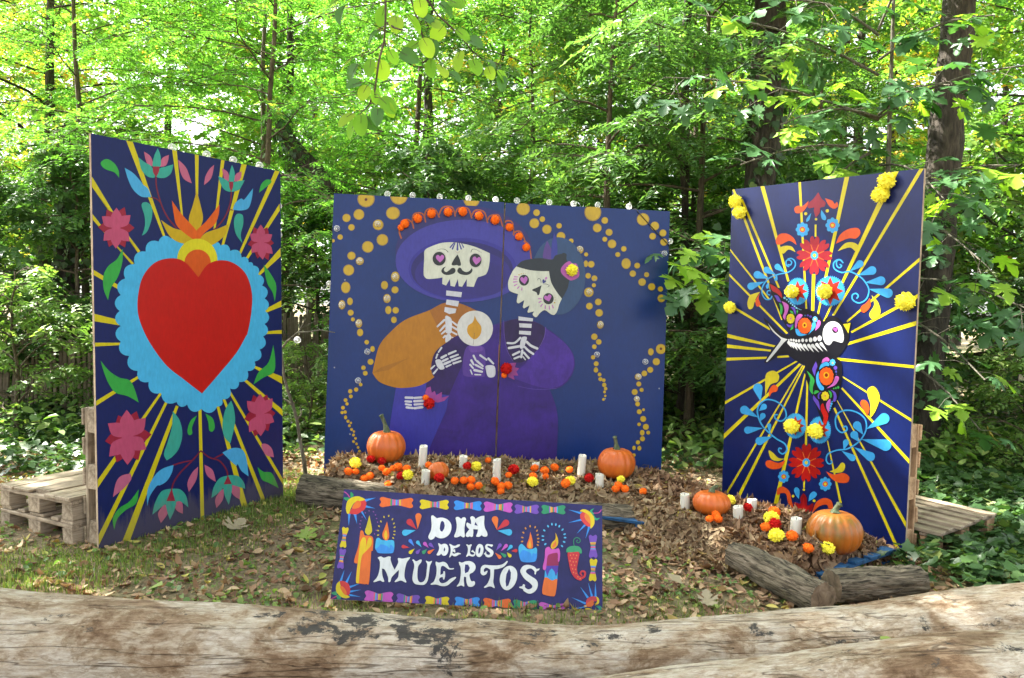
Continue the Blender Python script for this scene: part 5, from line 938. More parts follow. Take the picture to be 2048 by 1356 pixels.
# ================================================================== LOGS
def log_mesh(name, pts, rads, mat, sides=72, per=.02, ridge=.008, seed=3, elong=7, lumps=.02):
    """trunk along a bent axis with bark furrows or weathered hollows; local x along the axis"""
    pts = np.array(pts, float); d = np.r_[0, np.cumsum(np.linalg.norm(np.diff(pts, axis=0), axis=1))]
    n = max(4, int(d[-1] / per)); s = np.linspace(0, d[-1], n)
    from_knots = lambda arr: np.array([np.interp(s, d, arr[:, k]) for k in range(arr.shape[1])]).T
    c = from_knots(pts)
    for _ in range(int(.25 / per)): c[1:-1] = (c[:-2] + 2 * c[1:-1] + c[2:]) / 4
    r = np.interp(s, d, rads)
    for _ in range(int(.25 / per)): r[1:-1] = (r[:-2] + 2 * r[1:-1] + r[2:]) / 4
    t = unit(np.gradient(c, axis=0)); up = np.array([0, 0, 1.0])
    a = unit(np.cross(t, up)); b2 = np.cross(a, t)
    th = np.linspace(0, 2 * np.pi, sides, endpoint=False)
    S, T = np.meshgrid(s, th, indexing='ij')
    arc = np.mean(rads)
    cxx, cyy = np.cos(T) * arc, np.sin(T) * arc
    v1 = _vn(S * 1.0 / elong * 60 + 3 * _vn(S, T, 8, seed), T * arc * 60 + 6 * (_vn(S, cxx * 3, 5, seed + 2) - .5), 1, seed)
    v1 = v1 * smooth(np.minimum(T, 2 * np.pi - T) / .3) + .5 * (1 - smooth(np.minimum(T, 2 * np.pi - T) / .3))
    v2 = _vn(S + cxx * 2, cyy * 2.0, 3.0, seed + 5) - .5; v3 = _vn(S * .8 + cyy * 3, cxx * 3, 9.0, seed + 7) - .5
    rr_ = r[:, None] * (1 + 0) + ridge * (np.abs(v1 - .5) * 2 - .5) + lumps * v2 + lumps * .35 * v3
    V = c[:, None] + rr_[..., None] * (np.cos(T)[..., None] * a[:, None] + np.sin(T)[..., None] * b2[:, None])
    idx = np.arange(n * sides).reshape(n, sides); j = np.roll(idx, -1, 1)
    F = np.stack([idx[:-1], j[:-1], j[1:], idx[1:]], -1).reshape(-1, 4)
    return V, F, c, t
def log_thing(name, pts, rads, mat, label, group=None, **kw):
    V, F, c, t = log_mesh(name, pts, rads, mat, **kw)
    o0 = Vector(c[0]); ax = Vector(pts[-1]) - Vector(pts[0]); rot = ax.to_track_quat('X', 'Z').to_matrix()
    M = rot.to_4x4(); M.translation = o0; Mi = np.array(M.inverted())
    tr = lambda A: A @ Mi[:3, :3].T + Mi[:3, 3]
    root = empty(name, mat=M); tag(root, label, 'log', group)
    Vf = tr(V.reshape(-1, 3)); obj('trunk_surface', np_mesh('trunk_surface', Vf, F, mat, smooth=True), root)
    sd_ = V.shape[1]
    for k in (0, -1):
        ring = tr(V[k]); cc = tr(np.array([c[k]]))[0]
        VV = np.concatenate([ring, (ring + cc) / 2 , [cc + (cc - tr(np.array([c[1 if k == 0 else -2]]))[0]) * .12]])
        FF = [(i, (i + 1) % sd_, sd_ + (i + 1) % sd_, sd_ + i) for i in range(sd_)]; me = py_mesh('cut_end', VV, FF + [(sd_ + i, sd_ + (i + 1) % sd_, 2 * sd_) for i in range(sd_)], MAT['endgrain']); obj('cut_end', me, root)
    return root
log_thing('bare_log', [(-3.2, 2.66, .2), (-2.3, 2.7, .205), (-1.2, 2.74, .185), (-.4, 2.78, .165), (.3, 2.80, .150), (1.0, 2.86, .165), (1.7, 2.95, .20), (2.3, 3.02, .225), (3.1, 3.1, .235)], [.215, .21, .188, .166, .152, .168, .205, .232, .24], MAT['barelog'],
          'long bare bleached log lying across the front of the clearing', sides=110, per=.022, ridge=.004, lumps=.03, elong=16, seed=4)
log_thing('bare_log', [(-.5, 2.36, .12), (.2, 2.42, .14), (.8, 2.47, .165), (1.4, 2.51, .20), (2.0, 2.54, .228), (2.9, 2.55, .24)], [.11, .135, .168, .205, .23, .24], MAT['barelog'],
          'second bleached log with black stains at the right front corner', sides=110, per=.022, ridge=.005, lumps=.03, elong=16, seed=9)
log_thing('bark_log', [(-1.46, 5.52, .095), (-.6, 5.40, .07), (.2, 5.26, .05), (.93, 5.14, .06)], [.125, .115, .10, .10], MAT['logbark'], 'long bark covered log edging the leaf heap behind the sign', per=.012, sides=84, seed=21, ridge=.016)
log_thing('bark_log', [(1.30, 4.36, .10), (1.42, 4.06, .095), (1.56, 3.76, .085)], [.08, .09, .084], MAT['logbark'], 'slanting bark covered log at the corner of the right leaf heap', per=.009, sides=76, seed=33, ridge=.014)
log_thing('bark_log', [(1.67, 3.93, .085), (1.9, 4.0, .085), (2.2, 4.09, .075)], [.086, .088, .078], MAT['logbark'], 'bark covered log just behind the bleached log below the pumpkin with green streaks', per=.009, sides=76, seed=47, ridge=.014)

KEEP = []
# ================================================================== PUMPKINS
def pumpkin(px0, px1, ytop, ybot, stem_px, mat, label, squash=.86, lobes=14, tilt=0, turn=0, lift=0.0):
    cxp = (px0 + px1) / 2; g = drop_on(cxp, ybot - 3); depth = (g - CO).dot(_f) 
    W = (px1 - px0) * depth / FPX; R0 = W / 2; H = W * squash
    KEEP.append((g.x, g.y + R0 * .5, R0 * .8))
    pc = g + Vector((0, R0 * .5, 0)); pc.z = max(pc.z, float(surf_h(pc.x, pc.y)) - .045) + lift
    root = empty('pumpkin', pc); tag(root, label, 'pumpkin'); root.rotation_euler = (tilt, 0, turn)
    nl, nu = 72, 22; V, F = [], []
    for j in range(nu):
        ph = math.pi * j / (nu - 1); zz = -math.cos(ph); rad = math.sin(ph) ** .82
        dip = .16 * math.exp(-(rad / .38) ** 2)
        for i in range(nl):
            th = 2 * math.pi * i / nl
            rib = 1 - .075 * (1 - abs(math.cos(lobes * th / 2))) ** 1.3 * min(1, rad * 1.6)
            V.append((R0 * rad * rib * math.cos(th), R0 * rad * rib * math.sin(th), H / 2 + H / 2 * (zz * (1 - .0) - (dip if zz > 0 else -dip * .5))))
    for j in range(nu - 1):
        for i in range(nl): F.append((j * nl + i, j * nl + (i + 1) % nl, (j + 1) * nl + (i + 1) % nl, (j + 1) * nl + i))
    obj('body', py_mesh('body', V, F, mat, True), root)
    sx, sy = stem_px; x1 = (sx - cxp) * depth / FPX; hh = (ytop - sy) * depth / FPX + H * .07
    n = 9; pts = []; rad = []
    for k in range(n):
        t = k / (n - 1); pts.append((x1 * t ** 1.4, .01 * math.sin(3 * t), H * .90 + hh * (t if abs(x1) < hh * .6 else math.sin(t * 1.9) / math.sin(1.9) * 1.0)))
        rad.append(R0 * (.20 - .11 * min(1, t * 2.2)) + (R0 * .03 if k == n - 1 else 0))
    sides = 10; Vs, Fs = tubes([(pts, rad)], sides)
    Vs = np.array(Vs); cen = np.repeat(np.array(pts), sides, 0); al = np.tile(1 + .16 * np.cos(np.arange(sides) * np.pi), n)[:, None]; Vs = cen + (Vs - cen) * al
    top = len(Vs); Vs = np.concatenate([Vs, [np.array(pts[-1]) + (0, 0, .002)]])
    me = py_mesh('stem', Vs, [tuple(f) for f in Fs] + [((n - 1) * sides + i, (n - 1) * sides + (i + 1) % sides, top) for i in range(sides)], MAT['pstem'], True); obj('stem', me, root)
    return root
pumpkin(729, 808, 880, 932, (756, 848), MAT['pumpkin'], 'large orange pumpkin with a tall leaning stem at the left of the leaf heap', .84)
pumpkin(858, 901, 931, 966, (890, 936), MAT['pumpkin'], 'smallest pumpkin, tipped over beside a short white candle', .88, 12, -.5, .6)
pumpkin(1196, 1273, 909, 965, (1229, 886), MAT['pumpkin'], 'large orange pumpkin with a curled stem at the right of the couple panel', .84)
pumpkin(1389, 1465, 996, 1038, (1438, 988), MAT['pumpkin'], 'flat reddish orange pumpkin at the near left foot of the bird panel', .66, 16)
pumpkin(1624, 1733, 1019, 1106, (1687, 1004), MAT['pumpkin_green'], 'biggest pumpkin with green streaks before the bird panel', .82, 18, lift=-.035)

# ================================================================== CANDLES
def candle(xc, y0, y1, wpx, label):
    g = drop_on(xc, y1 - 1); depth = (g - CO).dot(_f); r = wpx * depth / FPX / 2; h = (y1 - y0) * depth / FPX + .015
    KEEP.append((g.x, g.y - .01, r + .035))
    root = empty('candle', g + Vector((0, r, -.005))); tag(root, label, 'candle', 'white pillar candles on the leaf heaps')
    root.rotation_euler = (rr.uniform(-.05, .05), rr.uniform(-.07, .07), rr.uniform(0, 6))
    n = 24; V, F = [], []
    w = [.004 * math.sin(2 * math.pi * i / n + xc) + .0015 * math.sin(2 * math.pi * i / n * 5) for i in range(n)]
    prof = [(1.0, 0), (1.0, h * .5), (1.0, h - .008), (.96, h - .001), (.88, h - .003), (.80, h - .014), (.3, h - .018), (.02, h - .018)]
    for k, (a, z) in enumerate(prof):
        for i in range(n): V.append((r * a * math.cos(2 * math.pi * i / n), r * a * math.sin(2 * math.pi * i / n), z + (w[i] if 1 < k < 6 else 0)))
    for k in range(len(prof) - 1):
        for i in range(n): F.append((k * n + i, k * n + (i + 1) % n, (k + 1) * n + (i + 1) % n, (k + 1) * n + i))
    obj('wax_body', py_mesh('wax_body', V, F, MAT['wax'], True), root)
    Vw, Fw = tubes([([(0, 0, h - .02), (.001, 0, h - .008), (.003, 0, h + .004)], [.0016, .0016, .0012])], 5); obj('wick', np_mesh('wick', Vw, Fw, MAT['wick']), root)
for a in [(843, 896, 938, 16, 'tall white candle just right of the tall stemmed pumpkin'), (849.5, 945, 970, 17, 'short white candle touching the left side of the tipped small pumpkin'), (925, 916, 939, 16, 'white candle behind a red and a yellow flower right of the small pumpkin'),
          (993, 923, 967, 16.5, 'tallest white candle, standing below the seam of the couple panel'), (1071, 930, 944, 15, 'white candle sunk in leaves behind an orange flower below the purple dress hem'), (1163, 915, 951, 16, 'tall white candle left of the curled stem pumpkin'),
          (1200, 953, 976, 17, 'short white candle in front of the curled stem pumpkin'), (1372, 994, 1021, 19, 'white candle left of the flat reddish pumpkin'), (1479, 1018, 1040, 20, 'short white candle right of the flat reddish pumpkin beside a red flower'),
          (1506, 1004, 1022, 19, 'short white candle nearest the bottom edge of the bird panel'), (1595, 1043, 1072, 22, 'white candle left of the biggest green streaked pumpkin')]: candle(*a)

# ================================================================== PAPER FLOWERS
def pom_mesh(name, mat, seed, n=95, soft=False):
    q = np.random.RandomState(seed); i = np.arange(n) + .5
    ph = np.arccos(1 - 2 * i / n); th = np.pi * (1 + 5 ** .5) * i
    D = np.stack([np.cos(th) * np.sin(ph), np.sin(th) * np.sin(ph), np.cos(ph)], 1); D = unit(D + q.normal(0, .12, (n, 3)))
    Nn = unit(q.normal(0, 1, (n, 3)))
    L = q.uniform(.55, .70, n) if not soft else q.uniform(.55, .64, n)
    v, f, _ = blades(D * .38, D, Nn, L, (.46 if not soft else .36), q.normal(.5, .4, n), q.normal(.1, .25, n), 'dead', q.rand(n))
    # square off the tips so that they read as folded tissue
    bm = bmesh.new(); bmesh.ops.create_icosphere(bm, subdivisions=2, radius=.84 if not soft else .88); core = np.array([w.co[:] for w in bm.verts]); cf = np.array([[w.index for w in fc.verts] for fc in bm.faces]); bm.free()
    core *= (1 + q.normal(0, .03, (len(core), 1)))
    V = np.concatenate([core, v]); F = np.concatenate([cf, f + len(core)])
    return np_mesh(name, V, F, mat)
POM = {(c, s): [pom_mesh('tissue_petals', MAT['t_' + c], 50 + k + 10 * s, 170 if s else 150, bool(s)) for k in range(3)] for c in ('orange', 'yellow', 'red') for s in (0, 1)}
def pom(loc, r, colr, label, group, soft=0, flat=1.0, nrm=None):
    o = bpy.data.objects.new('paper_flower', rr.choice(POM[(colr, soft)])); link(o); o.location = loc
    o.scale = (r, r, r * flat); o.rotation_euler = (rr.uniform(-.5, .5), rr.uniform(-.5, .5), rr.uniform(0, 6)); tag(o, label, 'paper flower', group); return o
def pom_on_panel(pp, px, py, rpx, colr, label, group, soft=0):
    u, v = hit(pp, px, py); q = pp.o + pp.a * u + pp.v * v; depth = (q - CO).dot(_f); r = rpx * depth / FPX
    return pom(q + pp.n * (r * .72), r, colr, label, group, soft)
cap = lambda x, y: (640 + x / 3.76667, 370 + y / 3.76667); cbp = lambda x, y: (980 + x / 3.66486, 370 + y / 3.66486)
rap = lambda x, y: (1430 + x / 3.15349, 330 + y / 3.15349); rbp = lambda x, y: (1430 + x / 3.15349, 700 + y / 3.15349)
ordn = ['first', 'second', 'third', 'fourth', 'fifth', 'sixth', 'seventh', 'eighth', 'ninth', 'tenth', 'eleventh', 'twelfth']
for i, q in enumerate([cap(610, 322), cap(640, 295), cap(737, 255), cap(840, 220), cap(965, 208), cap(1075, 205), cap(1197, 236), cap(1318, 265), cbp(35, 262), cbp(140, 312), cbp(210, 381), cbp(263, 459)]):
    pom_on_panel(PC, q[0], q[1], 7 if i == 0 else (9.5 if i < 9 else 8.4), 'orange', 'orange paper flower on the painted sombrero brim, %s from the left' % ordn[i], 'orange flowers along the sombrero brim', 1)
pom_on_panel(PC, 1142.7, 541, 12.2, 'yellow', 'yellow paper flower in the painted black hair of the skeleton woman', 'flowers on the couple panel')
pom_on_panel(PC, 851.5, 795, 7, 'orange', 'half hidden orange paper flower behind the red one on the lower pink cuff', 'flowers on the couple panel', 1); pom_on_panel(PC, 858.5, 806, 11.5, 'red', 'red paper flower on the lower pink cuff beside the bony fingers', 'flowers on the couple panel')
pom_on_panel(PC, 1008, 750, 6.5, 'orange', 'half hidden orange paper flower under the red one by the panel seam', 'flowers on the couple panel', 1); pom_on_panel(PC, 1012, 736.5, 12, 'red', 'red paper flower on the pink cuff right of the panel seam', 'flowers on the couple panel')
GB = 'yellow flowers on the bird panel'
for q, r, lb in [(rap(148, 232), 14, 'yellow paper flower at the top left corner of the bird panel, upper one'), (rap(174, 300), 14, 'yellow paper flower at the top left of the bird panel, lower of two'), (rap(1102, 104), 17.5, 'yellow paper flower near the top right of the bird panel, upper one'), (rap(1064, 188), 17.5, 'yellow paper flower near the top right of the bird panel, lower of two'),
                 (rap(112, 898), 12.5, 'yellow paper flower alone at the left edge of the bird panel'), (rap(1224, 860), 19.5, 'yellow paper flower alone at the right edge of the bird panel'), (rap(503, 798), 14, 'yellow paper flower on the blue rosette above the upper wing of the bird'), (rap(710, 798), 15.5, 'yellow paper flower on the blue rosette above the bird head'),
                 (rbp(503, 478), 15.5, 'yellow paper flower on the lower left blue rosette below the bird'), (rbp(653, 508), 16, 'yellow paper flower on the blue rosette at the tip of the lower wing')]: pom_on_panel(PR, q[0], q[1], r, 'yellow', lb, GB)
GP = 'paper flowers strewn on the leaf heaps'
for x, y, r, c, lb in [
    (710, 933, 12.5, 'yellow', 'big yellow paper flower left of the tall stemmed pumpkin'), (741, 925, 9, 'red', 'red paper flower under the left front of the tall stemmed pumpkin'), (763, 928, 9, 'red', 'red paper flower under the middle front of the tall stemmed pumpkin'),
    (696, 951, 8.5, 'orange', 'leftmost orange paper flower on the leaf heap'), (711, 951, 7, 'orange', 'small orange paper flower beside the leftmost orange one'), (728, 965, 8.5, 'orange', 'orange paper flower of a close pair below the leftmost ones, nearer one'), (739, 960, 8.5, 'orange', 'orange paper flower of a close pair below the leftmost ones, right one'),
    (763, 944, 7, 'orange', 'orange paper flower just below the tall stemmed pumpkin'), (773, 952, 8.5, 'orange', 'orange paper flower at the left end of the row under the big left pumpkin'), (786, 945, 7, 'orange', 'orange paper flower in the middle of the row under the big left pumpkin'), (796, 942, 9, 'orange', 'large orange paper flower in the row under the big left pumpkin'), (813, 945, 8, 'orange', 'orange paper flower at the right end of the row under the big left pumpkin'),
    (776, 978, 8.5, 'orange', 'orange paper flower on the log edge above the sign corner bones'), (801, 959, 9.5, 'red', 'red paper flower left of the small yellow one and the short candle'), (815, 957, 11.5, 'yellow', 'yellow paper flower left of the short candle'), (857, 938, 7.5, 'orange', 'orange paper flower peeping out behind the tipped small pumpkin'), (878, 963, 11, 'red', 'red paper flower leaning on the front of the tipped small pumpkin'),
    (934, 939, 9.5, 'red', 'red paper flower below the middle candle beside a yellow one'), (952, 940, 11.5, 'yellow', 'yellow paper flower left of the tallest candle'), (909, 970, 8, 'orange', 'orange paper flower, left one of three in a row right of the small pumpkin'), (927, 969, 8, 'orange', 'orange paper flower, middle one of three in a row right of the small pumpkin'), (942, 968, 8.5, 'orange', 'orange paper flower, right one of three in a row right of the small pumpkin'),
    (941, 982, 8, 'orange', 'orange paper flower on the log above the blue painted bone'), (957, 980, 8, 'orange', 'orange paper flower on the log above the gap of blue and pink bones'), (976, 928, 6.5, 'orange', 'tiny orange paper flower behind the tallest candle'), (1027, 946, 12, 'red', 'red paper flower right of the tallest candle'), (1017, 958, 6.5, 'orange', 'small orange paper flower under the red one right of the tallest candle'),
    (990, 971, 9, 'orange', 'orange paper flower at the foot of the tallest candle'), (1002, 981, 8.5, 'orange', 'orange paper flower in a trio below the tallest candle, left one'), (1016, 979, 8.5, 'orange', 'orange paper flower in a trio below the tallest candle, right one'), (1001, 991, 7.5, 'orange', 'orange paper flower in a trio below the tallest candle, lowest one'),
    (1069, 944, 8.5, 'orange', 'orange paper flower in front of the sunken candle'), (1089, 949, 9, 'orange', 'orange paper flower right of the sunken candle'), (1091, 961, 6.5, 'orange', 'small orange paper flower right of the big round yellow one'), (1109, 942, 8.5, 'orange', 'orange paper flower under the purple dress hem towards the right candle'), (1139, 947, 7, 'orange', 'flat orange paper flower left of the tall right candle'),
    (1066, 960, 8, 'orange', 'orange paper flower half hidden behind the big round yellow one'), (1065, 971, 12, 'yellow', 'big round yellow paper flower in the middle of the front leaf heap'), (1131, 975, 9.5, 'orange', 'orange paper flower touching a yellow one above the green painted bone'), (1140, 969, 11.5, 'yellow', 'yellow paper flower touching an orange one above the green painted bone'),
    (1178, 963, 10, 'red', 'red paper flower left of the short candle by the curled stem pumpkin'), (1241, 966, 9, 'yellow', 'pointed yellow paper flower in front of the curled stem pumpkin'), (1237, 979, 8.5, 'orange', 'orange paper flower in a trio below the curled stem pumpkin, top one'), (1231, 986, 8, 'orange', 'orange paper flower in a trio below the curled stem pumpkin, left one'), (1250, 986, 8, 'orange', 'orange paper flower in a trio below the curled stem pumpkin, right one'), (1286, 991, 7.5, 'orange', 'orange paper flower alone at the right end of the front leaf heap'),
    (1460, 1008, 12, 'yellow', 'yellow paper flower behind the flat reddish pumpkin'), (1496, 1023, 10, 'red', 'red paper flower between two short candles by the bird panel'), (1419, 1047, 8, 'orange', 'orange paper flower in a trio below the flat pumpkin, left one'), (1432, 1039, 9, 'orange', 'orange paper flower in a trio below the flat pumpkin, top one'), (1436, 1047, 9, 'orange', 'orange paper flower in a trio below the flat pumpkin, right one'),
    (1549, 1034, 12, 'orange', 'orange paper flower at the top of the cluster under the painted red lily'), (1543, 1045, 16, 'yellow', 'large yellow paper flower in the cluster under the painted red lily'), (1549, 1058, 14.5, 'red', 'dark red paper flower in the cluster left of the green streaked pumpkin'), (1531, 1064, 10, 'orange', 'orange paper flower left of the dark red one in the right heap cluster'), (1553, 1080, 16.5, 'yellow', 'large yellow paper flower below the cluster in the right heap'), (1584, 1082, 11.5, 'orange', 'orange paper flower below the candle left of the green streaked pumpkin'), (1616, 1107, 11, 'orange', 'flat orange paper flower at the foot of the green streaked pumpkin'), (1655, 1106, 15, 'yellow', 'yellow paper flower in front of the green streaked pumpkin')]:
    g = drop_on(x, y + r * .55); depth = (g - CO).dot(_f); R0 = r * depth / FPX * (1.12 if c == 'orange' else 1)
    KEEP.append((g.x, g.y - .03, R0 + .022))
    pom(g + Vector((0, R0 * .2, R0 * .5 + .028)), R0, c, lb, GP, 1 if c == 'orange' else 0, .85)

# ================================================================== LEAF HEAPS
rs = np.random.RandomState(23)
def heap(name, xs, ys, n, mat, label, sel, Lr=(.03, .082)):
    gx = np.arange(xs[0], xs[1], .035); gy = np.arange(ys[0], ys[1], .035)
    X, Y = np.meshgrid(gx, gy); H = pile_h(X, Y); B = base_h(X, Y)
    ok = (H > .015) & sel(X, Y)
    Z = np.where(ok, B + H - .02, B - .05)
    idx = np.arange(X.size).reshape(X.shape); Fq = np.stack([idx[:-1, :-1], idx[:-1, 1:], idx[1:, 1:], idx[1:, :-1]], -1)
    m = ok[:-1, :-1] | ok[:-1, 1:] | ok[1:, 1:] | ok[1:, :-1]
    Fq = Fq[m].reshape(-1, 4)
    V0 = np.stack([X, Y, Z], -1).reshape(-1, 3)
    F0 = np.concatenate([Fq[:, [0, 1, 2]], Fq[:, [0, 2, 3]]]); r0 = np.full(len(V0), .03)
    layers = []
    for cnt, tilt, zz, keep in ((int(n * .9), .16, (-.022, -.006), False), (n, .30, (-.022, .008), True)):
        px, py = rs.uniform(xs[0], xs[1], cnt * 4), rs.uniform(ys[0], ys[1], cnt * 4)
        h = pile_h(px, py); k = (h > .02) & sel(px, py)
        if keep:
            for kx, ky, kr in KEEP: k &= (px - kx) ** 2 + ((py - ky) / 1.5) ** 2 > kr * kr
        px, py, h = px[k][:cnt], py[k][:cnt], h[k][:cnt]; m_ = len(px)
        e = .03; gxn = (surf_h(px + e, py) - surf_h(px - e, py)) / (2 * e); gyn = (surf_h(px, py + e) - surf_h(px, py - e)) / (2 * e)
        Nn = unit(np.stack([-gxn, -gyn, np.ones(m_)], 1) + rs.normal(0, tilt, (m_, 3)))
        D = rs.normal(0, 1, (m_, 3)); D = unit(D - Nn * (D * Nn).sum(1, keepdims=True) * .85)
        L = rs.uniform(*Lr, m_); P0 = np.stack([px, py, base_h(px, py) + h + rs.uniform(*zz, m_)], 1) - D * L[:, None] * .5
        layers.append(blades(P0, D, Nn, L, L * rs.uniform(.26, .66, m_), rs.normal(.4, .5, m_), rs.normal(.2, .38, m_), 'dead', rs.rand(m_)))
    V, F, r = join_blades([(V0, F0, r0)] + layers)
    o = obj(name, np_mesh(name, V, F, mat, r)); tag(o, label, 'leaf heap', kind='stuff'); return o
divide = lambda x, y: (x - 1.12) * .9 + (y - 5.3) * .25
heap('leaf_heap', (-2.0, 2.0), (3.9, 6.75), 14000, MAT['litter_pile'], 'wide heap of dry brown leaves in front of the skeleton couple panel', lambda x, y: divide(x, y) < 0)
heap('leaf_heap', (.7, 3.0), (3.8, 6.3), 12500, MAT['litter_pile2'], 'heap of reddish brown leaves in front of the bird panel', lambda x, y: divide(x, y) >= 0)

# ================================================================== GLOBE STRING LIGHTS
def bulb_meshes():
    bm = bmesh.new(); bmesh.ops.create_icosphere(bm, subdivisions=3, radius=1.0); me = bpy.data.meshes.new('bulb'); bm.to_mesh(me); bm.free()
    me.polygons.foreach_set('use_smooth', np.ones(len(me.polygons), bool)); me.materials.append(MAT['glass'])
    V, F = tubes([([(0, 0, 0), (0, .32, .0), (0, .62, 0)], [.15, .28, .34]), ([(-.2, -.1, .1), (.05, -.25, .25), (.22, -.1, -.1), (0, .1, -.2)], [.05, .05, .05, .05])], 6)
    cap_ = np_mesh('socket', V, F, MAT['cap']); return me, cap_
BULB, SOCK = bulb_meshes()
def light_string(pp, label, bulbs, cables, r=.026):
    root = empty('string_lights', mat=pp.M); tag(root, label, 'string lights')
    paths = []
    for cb in cables: paths.append((np.array(cb), np.full(len(cb), .0035)))
    V, F = tubes(paths, 6); obj('cable', np_mesh('cable', V, F, MAT['cable'], smooth=True), root)
    for u, v, y in bulbs:
        b_ = obj('bulb', BULB, root, (u, y, v), (rr.uniform(-.4, .4), rr.uniform(-.4, .4), rr.uniform(-.5, .5)), (r, r, r))
        s_ = bpy.data.objects.new('socket', SOCK); link(s_, b_)
lap = lambda x, y: (150 + x / 3.01333, 250 + y / 3.01333); ccp = lambda x, y: (640 + x / 4.2389, 640 + y / 4.2389); cdp = lambda x, y: (980 + x / 4.23784, 640 + y / 4.23784)
top_l = [hit(PL, *lap(*q)) for q in [(605, 132), (812, 178), (972, 208), (1130, 242)]]; side_l = [hit(PL, *q) for q in [(561.5, 411), (562, 469), (595, 680)]]
bl = [(u, PL.H + .02, .03) for u, v in top_l] + [(PL.W / 2 + .012, side_l[0][1], .035), (PL.W / 2 + .012, side_l[1][1], .035), (side_l[2][0], side_l[2][1], .0)]
light_string(PL, 'string of clear globe bulbs along the top of the heart panel', bl, [[(top_l[0][0] - .5, .035, PL.H - .15), (top_l[0][0] - .1, .035, PL.H - .01), (top_l[1][0], .036, PL.H - .006), (top_l[3][0], .036, PL.H - .008), (PL.W / 2 - .03, .04, PL.H - .1), (PL.W / 2 + .012, .05, side_l[0][1]), (PL.W / 2 + .012, .05, side_l[1][1]), (PL.W / 2 - .02, .05, 1.4), (side_l[2][0] * .9, .04, side_l[2][1] + .05), (side_l[2][0], .03, side_l[2][1])]])
tc = [hit(PC, *q) for q in [cap(507, 53), cap(697, 66), cap(903, 80), cap(1120, 90), cap(1325, 103), cbp(42, 103), cbp(200, 122), cbp(437, 128), cbp(615, 138), cbp(793, 152), cbp(1022, 156)]]
bc = [(u, PC.H + .022, .02) for u, v in tc]
for q in [cap(130, 330), cap(435, 295), cap(300, 572), cap(567, 690), cap(505, 855), cap(165, 902), cap(293, 1040), cap(358, 1255), ccp(325, 513), cbp(657, 470), cbp(724, 784), cbp(808, 1022), cbp(782, 1242), cbp(1136, 1295), cbp(1275, 503), cdp(1256, 480), cdp(1241, 668)]:
    u, v = hit(PC, *q); bc.append((u, v, -.012))
for q in [cbp(1327, 410), cbp(1311, 942)]: u, v = hit(PC, *q); bc.append((PC.W / 2 + .015, v, .02))
u, v = hit(PC, *cap(63, 742)); bc.append((-PC.W / 2 - .012, v, .02))
hu = hit(PC, *cbp(1072, 176)); hv = hit(PC, *cbp(1335, 470))
cab = [[(-PC.W / 2 + .2, .035, PC.H - .2)] + [(u, .034, PC.H - .004) for u, v in tc] + [(hu[0], .012, PC.H + .004), (hu[0] + .01, -.009, PC.H - .02), ((hu[0] + hv[0]) / 2, -.010, (hu[1] + hv[1]) / 2 - .01), (hv[0] - .02, -.010, hv[1] + .02), (PC.W / 2 + .008, .01, hv[1] - .03), (PC.W / 2 - .05, .04, 1.5)]]
light_string(PC, 'string of clear globe bulbs along the top and through the skeleton couple panel', bc, cab)
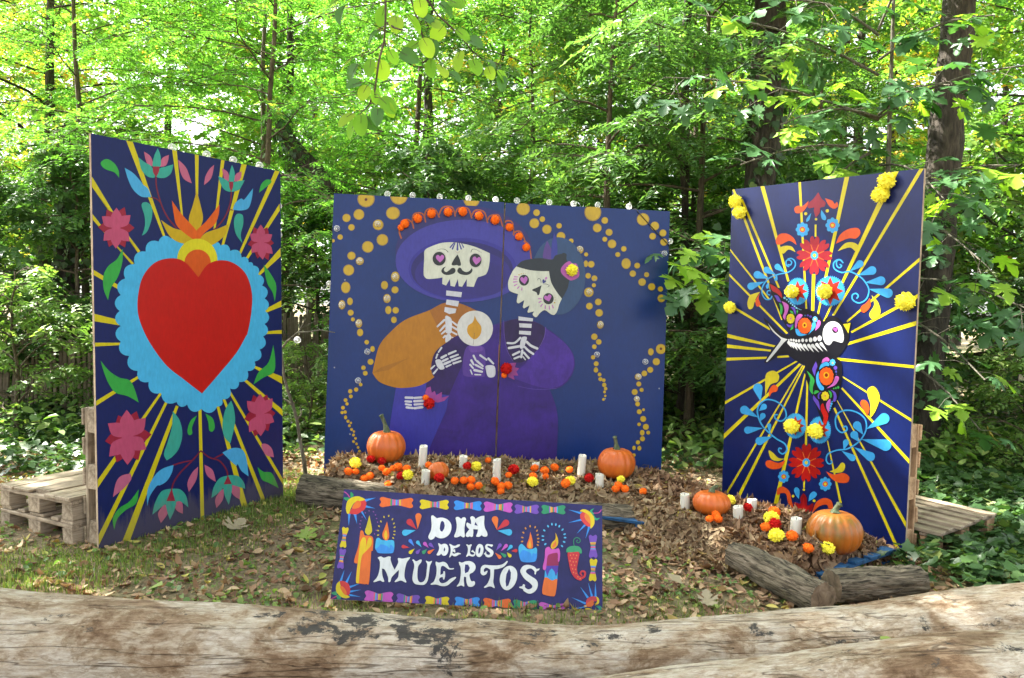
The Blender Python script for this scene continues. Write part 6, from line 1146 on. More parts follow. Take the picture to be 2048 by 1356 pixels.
# ================================================================== TREES AND SHRUBS
def grow(seed, H=7.0, r0=.08, base=.25, nl=26, R=2.2, up=.35, droop=.3, tw=8, tl=.75, sp=4, lf=13, L=.05, W=.02, tm='kite', lean=(0, 0), bend=.25, prof=.45, flat=.35, sprl=.3, fold=.4, lw=.45):
    """tapered trunk, limbs, twigs and sprays of leaves -> (trunk V, F), (leaf V, F, rnd)"""
    q = np.random.RandomState(seed)
    zs = np.linspace(0, 1, 12); wob = np.cumsum(q.normal(0, bend * .16, (12, 2)), 0); wob -= wob[0]
    tp = np.stack([zs * lean[0] + wob[:, 0] * zs, zs * lean[1] + wob[:, 1] * zs, zs * H], 1)
    tr = r0 * (1 - .88 * zs) + .004; tr[0] *= 1.35
    paths = [(tp, tr)]
    SP, SD, SN, SL = [], [], [], []
    for i in range(nl):
        t = base + (1 - base) * (i + q.rand()) / nl
        p0 = np.array([np.interp(t, zs, tp[:, k]) for k in range(3)])
        az = i * 2.4 + q.normal(0, .35); ln = R * max(.22, 1 - ((t - prof) / .62) ** 2) * q.uniform(.65, 1.15)
        d = np.array([math.cos(az), math.sin(az), up * q.uniform(.4, 1.6)]); d /= np.linalg.norm(d)
        s = np.linspace(0, 1, 6); bw_ = np.cumsum(q.normal(0, .05, (6, 3)), 0) * ln
        lp = p0 + d * (s * ln)[:, None] + bw_ * s[:, None]; lp[:, 2] -= droop * ln * s ** 2
        lr = max(.006, r0 * (1 - t) * lw + .006) * (1 - .75 * s); paths.append((lp, lr))
        for j in range(tw):
            u = .22 + .78 * (j + q.rand()) / tw
            b0 = np.array([np.interp(u, s, lp[:, k]) for k in range(3)])
            side = 1 if j % 2 else -1; a2 = az + side * q.uniform(.5, 1.25) * (1 - .5 * (u > .93))
            dd = np.array([math.cos(a2), math.sin(a2), q.normal(.05, .28)]); dd /= np.linalg.norm(dd)
            l2 = tl * q.uniform(.6, 1.2) * (1.15 - .5 * u)
            s3 = np.array([0, .5, 1.0]); bp = b0 + dd * (s3 * l2)[:, None]; bp[:, 2] -= droop * .5 * l2 * s3 ** 2
            paths.append((bp, np.array([.006, .004, .002])))
            for k in range(sp):
                w = (k + q.rand()) / sp; c0 = b0 + dd * w * l2; c0[2] -= droop * .5 * l2 * w * w
                a3 = math.atan2(dd[1], dd[0]) + (1 if k % 2 else -1) * q.uniform(.3, 1.2)
                SP.append(c0); SD.append((math.cos(a3), math.sin(a3), q.normal(-.25, .25))); SN.append((q.normal(0, flat), q.normal(0, flat), 1.0)); SL.append(sprl * q.uniform(.6, 1.25))
    SP, SD, SN, SL = np.array(SP), unit(np.array(SD)), np.array(SN), np.array(SL)
    ns = len(SP); k = np.arange(lf); frac = (k // 2 + .6) / (lf / 2 + .5); sgn = np.where(k % 2, 1, -1)
    S = unit(np.cross(SN, SD)); SN2 = np.cross(SD, S)
    P = SP[:, None] + SD[:, None] * (frac[None] * SL[:, None])[..., None] - np.array([0, 0, 1.0]) * ((frac ** 2)[None] * SL[:, None] * .35)[..., None]
    D = SD[:, None] * .55 + S[:, None] * sgn[None, :, None] + q.normal(0, .18, (ns, lf, 3))
    Nn = SN2[:, None] + q.normal(0, .28, (ns, lf, 3))
    P, D, Nn = P.reshape(-1, 3), D.reshape(-1, 3), Nn.reshape(-1, 3); n = len(P)
    base_r = np.repeat(q.rand(ns), lf); rnd = np.clip(base_r * .65 + q.rand(n) * .4 - .02, 0, 1)
    ll = L * q.uniform(.7, 1.25, n)
    v, f, r = blades(P, D, Nn, ll, ll * (W / L), fold * q.uniform(.3, 1.4, n), q.uniform(-.25, .05, n), tm, rnd)
    return tubes(paths, 6), (v, f, r)
def tree_proto(name, leafm, barkm, **kw):
    (tv, tf), (v, f, r) = grow(**kw)
    return np_mesh('trunk', tv, tf, MAT[barkm], smooth=True), np_mesh('crown', v, f, MAT[leafm], r)
def plant(name, proto, loc, rot, sc, label, cat='tree', group=None, crown='crown', trunk='trunk'):
    root = empty(name, (loc[0], loc[1], float(base_h(loc[0], loc[1])) - .03)); root.rotation_euler = (0, 0, rot); root.scale = (sc, sc, sc) if not isinstance(sc, tuple) else sc
    tag(root, label, cat, group)
    obj(trunk, proto[0], root); obj(crown, proto[1], root); return root
XA = lambda px, Y: (px - CX) / FPX * Y
PT = {}
PT['locust'] = [tree_proto('l', 'locust', 'twig', seed=s, H=7.5, r0=.06, base=.22, nl=34, R=2.9, up=.28, droop=.22, tw=11, tl=.95, sp=6, lf=20, L=.056, W=.022, flat=.22, sprl=.34, prof=.5, lw=.2) for s in (1, 2)]
PT['ash'] = [tree_proto('a', 'ash', 'twig', seed=s, H=6.2, r0=.05, base=.12, nl=32, R=1.8, up=.45, droop=.45, tw=9, tl=.65, sp=5, lf=15, L=.085, W=.03, flat=.35, sprl=.34, prof=.45) for s in (3, 4)]
PT['broad'] = [tree_proto('b', 'broad', 'bark', seed=s, H=9.5, r0=.13, base=.15, nl=32, R=3.0, up=.35, droop=.3, tw=9, tl=1.0, sp=4, lf=12, lw=.3, L=.10, W=.065, tm='oval' if s == 5 else 'kite', flat=.45, sprl=.42, prof=.5) for s in (5, 6)]
PT['autumn'] = [tree_proto('u', 'autumn', 'bark', seed=7, H=9, r0=.12, base=.2, nl=30, R=2.8, up=.35, droop=.3, tw=8, tl=1.0, sp=4, lf=12, L=.11, W=.07, flat=.45, sprl=.42, prof=.5)]
PT['bush'] = [tree_proto('h', 'weeds', 'twig', seed=s, H=1.7, r0=.02, base=.04, nl=22, R=.95, up=.9, droop=.4, tw=6, tl=.4, sp=3, lf=9, L=.06, W=.035, tm='oval', flat=.4, sprl=.2, prof=.35) for s in (8, 9)]
PT['dark'] = [tree_proto('d', 'dark', 'twig', seed=s, H=3.4, r0=.04, base=.03, nl=34, R=1.35, up=.5, droop=.35, tw=8, tl=.5, sp=4, lf=11, L=.075, W=.05, tm='kite', flat=.5, sprl=.24, prof=.4) for s in (10, 11)]
PT['far'] = [tree_proto('f', m_, 'bark', seed=s, H=15, r0=.15, base=.12, nl=38, R=4.2, up=.4, droop=.3, tw=9, tl=1.5, sp=4, lf=10, L=.2, W=.13, flat=.5, sprl=.7, prof=.5, bend=.6, lw=.28) for s, m_ in ((12, 'broad'), (13, 'locust'), (14, 'broad'))]
# --- the trees one can tell apart
plant('locust_tree', PT['locust'][0], (-3.3, 10.2), .3, 1.0, 'feathery yellow green tree with a thin forked stem above the heart panel')
plant('locust_tree', PT['locust'][1], (-1.5, 11.6), 1.9, 1.05, 'feathery yellow green tree between the heart panel and the couple panel')
plant('locust_tree', PT['locust'][0], (-6.0, 11.0), 3.9, 1.0, 'feathery yellow green tree at the far left edge of the clearing')
plant('locust_tree', PT['locust'][1], (-4.6, 14.2), 5.0, 1.2, 'feathery tree in the second row behind the heart panel')
plant('ash_sapling', PT['ash'][0], (1.0, 8.7), .4, 1.0, 'slender ash sapling with dark green drooping leaves right behind the panel seam')
plant('ash_sapling', PT['ash'][1], (2.05, 8.9), 2.2, 1.05, 'leafy ash sapling behind the right half of the couple panel')
plant('ash_sapling', PT['ash'][0], (.2, 10.4), 4.0, 1.0, 'ash sapling standing farther back above the sombrero')
plant('ash_sapling', PT['ash'][1], (2.55, 11.4), 1.0, 1.1, 'ash sapling between the couple panel and the bird panel')
plant('ash_sapling', PT['ash'][0], (3.75, 9.6), 5.1, .85, 'ash sapling behind the bird panel beside the leaning trunk')
plant('broadleaf_tree', PT['broad'][0], (5.6, 13.0), .8, 1.0, 'broad leaved tree with lit leaves behind the bird panel')
plant('broadleaf_tree', PT['broad'][1], (2.4, 14.0), 2.8, 1.0, 'broad leaved tree in the second row behind the ash saplings')
plant('broadleaf_tree', PT['broad'][0], (7.4, 11.0), 4.4, .85, 'broad leaved tree at the right edge of the clearing')
plant('broadleaf_tree', PT['broad'][1], (-7.9, 13.2), 1.4, 1.0, 'broad leaved tree behind the left fence')
plant('autumn_tree', PT['autumn'][0], (-.4, 16.0), .2, .85, 'tree turning orange behind the gap above the sombrero')
plant('autumn_tree', PT['autumn'][0], (7.0, 17.0), 2.6, 1.1, 'yellow and orange tree showing through the maple leaves at upper right')
plant('autumn_tree', PT['autumn'][0], (-10.5, 15.0), 4.1, 1.0, 'yellowing tree at the upper left corner')
LM = [(-60, 'at the extreme left edge'), (180, 'left of the heart panel'), (380, 'over the left half of the heart panel'), (560, 'over the right half of the heart panel'), (680, 'over the gap left of the couple panel'), (860, 'over the left corner of the couple panel'), (1010, 'over the painted sombrero'), (1190, 'over the painted skeleton woman'), (1340, 'over the right corner of the couple panel'), (1460, 'over the gap left of the bird panel'), (1660, 'over the left half of the bird panel'), (1850, 'over the right half of the bird panel'), (2150, 'right of the bird panel')]
for i, (x, y, k, s, rt) in enumerate([(-12.5, 21, 0, .9, 0), (-9, 20, 1, .9, 1), (-5.5, 19, 2, .95, 2.1), (-2.4, 22, 1, 1, 3), (2.2, 21, 0, .95, 4.1), (5.2, 20, 2, .95, 5.2), (9.0, 19, 0, .9, .6), (13, 21, 1, .95, 1.7), (-17, 30, 2, 1.1, 2.8), (-8, 31, 0, 1.15, 3.9), (0, 33, 2, 1.1, 5), (7.5, 31, 1, 1.1, 6), (17, 30, 0, 1.1, 1.2), (-13, 43, 2, 1.3, .5), (4, 45, 0, 1.3, 1.5), (14, 43, 1, 1.3, 2.5)]):
    px_ = CX + x / y * FPX; where = next((w for p, w in reversed(LM) if px_ >= p), LM[0][1])
    plant('woodland_tree', PT['far'][k], (x, y), rt, s, '%s tree of the far woodland rising %s' % ('nearer' if y < 25 else 'distant' if y < 36 else 'farthest', where), 'tree', 'woodland trees far behind the panels')
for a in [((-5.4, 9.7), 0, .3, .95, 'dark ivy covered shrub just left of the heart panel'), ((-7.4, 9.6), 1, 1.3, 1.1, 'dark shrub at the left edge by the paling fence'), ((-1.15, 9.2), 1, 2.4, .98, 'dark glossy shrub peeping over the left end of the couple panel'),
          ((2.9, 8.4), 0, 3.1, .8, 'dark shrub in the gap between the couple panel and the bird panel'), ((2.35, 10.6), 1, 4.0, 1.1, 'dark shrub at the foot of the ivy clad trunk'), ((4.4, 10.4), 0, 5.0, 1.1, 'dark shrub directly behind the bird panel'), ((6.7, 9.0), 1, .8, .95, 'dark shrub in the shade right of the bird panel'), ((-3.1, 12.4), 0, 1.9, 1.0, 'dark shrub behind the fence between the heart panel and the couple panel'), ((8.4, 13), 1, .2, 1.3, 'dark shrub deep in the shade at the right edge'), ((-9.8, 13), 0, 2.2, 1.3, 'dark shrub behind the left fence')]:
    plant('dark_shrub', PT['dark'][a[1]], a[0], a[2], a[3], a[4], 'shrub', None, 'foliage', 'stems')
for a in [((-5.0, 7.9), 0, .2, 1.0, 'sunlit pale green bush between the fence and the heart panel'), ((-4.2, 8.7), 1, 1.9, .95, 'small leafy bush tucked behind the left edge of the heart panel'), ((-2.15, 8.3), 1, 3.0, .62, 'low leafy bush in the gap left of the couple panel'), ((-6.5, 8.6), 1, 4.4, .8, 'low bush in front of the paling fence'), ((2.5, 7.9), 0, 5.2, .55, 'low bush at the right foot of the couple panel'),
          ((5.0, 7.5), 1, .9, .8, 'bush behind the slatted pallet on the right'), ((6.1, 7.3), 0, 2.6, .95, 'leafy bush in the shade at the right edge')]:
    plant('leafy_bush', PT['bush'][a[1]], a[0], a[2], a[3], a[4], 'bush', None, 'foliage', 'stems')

for a in [((1.5, 11.8), 0, .6, 2.2, 'tall pale green thicket behind the skeleton woman'), ((-.6, 12.6), 1, 2.0, 2.3, 'tall pale green thicket behind the sombrero'), ((3.6, 12.2), 0, 3.3, 2.3, 'tall pale green thicket behind the gap left of the bird panel'), ((6.3, 11.6), 1, 4.6, 2.3, 'tall pale green thicket behind the top right of the bird panel'), ((-5.9, 12.0), 0, 1.1, 2.3, 'tall pale green thicket behind the left fence'), ((-2.6, 13.6), 1, 5.1, 2.4, 'tall pale green thicket seen through the gap beside the heart panel'), ((8.6, 10.2), 0, 2.7, 2.0, 'tall pale green thicket at the right edge of the wood')]:
    plant('thicket', PT['bush'][a[1]], a[0], a[2], a[3], a[4], 'bush', None, 'foliage', 'stems')

# --- big trunks near the clearing, some dressed in ivy
def big_trunk(name, pts, rads, label, ivy_n=0, ivy_z=(0, 6), seed=1, crown=None):
    root = empty(name, Vector(pts[0])); tag(root, label, 'tree')
    V, F, c, t = log_mesh('trunk', [tuple(np.array(p) - np.array(pts[0])) for p in pts], rads, MAT['bark'], sides=40, per=.06, ridge=.02, seed=seed, elong=5, lumps=.04)
    obj('trunk', np_mesh('trunk', V.reshape(-1, 3), F, MAT['bark'], smooth=True), root)
    if ivy_n:
        q = np.random.RandomState(seed); Vr = V.reshape(-1, V.shape[1], 3)
        ok = (c[:, 2] > ivy_z[0]) & (c[:, 2] < ivy_z[1]); ii = np.flatnonzero(ok); a = q.choice(ii, ivy_n); b2 = q.randint(0, V.shape[1], ivy_n)
        Pn = Vr[a, b2]; out = unit(Pn - c[a]); cl = _vn(Pn[:, 0] * 3 + Pn[:, 1] * 2, Pn[:, 2], 2.2, 3)
        k = cl > .3; Pn, out = Pn[k], out[k]; n = len(Pn)
        Pn = Pn + out * q.exponential(.07, n)[:, None]
        D = unit(np.stack([q.normal(0, .6, n), q.normal(0, .6, n), -1 + q.normal(0, .5, n)], 1)); L = q.uniform(.06, .11, n)
        v, f, r = blades(Pn, D, out + q.normal(0, .35, (n, 3)), L, L * .9, .3, .2, 'ivy', q.rand(n)); obj('ivy', np_mesh('ivy', v, f, MAT['ivy'], r), root)['kind'] = 'stuff'
    if crown:
        for cx_, cy_, cz_, k, sc in crown:
            o = obj('crown', PT[k[0]][k[1]][1], root, (cx_, cy_, cz_), (0, 0, seed), (sc, sc, sc))
    return root
Y1 = 8.3
big_trunk('tall_tree', [(XA(1508, Y1) - .05, Y1, 0), (XA(1506, Y1), Y1, 2.2), (XA(1512, Y1), Y1, 4.4), (XA(1505, Y1), Y1, 7), (XA(1515, Y1), Y1 + .2, 11)], [.22, .175, .165, .155, .11], 'brown trunk hung with ivy behind the gap left of the bird panel', 900, (0, 4.3), 5, [(0, 0, 4.5, ('broad', 0), .9)])
Y2 = 9.0
big_trunk('tall_tree', [(XA(1845, Y2), Y2, 0), (XA(1862, Y2), Y2, 1.9), (XA(1868, Y2), Y2, 3.3), (XA(1885, Y2), Y2, 5.2), (XA(1915, Y2), Y2, 10)], [.22, .19, .18, .17, .12], 'bare dark trunk leaning behind the top right corner of the bird panel', 260, (0, 2.6), 6, [(.3, 0, 4.6, ('broad', 1), .8)])
Y3 = 11.0
big_trunk('leaning_tree', [(XA(760, Y3), Y3, .2), (XA(700, Y3), Y3, 2.55), (XA(640, Y3), Y3, 3.1), (XA(585, Y3), Y3, 3.55), (XA(545, Y3), Y3 + .1, 3.95)], [.2, .17, .15, .11, .05], 'mossy trunk leaning left in the gap beside the couple panel', 500, (1.5, 5), 7)
big_trunk('tall_tree', [(-7.3, 10.6, 0), (-7.25, 10.6, 2), (-7.4, 10.7, 3.6)], [.22, .17, .06], 'ivy smothered trunk at the left edge of the picture', 1100, (0, 3.6), 8)
big_trunk('tall_tree', [(XA(120, 10.2), 10.2, 0), (XA(135, 10.2), 10.2, 2.6), (XA(120, 10.2), 10.3, 3.7)], [.14, .10, .02], 'thick ivy column half hidden by the heart panel', 1300, (0, 3.4), 9)
big_trunk('slim_tree', [(XA(1372, 9.6), 9.6, 0), (XA(1368, 9.6), 9.6, 1.6), (XA(1352, 9.6), 9.6, 4), (XA(1345, 9.6), 9.6, 7)], [.075, .06, .05, .03], 'slim grey stem standing in the gap between the two right panels', 0, seed=10)
big_trunk('slim_tree', [(XA(850, 13), 13, 0), (XA(846, 13), 13, 3.2), (XA(838, 13), 13, 8)], [.11, .09, .05], 'pale bare stem far behind the top of the sombrero', 0, seed=11)
# unseen trees flanking the clearing, added and sized to shade the panels
PT['flank'] = [tree_proto('k', 'broad', 'bark', seed=15, H=13.5, r0=.18, base=.42, nl=34, R=4.3, up=.3, droop=.22, tw=10, tl=1.2, sp=5, lf=13, L=.13, W=.09, flat=.45, sprl=.5, prof=.6)]
for x, y, s, rt, wh in [(-6.3, 3.6, 1, .4, 'left of the long bleached log'), (-7.4, 6.4, 1.05, 2.0, 'left of the sunny pallet'), (-6.6, .6, 1, 3.0, 'beside the camera on the left'), (-9.8, 2.2, 1.2, 4.1, 'behind the first trees on the left'), (8.4, 4.2, .9, 1.0, 'right of the second bleached log'), (9.6, 8.4, 1, 5.0, 'right of the slatted pallet')]:
    plant('woodland_tree', PT['flank'][0], (x, y), rt, s, 'tall unseen shade tree added ' + wh + ' just outside the picture', 'tree', 'trees flanking the clearing')

# --- maple sapling behind the bird panel: every large leaf a part of its own
rs = np.random.RandomState(77)
def leaf_mesh_one(tmpl, mat, L, W, fold, curl, seed, name='leaf'):
    q = np.random.RandomState(seed)
    v, f, r = blades(np.zeros((1, 3)), np.array([[1.0, 0, 0]]), np.array([[0, 0, 1.0]]), L, W, fold, curl, tmpl, np.array([q.rand()]))
    # petiole
    return np_mesh(name, v, f, mat, r)
ML = [leaf_mesh_one('maple', MAT['maple'], .15, .16, .28, -.3, 1), leaf_mesh_one('maple', MAT['maple'], .15, .165, -.15, -.5, 2), leaf_mesh_one('maple', MAT['maple_y'], .15, .16, .22, -.35, 3), leaf_mesh_one('maple', MAT['maple'], .15, .15, .4, -.2, 4)]
YM = 6.9
stem = [(XA(1762, YM), YM, 0), (XA(1764, YM), YM, 1.6), (XA(1758, YM), YM, 3.0), (XA(1752, YM), YM, 4.6)]
rootM = empty('maple_sapling', Vector(stem[0])); tag(rootM, 'maple sapling with large lobed leaves growing behind the bird panel', 'tree')
o0 = np.array(stem[0]); paths = [(np.array(stem) - o0, np.array([.03, .026, .02, .012]))]; spots = []
def maple_branch(p0, p1, n, sag=.1, spread=.3):
    p0, p1 = np.array(p0, float), np.array(p1, float); s = np.linspace(0, 1, 6); pts = p0 + (p1 - p0) * s[:, None]; pts[:, 2] += sag * np.sin(s * np.pi)
    paths.append((pts - o0, .011 * (1 - .7 * s) + .002))
    for k in range(n):
        t = .2 + .82 * (k + rs.rand()) / n; b = p0 + (p1 - p0) * min(t, 1); b[2] += sag * math.sin(min(t, 1) * math.pi)
        off = np.array([rs.normal(0, 1), rs.normal(0, 1) - .3, rs.normal(-.1, .5)]); off /= np.linalg.norm(off); ln = spread * rs.uniform(.4, 1.1)
        e = b + off * ln; e[2] -= .05
        paths.append((np.array([b, (b + e) / 2 + (0, 0, .02), e]) - o0, np.array([.003, .0022, .0018]))); spots.append((e, off))
bp = lambda px, py, Y: tuple(at_y(px, py, Y))
for a, b, n in [(bp(1757, 240, YM), bp(1330, 155, 6.3), 22), (bp(1757, 235, YM), bp(1560, 250, 6.2), 14), (bp(1757, 230, YM), bp(1900, 170, 6.3), 14), (bp(1757, 70, YM), bp(1560, 0, 6.5), 14), (bp(1757, 120, YM), bp(1990, 30, 6.4), 16), (bp(1758, 235, YM), bp(2060, 130, 6.0), 18), (bp(1762, 400, YM), bp(2040, 330, 6.0), 20), (bp(1762, 420, YM), bp(1960, 520, 5.9), 16),
                (bp(1764, 560, YM), bp(2060, 620, 5.8), 18), (bp(1764, 620, YM), bp(1970, 760, 5.8), 14), (bp(1764, 640, YM), bp(1400, 560, 6.45), 22), (bp(1764, 600, YM), bp(1380, 500, 6.5), 20), (bp(1757, 300, YM), bp(1480, 330, 6.6), 14), (bp(1758, 300, YM), bp(1620, 420, 6.7), 8), (bp(1757, 150, YM), bp(1400, 30, 6.6), 18), (bp(1764, 700, YM), bp(1960, 860, 5.9), 10), (bp(1757, 60, YM), bp(1830, -60, 6.6), 10), (bp(1760, 330, YM), bp(1890, 400, 6.0), 12)]: maple_branch(a, b, n)
cl = [(1385, 500), (1422, 492), (1358, 528), (1402, 540), (1372, 575), (1412, 578), (1442, 505), (1396, 515), (1352, 556), (1432, 556), (1375, 540), (1448, 470), (1360, 595), (1425, 600)]
cb = np.array(at_y(1450, 520, 6.5)); paths.append((np.array([np.array(at_y(1764, 585, YM)), np.array(at_y(1600, 545, 6.7)), cb, np.array(at_y(1385, 545, 6.4))]) - o0, np.array([.009, .007, .004, .002])))
near = []
for x_, y_ in cl:
    e_ = np.array(at_y(x_, y_, 6.4 + rs.uniform(-.12, .12))); near.append((e_, np.array([rs.normal(-.5, .5), -.6, rs.normal(-.2, .3)]))); paths.append((np.array([cb, (cb + e_) / 2 + (0, 0, .03), e_]) - o0, np.array([.003, .0022, .0016])))
spots = near + spots
for e, off in spots[:296]:
    d = Vector((off[0], off[1] - .2, off[2] - .45)).normalized(); up = Vector((rs.normal(0, .4), -.45 + rs.normal(0, .35), 1)).normalized()
    s = up.cross(d).normalized(); u2 = d.cross(s); lime = rs.rand() < .17
    if len(rootM.children) < 16: lime = rs.rand() < .7
    o = obj('leaf', ML[2] if lime else ML[rs.choice([0, 1, 3])], rootM); M = Matrix((d, s, u2)).transposed().to_4x4(); M.translation = Vector(e - o0)
    sc = rs.uniform(.85, 1.5) * (1.1 if lime else 1); o.matrix_local = M @ Matrix.Scale(sc, 4)

tv, tf = tubes(paths, 6); obj('stem', np_mesh('stem', tv, tf, MAT['grey_twig'], smooth=True), rootM)

# --- hanging hazel twigs close to the camera, from a branch above the picture
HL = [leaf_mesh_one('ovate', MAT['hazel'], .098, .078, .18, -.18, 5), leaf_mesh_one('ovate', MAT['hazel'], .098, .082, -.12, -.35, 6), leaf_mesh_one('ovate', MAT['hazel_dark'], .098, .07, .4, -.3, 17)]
YH = 2.55
rootH = empty('hanging_branch', at_y(790, -260, YH)); tag(rootH, 'branch with oval leaves hanging into the top of the picture near the camera', 'branch')
o0 = np.array(rootH.location); paths = []; 
def hz(*pp): return [np.array(at_y(x, y, YH + dy)) - o0 for x, y, dy in pp]
main = [hz((790, -260, 0), (772, -80, 0), (771, 40, 0), (768, 85, 0), (752, 100, .05), (737, 110, .08)), hz((768, 85, 0), (758, 120, 0), (750, 180, .02), (738, 210, .03), (727, 222, .04)), hz((774, 46, 0), (790, 56, -.05), (812, 62, -.08)),
        hz((790, -260, 0), (810, -40, .1), (835, 40, .1), (846, 75, .12), (858, 100, .12), (868, 112, .1)), hz((810, -60, .1), (855, 0, .15), (875, 30, .18), (900, 52, .2), (925, 78, .2), (946, 104, .22), (965, 118, .22), (1000, 128, .25)), hz((768, 80, 0), (772, 92, 0))]
for b in main: paths.append((np.array(b), np.linspace(.0045, .0018, len(b))))
paths.append((np.array(hz((1200, -420, .1), (980, -330, 0), (790, -260, 0), (640, -250, 0))), np.array([.02, .014, .009, .006])))
TW = np.concatenate([np.array([np.array(m_[i]) + (np.array(m_[i + 1]) - np.array(m_[i])) * t for i in range(len(m_) - 1) for t in np.linspace(0, 1, 8)]) for m_ in main])
HS = [(700, 118, 1, 200), (715, 128, 2, 235), (742, 118, 0, 265), (760, 120, 1, 280), (778, 100, 0, 300), (800, 103, 2, 330), (792, 30, 1, 275), (815, 28, 0, 310), (838, 32, 2, 335), (860, 40, 1, 320), (770, 12, 0, 250), (845, 75, 1, 300), (868, 78, 2, 260), (838, 84, 0, 215), (862, 118, 0, 270), (880, 128, 1, 300), (895, 145, 2, 330), (888, 50, 1, 230), (912, 58, 0, 320), (930, 78, 2, 335), (920, 100, 1, 255), (945, 118, 0, 290), (968, 120, 2, 325), (975, 132, 1, 290), (995, 140, 0, 310), (1002, 150, 2, 275), (735, 170, 1, 245), (748, 178, 0, 280), (722, 165, 2, 205), (760, 195, 0, 315), (772, 205, 1, 290), (756, 215, 2, 270), (708, 225, 1, 215), (722, 228, 0, 270), (735, 235, 2, 300), (712, 240, 0, 240), (878, 5, 2, 320), (838, -5, 1, 280), (690, 10, 2, 250), (682, -5, 0, 200), (900, 0, 0, 325), (758, 60, 2, 225)]
for x, y, k, ang in HS:
    a = R_(ang); d = (CR * math.cos(a) + CU * math.sin(a) + _f * rs.normal(0, .35)).normalized(); nn = (-_f * .8 + Vector((rs.normal(0, .4), 0, .6 + rs.normal(0, .3)))).normalized()
    s = nn.cross(d).normalized(); u2 = d.cross(s); M = Matrix((d, s, u2)).transposed().to_4x4(); Yd = YH + .22 * max(0, min(1, (x - 790) / 200)) + rs.uniform(-.03, .03)
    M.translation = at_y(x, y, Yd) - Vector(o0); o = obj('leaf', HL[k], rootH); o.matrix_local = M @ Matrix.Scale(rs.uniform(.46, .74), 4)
    q0 = np.array(M.translation); tw_ = TW[np.argmin(((TW - q0) ** 2).sum(1) + .6 * np.clip(q0[2] - TW[:, 2], 0, 9) ** 2)]; dd_ = np.array(d)
    paths.append((np.array([tw_, tw_ * .35 + q0 * .65 + (0, 0, .006), q0, q0 + dd_ * .03]), np.array([.0014, .0011, .001, .0006])))

tv, tf = tubes(paths, 5); obj('twig', np_mesh('twig', tv, tf, MAT['twig'], smooth=True), rootH)

# ------------------------------------------------------------------ dead sapling in the gap left of the couple panel
rootD = empty('bare_sapling', ground(613, 968)); tag(rootD, 'crooked bare grey sapling between the heart panel and the leaf heap', 'sapling')
o0 = np.array(rootD.location); Yd = rootD.location.y; g = lambda x, y, dy=0: np.array(at_y(x, y, Yd + dy)) - o0
pp = [([g(613, 968), g(608, 920), g(600, 880), g(594, 840), g(586, 810), g(575, 780), g(568, 750), g(562, 700), g(556, 640)], [.02, .016, .0145, .013, .013, .012, .011, .009, .006]), ([g(587, 812), g(576, 803), g(566, 797)], [.01, .008, .005]),
      ([g(560, 700), g(575, 682, -.05), (g(595, 665, -.1)), g(615, 664, -.15), g(640, 660, -.2), g(670, 665, -.25)], [.008, .0075, .007, .006, .005, .003]), ([g(597, 666, -.1), g(605, 650, -.1), g(611, 636, -.1)], [.007, .006, .004]), ([g(605, 655, -.1), g(625, 645, -.1), g(640, 640, -.1)], [.003, .0025, .002]), ([g(594, 840), g(603, 828), g(600, 812)], [.008, .006, .004])]
tv, tf = tubes([(np.array(a), np.array(b)) for a, b in pp], 8); obj('stem', np_mesh('stem', tv, tf, MAT['grey_twig'], smooth=True), rootD)
# dry twigs on the leaf heap
rootT = empty('dry_twig', drop_on(842, 905)); tag(rootT, 'thin branching dry twig behind the tall candle right of the big left pumpkin', 'twig')
o0 = np.array(rootT.location); Yd = rootT.location.y; 
pp = [([g(846, 904), g(862, 896), g(876, 888), g(886, 876), g(890, 858)], .0028), ([g(876, 888), g(886, 882), g(892, 874)], .0016), ([g(880, 884), g(883, 872), g(882, 862)], .0014), ([g(866, 894), g(880, 892), g(888, 888)], .0014)]
tv, tf = tubes([(np.array(a), np.full(len(a), b)) for a, b in pp], 5); obj('twig', np_mesh('twig', tv, tf, MAT['grey_twig']), rootT)

# ------------------------------------------------------------------ paling fence behind
def fence(label, x0, y0, x1, y1, n, h, zoff=0):
    root = empty('paling_fence', (x0, y0, float(base_h(x0, y0)))); tag(root, label, 'fence')
    me = [box_mesh('pale', .045 * k, .02, h, MAT['pale_wood'], .004, .006, rr) for k in (.8, 1, 1.2)]
    for i in range(n):
        t = i / (n - 1); x, y = (x1 - x0) * t, (y1 - y0) * t
        o = obj('pale', rr.choice(me), root, (x, y + rr.uniform(-.02, .02), h / 2 - .05 + rr.uniform(-.05, .05) + zoff)); o.rotation_euler = (rr.uniform(-.05, .05), rr.uniform(-.05, .05), math.atan2(y1 - y0, x1 - x0) + rr.uniform(-.1, .1))
    for z in (.25, .8): 
        V, F = tubes([(np.array([(0, .02, z), ((x1 - x0) / 2, (y1 - y0) / 2 + .02, z - .03), (x1 - x0, y1 - y0 + .02, z)]), np.full(3, .004))], 5); obj('wire', np_mesh('wire', V, F, MAT['cable']), root)
fence('weathered chestnut paling fence left of the heart panel', XA(-120, 9.0), 9.3, XA(235, 9.0), 8.9, 34, 1.0)
fence('weathered chestnut paling fence in the gap between heart and couple panel', XA(470, 11), 10.9, XA(690, 11), 11.6, 30, 1.15, .12)
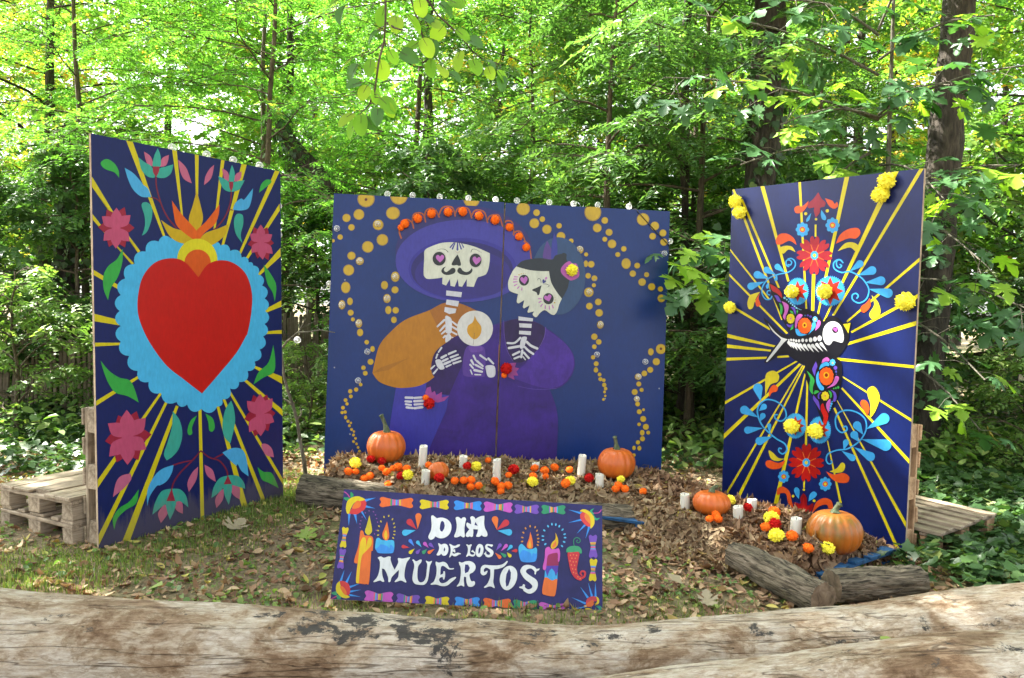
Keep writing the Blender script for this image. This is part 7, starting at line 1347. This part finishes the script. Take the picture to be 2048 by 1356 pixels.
# ================================================================== GROUND COVER
rs = np.random.RandomState(5)
def scatter(n, xr, yr, dens=None):
    x, y = rs.uniform(*xr, n), rs.uniform(*yr, n)
    k = np.abs(x) < y * .78 + .8
    if dens is not None: k &= rs.rand(n) < dens(x, y)
    return x[k], y[k]
def lay(name, label, x, y, mat, L, W, tm, tilt, zj, fold, curl, up=None, rnd=None, zoff=0.0, stuff=True, Dz=0.0):
    n = len(x); z = surf_h(x, y) + rs.uniform(*zj, n) + zoff
    Nn = unit(np.stack([rs.normal(0, tilt, n), rs.normal(0, tilt, n), np.ones(n)], 1)); a = rs.uniform(0, 2 * np.pi, n)
    D = np.stack([np.cos(a), np.sin(a), np.full(n, Dz)], 1); D = unit(D - Nn * (D * Nn).sum(1, keepdims=True)) if Dz == 0 else unit(D)
    Ls = rs.uniform(*L, n); v, f, r = blades(np.stack([x, y, z], 1) - D * Ls[:, None] * .5 * (Dz == 0), D, Nn, Ls, Ls * rs.uniform(*W, n), rs.normal(fold[0], fold[1], n), rs.normal(curl[0], curl[1], n), tm, rs.rand(n) if rnd is None else rnd)
    o = obj(name, np_mesh(name, v, f, mat, r)); tag(o, label, 'ground cover', kind='stuff'); return o
# fallen leaves, thicker towards the heaps and under the trees
def dl(x, y):
    d = .45 + .5 * _vn(x, y, 1.3, 9) ** 1.5 + .5 * np.exp(-((x - 1.1) ** 2 / .5 + (y - 4.6) ** 2 / .9)) + .25 * np.exp(-((x - 2.6) ** 2 / 1.5 + (y - 6.3) ** 2 / 2)); return np.clip(d * (pile_h(x, y) < .06), 0, 1)
x, y = scatter(23000, (-4.5, 4.5), (2.9, 7.5), dl); lay('fallen_leaves', 'fallen leaves scattered over the ground before the panels', x, y, MAT['litter'], (.022, .075), (.4, .75), 'dead', .3, (.0, .018), (.4, .45), (.25, .35))
x, y = scatter(7000, (-10, 10), (7.2, 15), lambda x, y: .2 + .35 * _vn(x, y, .9, 4)); lay('fallen_leaves', 'fallen leaves under the trees behind the panels', x, y, MAT['litter'], (.05, .12), (.45, .8), 'kite', .3, (.0, .03), (.4, .4), (.2, .3))
# small broken bits and crumbs of leaf
x, y = scatter(14000, (-4, 4), (2.9, 6.5), lambda x, y: .9 * (pile_h(x, y) < .05)); lay('leaf_crumbs', 'crumbled leaf bits on bare soil', x, y, MAT['litter'], (.008, .03), (.3, .8), 'kite', .5, (.0, .008), (.3, .4), (.2, .3))
# grass: patches on the left
def dg(x, y): return np.clip((_vn(x, y, 1.5, 12) - .33) * 2.6, 0, 1) * np.clip(.8 - .2 * x, .3, 1) * np.clip((2.5 - x) / .5, 0, 1) * (pile_h(x, y) < .02) * (1 - .85 * np.exp(-((x + .17) / .8) ** 4 - ((y - 3.6) / .35) ** 2))
x, y = scatter(230000, (-4.2, 3.0), (2.9, 6.6), dg); n = len(x)
hgt = rs.uniform(.012, .045, n) * (.5 + .9 * _vn(x, y, 2, 3)); a = rs.uniform(0, 2 * np.pi, n); ln = rs.uniform(.15, .8, n)
D = unit(np.stack([np.cos(a) * ln, np.sin(a) * ln, np.ones(n)], 1)); v, f, r = blades(np.stack([x, y, base_h(x, y)], 1), D, np.stack([np.cos(a), np.sin(a), -ln * .3], 1), hgt * 1.1, .005, 0, rs.uniform(-.5, .1, n), 'kite', rs.rand(n))
tag(obj('grass', np_mesh('grass', v, f, MAT['grass'], r)), 'thin patchy grass on the left of the clearing', 'grass', kind='stuff')
# small weeds and clover
x, y = scatter(20000, (-4.2, 3), (2.9, 7.5), lambda x, y: np.clip((_vn(x, y, 2.2, 21) - .25) * 1.8, 0, .9) * (pile_h(x, y) < .02)); lay('low_weeds', 'small green weeds among the fallen leaves', x, y, MAT['weeds'], (.014, .045), (.5, .9), 'oval', .45, (.004, .03), (.3, .3), (-.1, .2))
# ivy carpet behind and on the right
def di(x, y): return np.clip(smooth((y - 6.6) / 1.2) + smooth((x - 2.35 + .2 * (y - 4.5)) / .5), 0, 1) * (.35 + .65 * (_vn(x, y, .9, 31) > .38)) * (pile_h(x, y) < .03)
x, y = scatter(34000, (-9, 8), (3.3, 14), di); x3, y3 = scatter(9000, (-7.5, -2.2), (5.9, 9.8), lambda x, y: (y > 5.3 - .45 * (x + 2)) * .9); x, y = np.r_[x, x3], np.r_[y, y3]
x2, y2 = scatter(7000, (2.15, 5.2), (3.1, 7.2), lambda x, y: smooth((x - 2.2 + .15 * (y - 4.2)) / .35) * (pile_h(x, y) < .02)); x, y = np.r_[x, x2], np.r_[y, y2]
lay('ivy_carpet', 'ivy carpet spreading behind the panels and on the right', x, y, MAT['ivy'], (.05, .10), (.85, 1.0), 'ivy', .42, (.02, .14), (.3, .3), (.1, .2))
x, y = scatter(22000, (-9, 9), (6.95, 13), lambda x, y: np.clip((_vn(x, y, .8, 41) - .3) * 2.2, .12, .85)); lay('undergrowth', 'low green undergrowth behind the panels', x, y, MAT['weeds'], (.06, .14), (.4, .7), 'oval', .5, (.05, .35), (.3, .3), (-.2, .2))
# snapped twigs
nT = 130; x, y = scatter(nT, (-3.2, 3), (3.0, 6.6)); pp = []
for i in range(len(x)):
    a = rs.uniform(0, 6.28); l = rs.uniform(.04, .16); z = float(surf_h(x[i], y[i])) + .008; s_ = np.array([-.5, -.1, .2, .5]) * l
    pp.append((np.stack([x[i] + s_ * math.cos(a) + rs.normal(0, .006, 4), y[i] + s_ * math.sin(a) + rs.normal(0, .006, 4), z + rs.uniform(0, .01, 4)], 1), np.full(4, rs.uniform(.0015, .0035))))
V, F = tubes(pp, 5); tag(obj('fallen_twigs', np_mesh('fallen_twigs', V, F, MAT['twig'])), 'snapped twigs lying among the litter', 'twigs', kind='stuff')
# a few single leaves that catch the eye
def one_leaf(px, py, tmpl, mat, L, label, on=None, rot=None):
    p = on if on is not None else drop_on(px, py) + Vector((0, 0, .025))
    o = obj('fallen_leaf', leaf_mesh_one(tmpl, mat, L, L * .95, .3, .25, int(px), 'fallen_leaf'), None, p); o.rotation_euler = rot or (rr.uniform(-.4, .4), rr.uniform(-.4, .4), rr.uniform(0, 6)); tag(o, label, 'leaf')
m1, n1, b1 = new_mat('pale_dead_leaf'); b1.inputs['Base Color'].default_value = lin(.30, .25, .16); b1.inputs['Roughness'].default_value = .7
m2, n2, b2 = new_mat('yellow_leaf'); b2.inputs['Base Color'].default_value = lin(.42, .33, .035); b2.inputs['Roughness'].default_value = .55
m3, n3, b3 = new_mat('lime_leaf'); b3.inputs['Base Color'].default_value = lin(.2, .28, .05); b3.inputs['Roughness'].default_value = .5
one_leaf(1418, 1222, 'maple', m1, .10, 'pale beige maple leaf on the ground right of the sign')
one_leaf(715, 1243, 'maple', m1, .11, 'pale curled leaf by the lower left corner of the sign')
one_leaf(460, 1068, 'maple', m1, .15, 'grey beige maple leaf on the ground before the heart panel')
one_leaf(600, 1075, 'maple', m3, .14, 'pale green maple leaf on the ground between heart panel and sign')
one_leaf(1365, 1178, 'kite', m1, .10, 'pale brown leaf left of the slanting bark log')
one_leaf(300, 1185, 'kite', m3, .09, 'lime green leaf standing in the grass near the long bleached log')
pl = PL.M @ Vector((-.42, .36, .288)); one_leaf(150, 970, 'maple', m2, .12, 'yellow green leaf lying on the sunny grey pallet', pl, (.2, .1, .8))
one_leaf(1978, 868, 'maple', m2, .15, 'bright yellow maple leaf among the ivy right of the bird panel', at_y(1978, 868, 7.4), (1.0, .2, 1.0))
one_leaf(1560, 1290, 'oval', m3, .07, 'curled lime leaf in the crack between the two bleached logs', at_y(1762, 1288, 2.72), (.3, .2, .4))
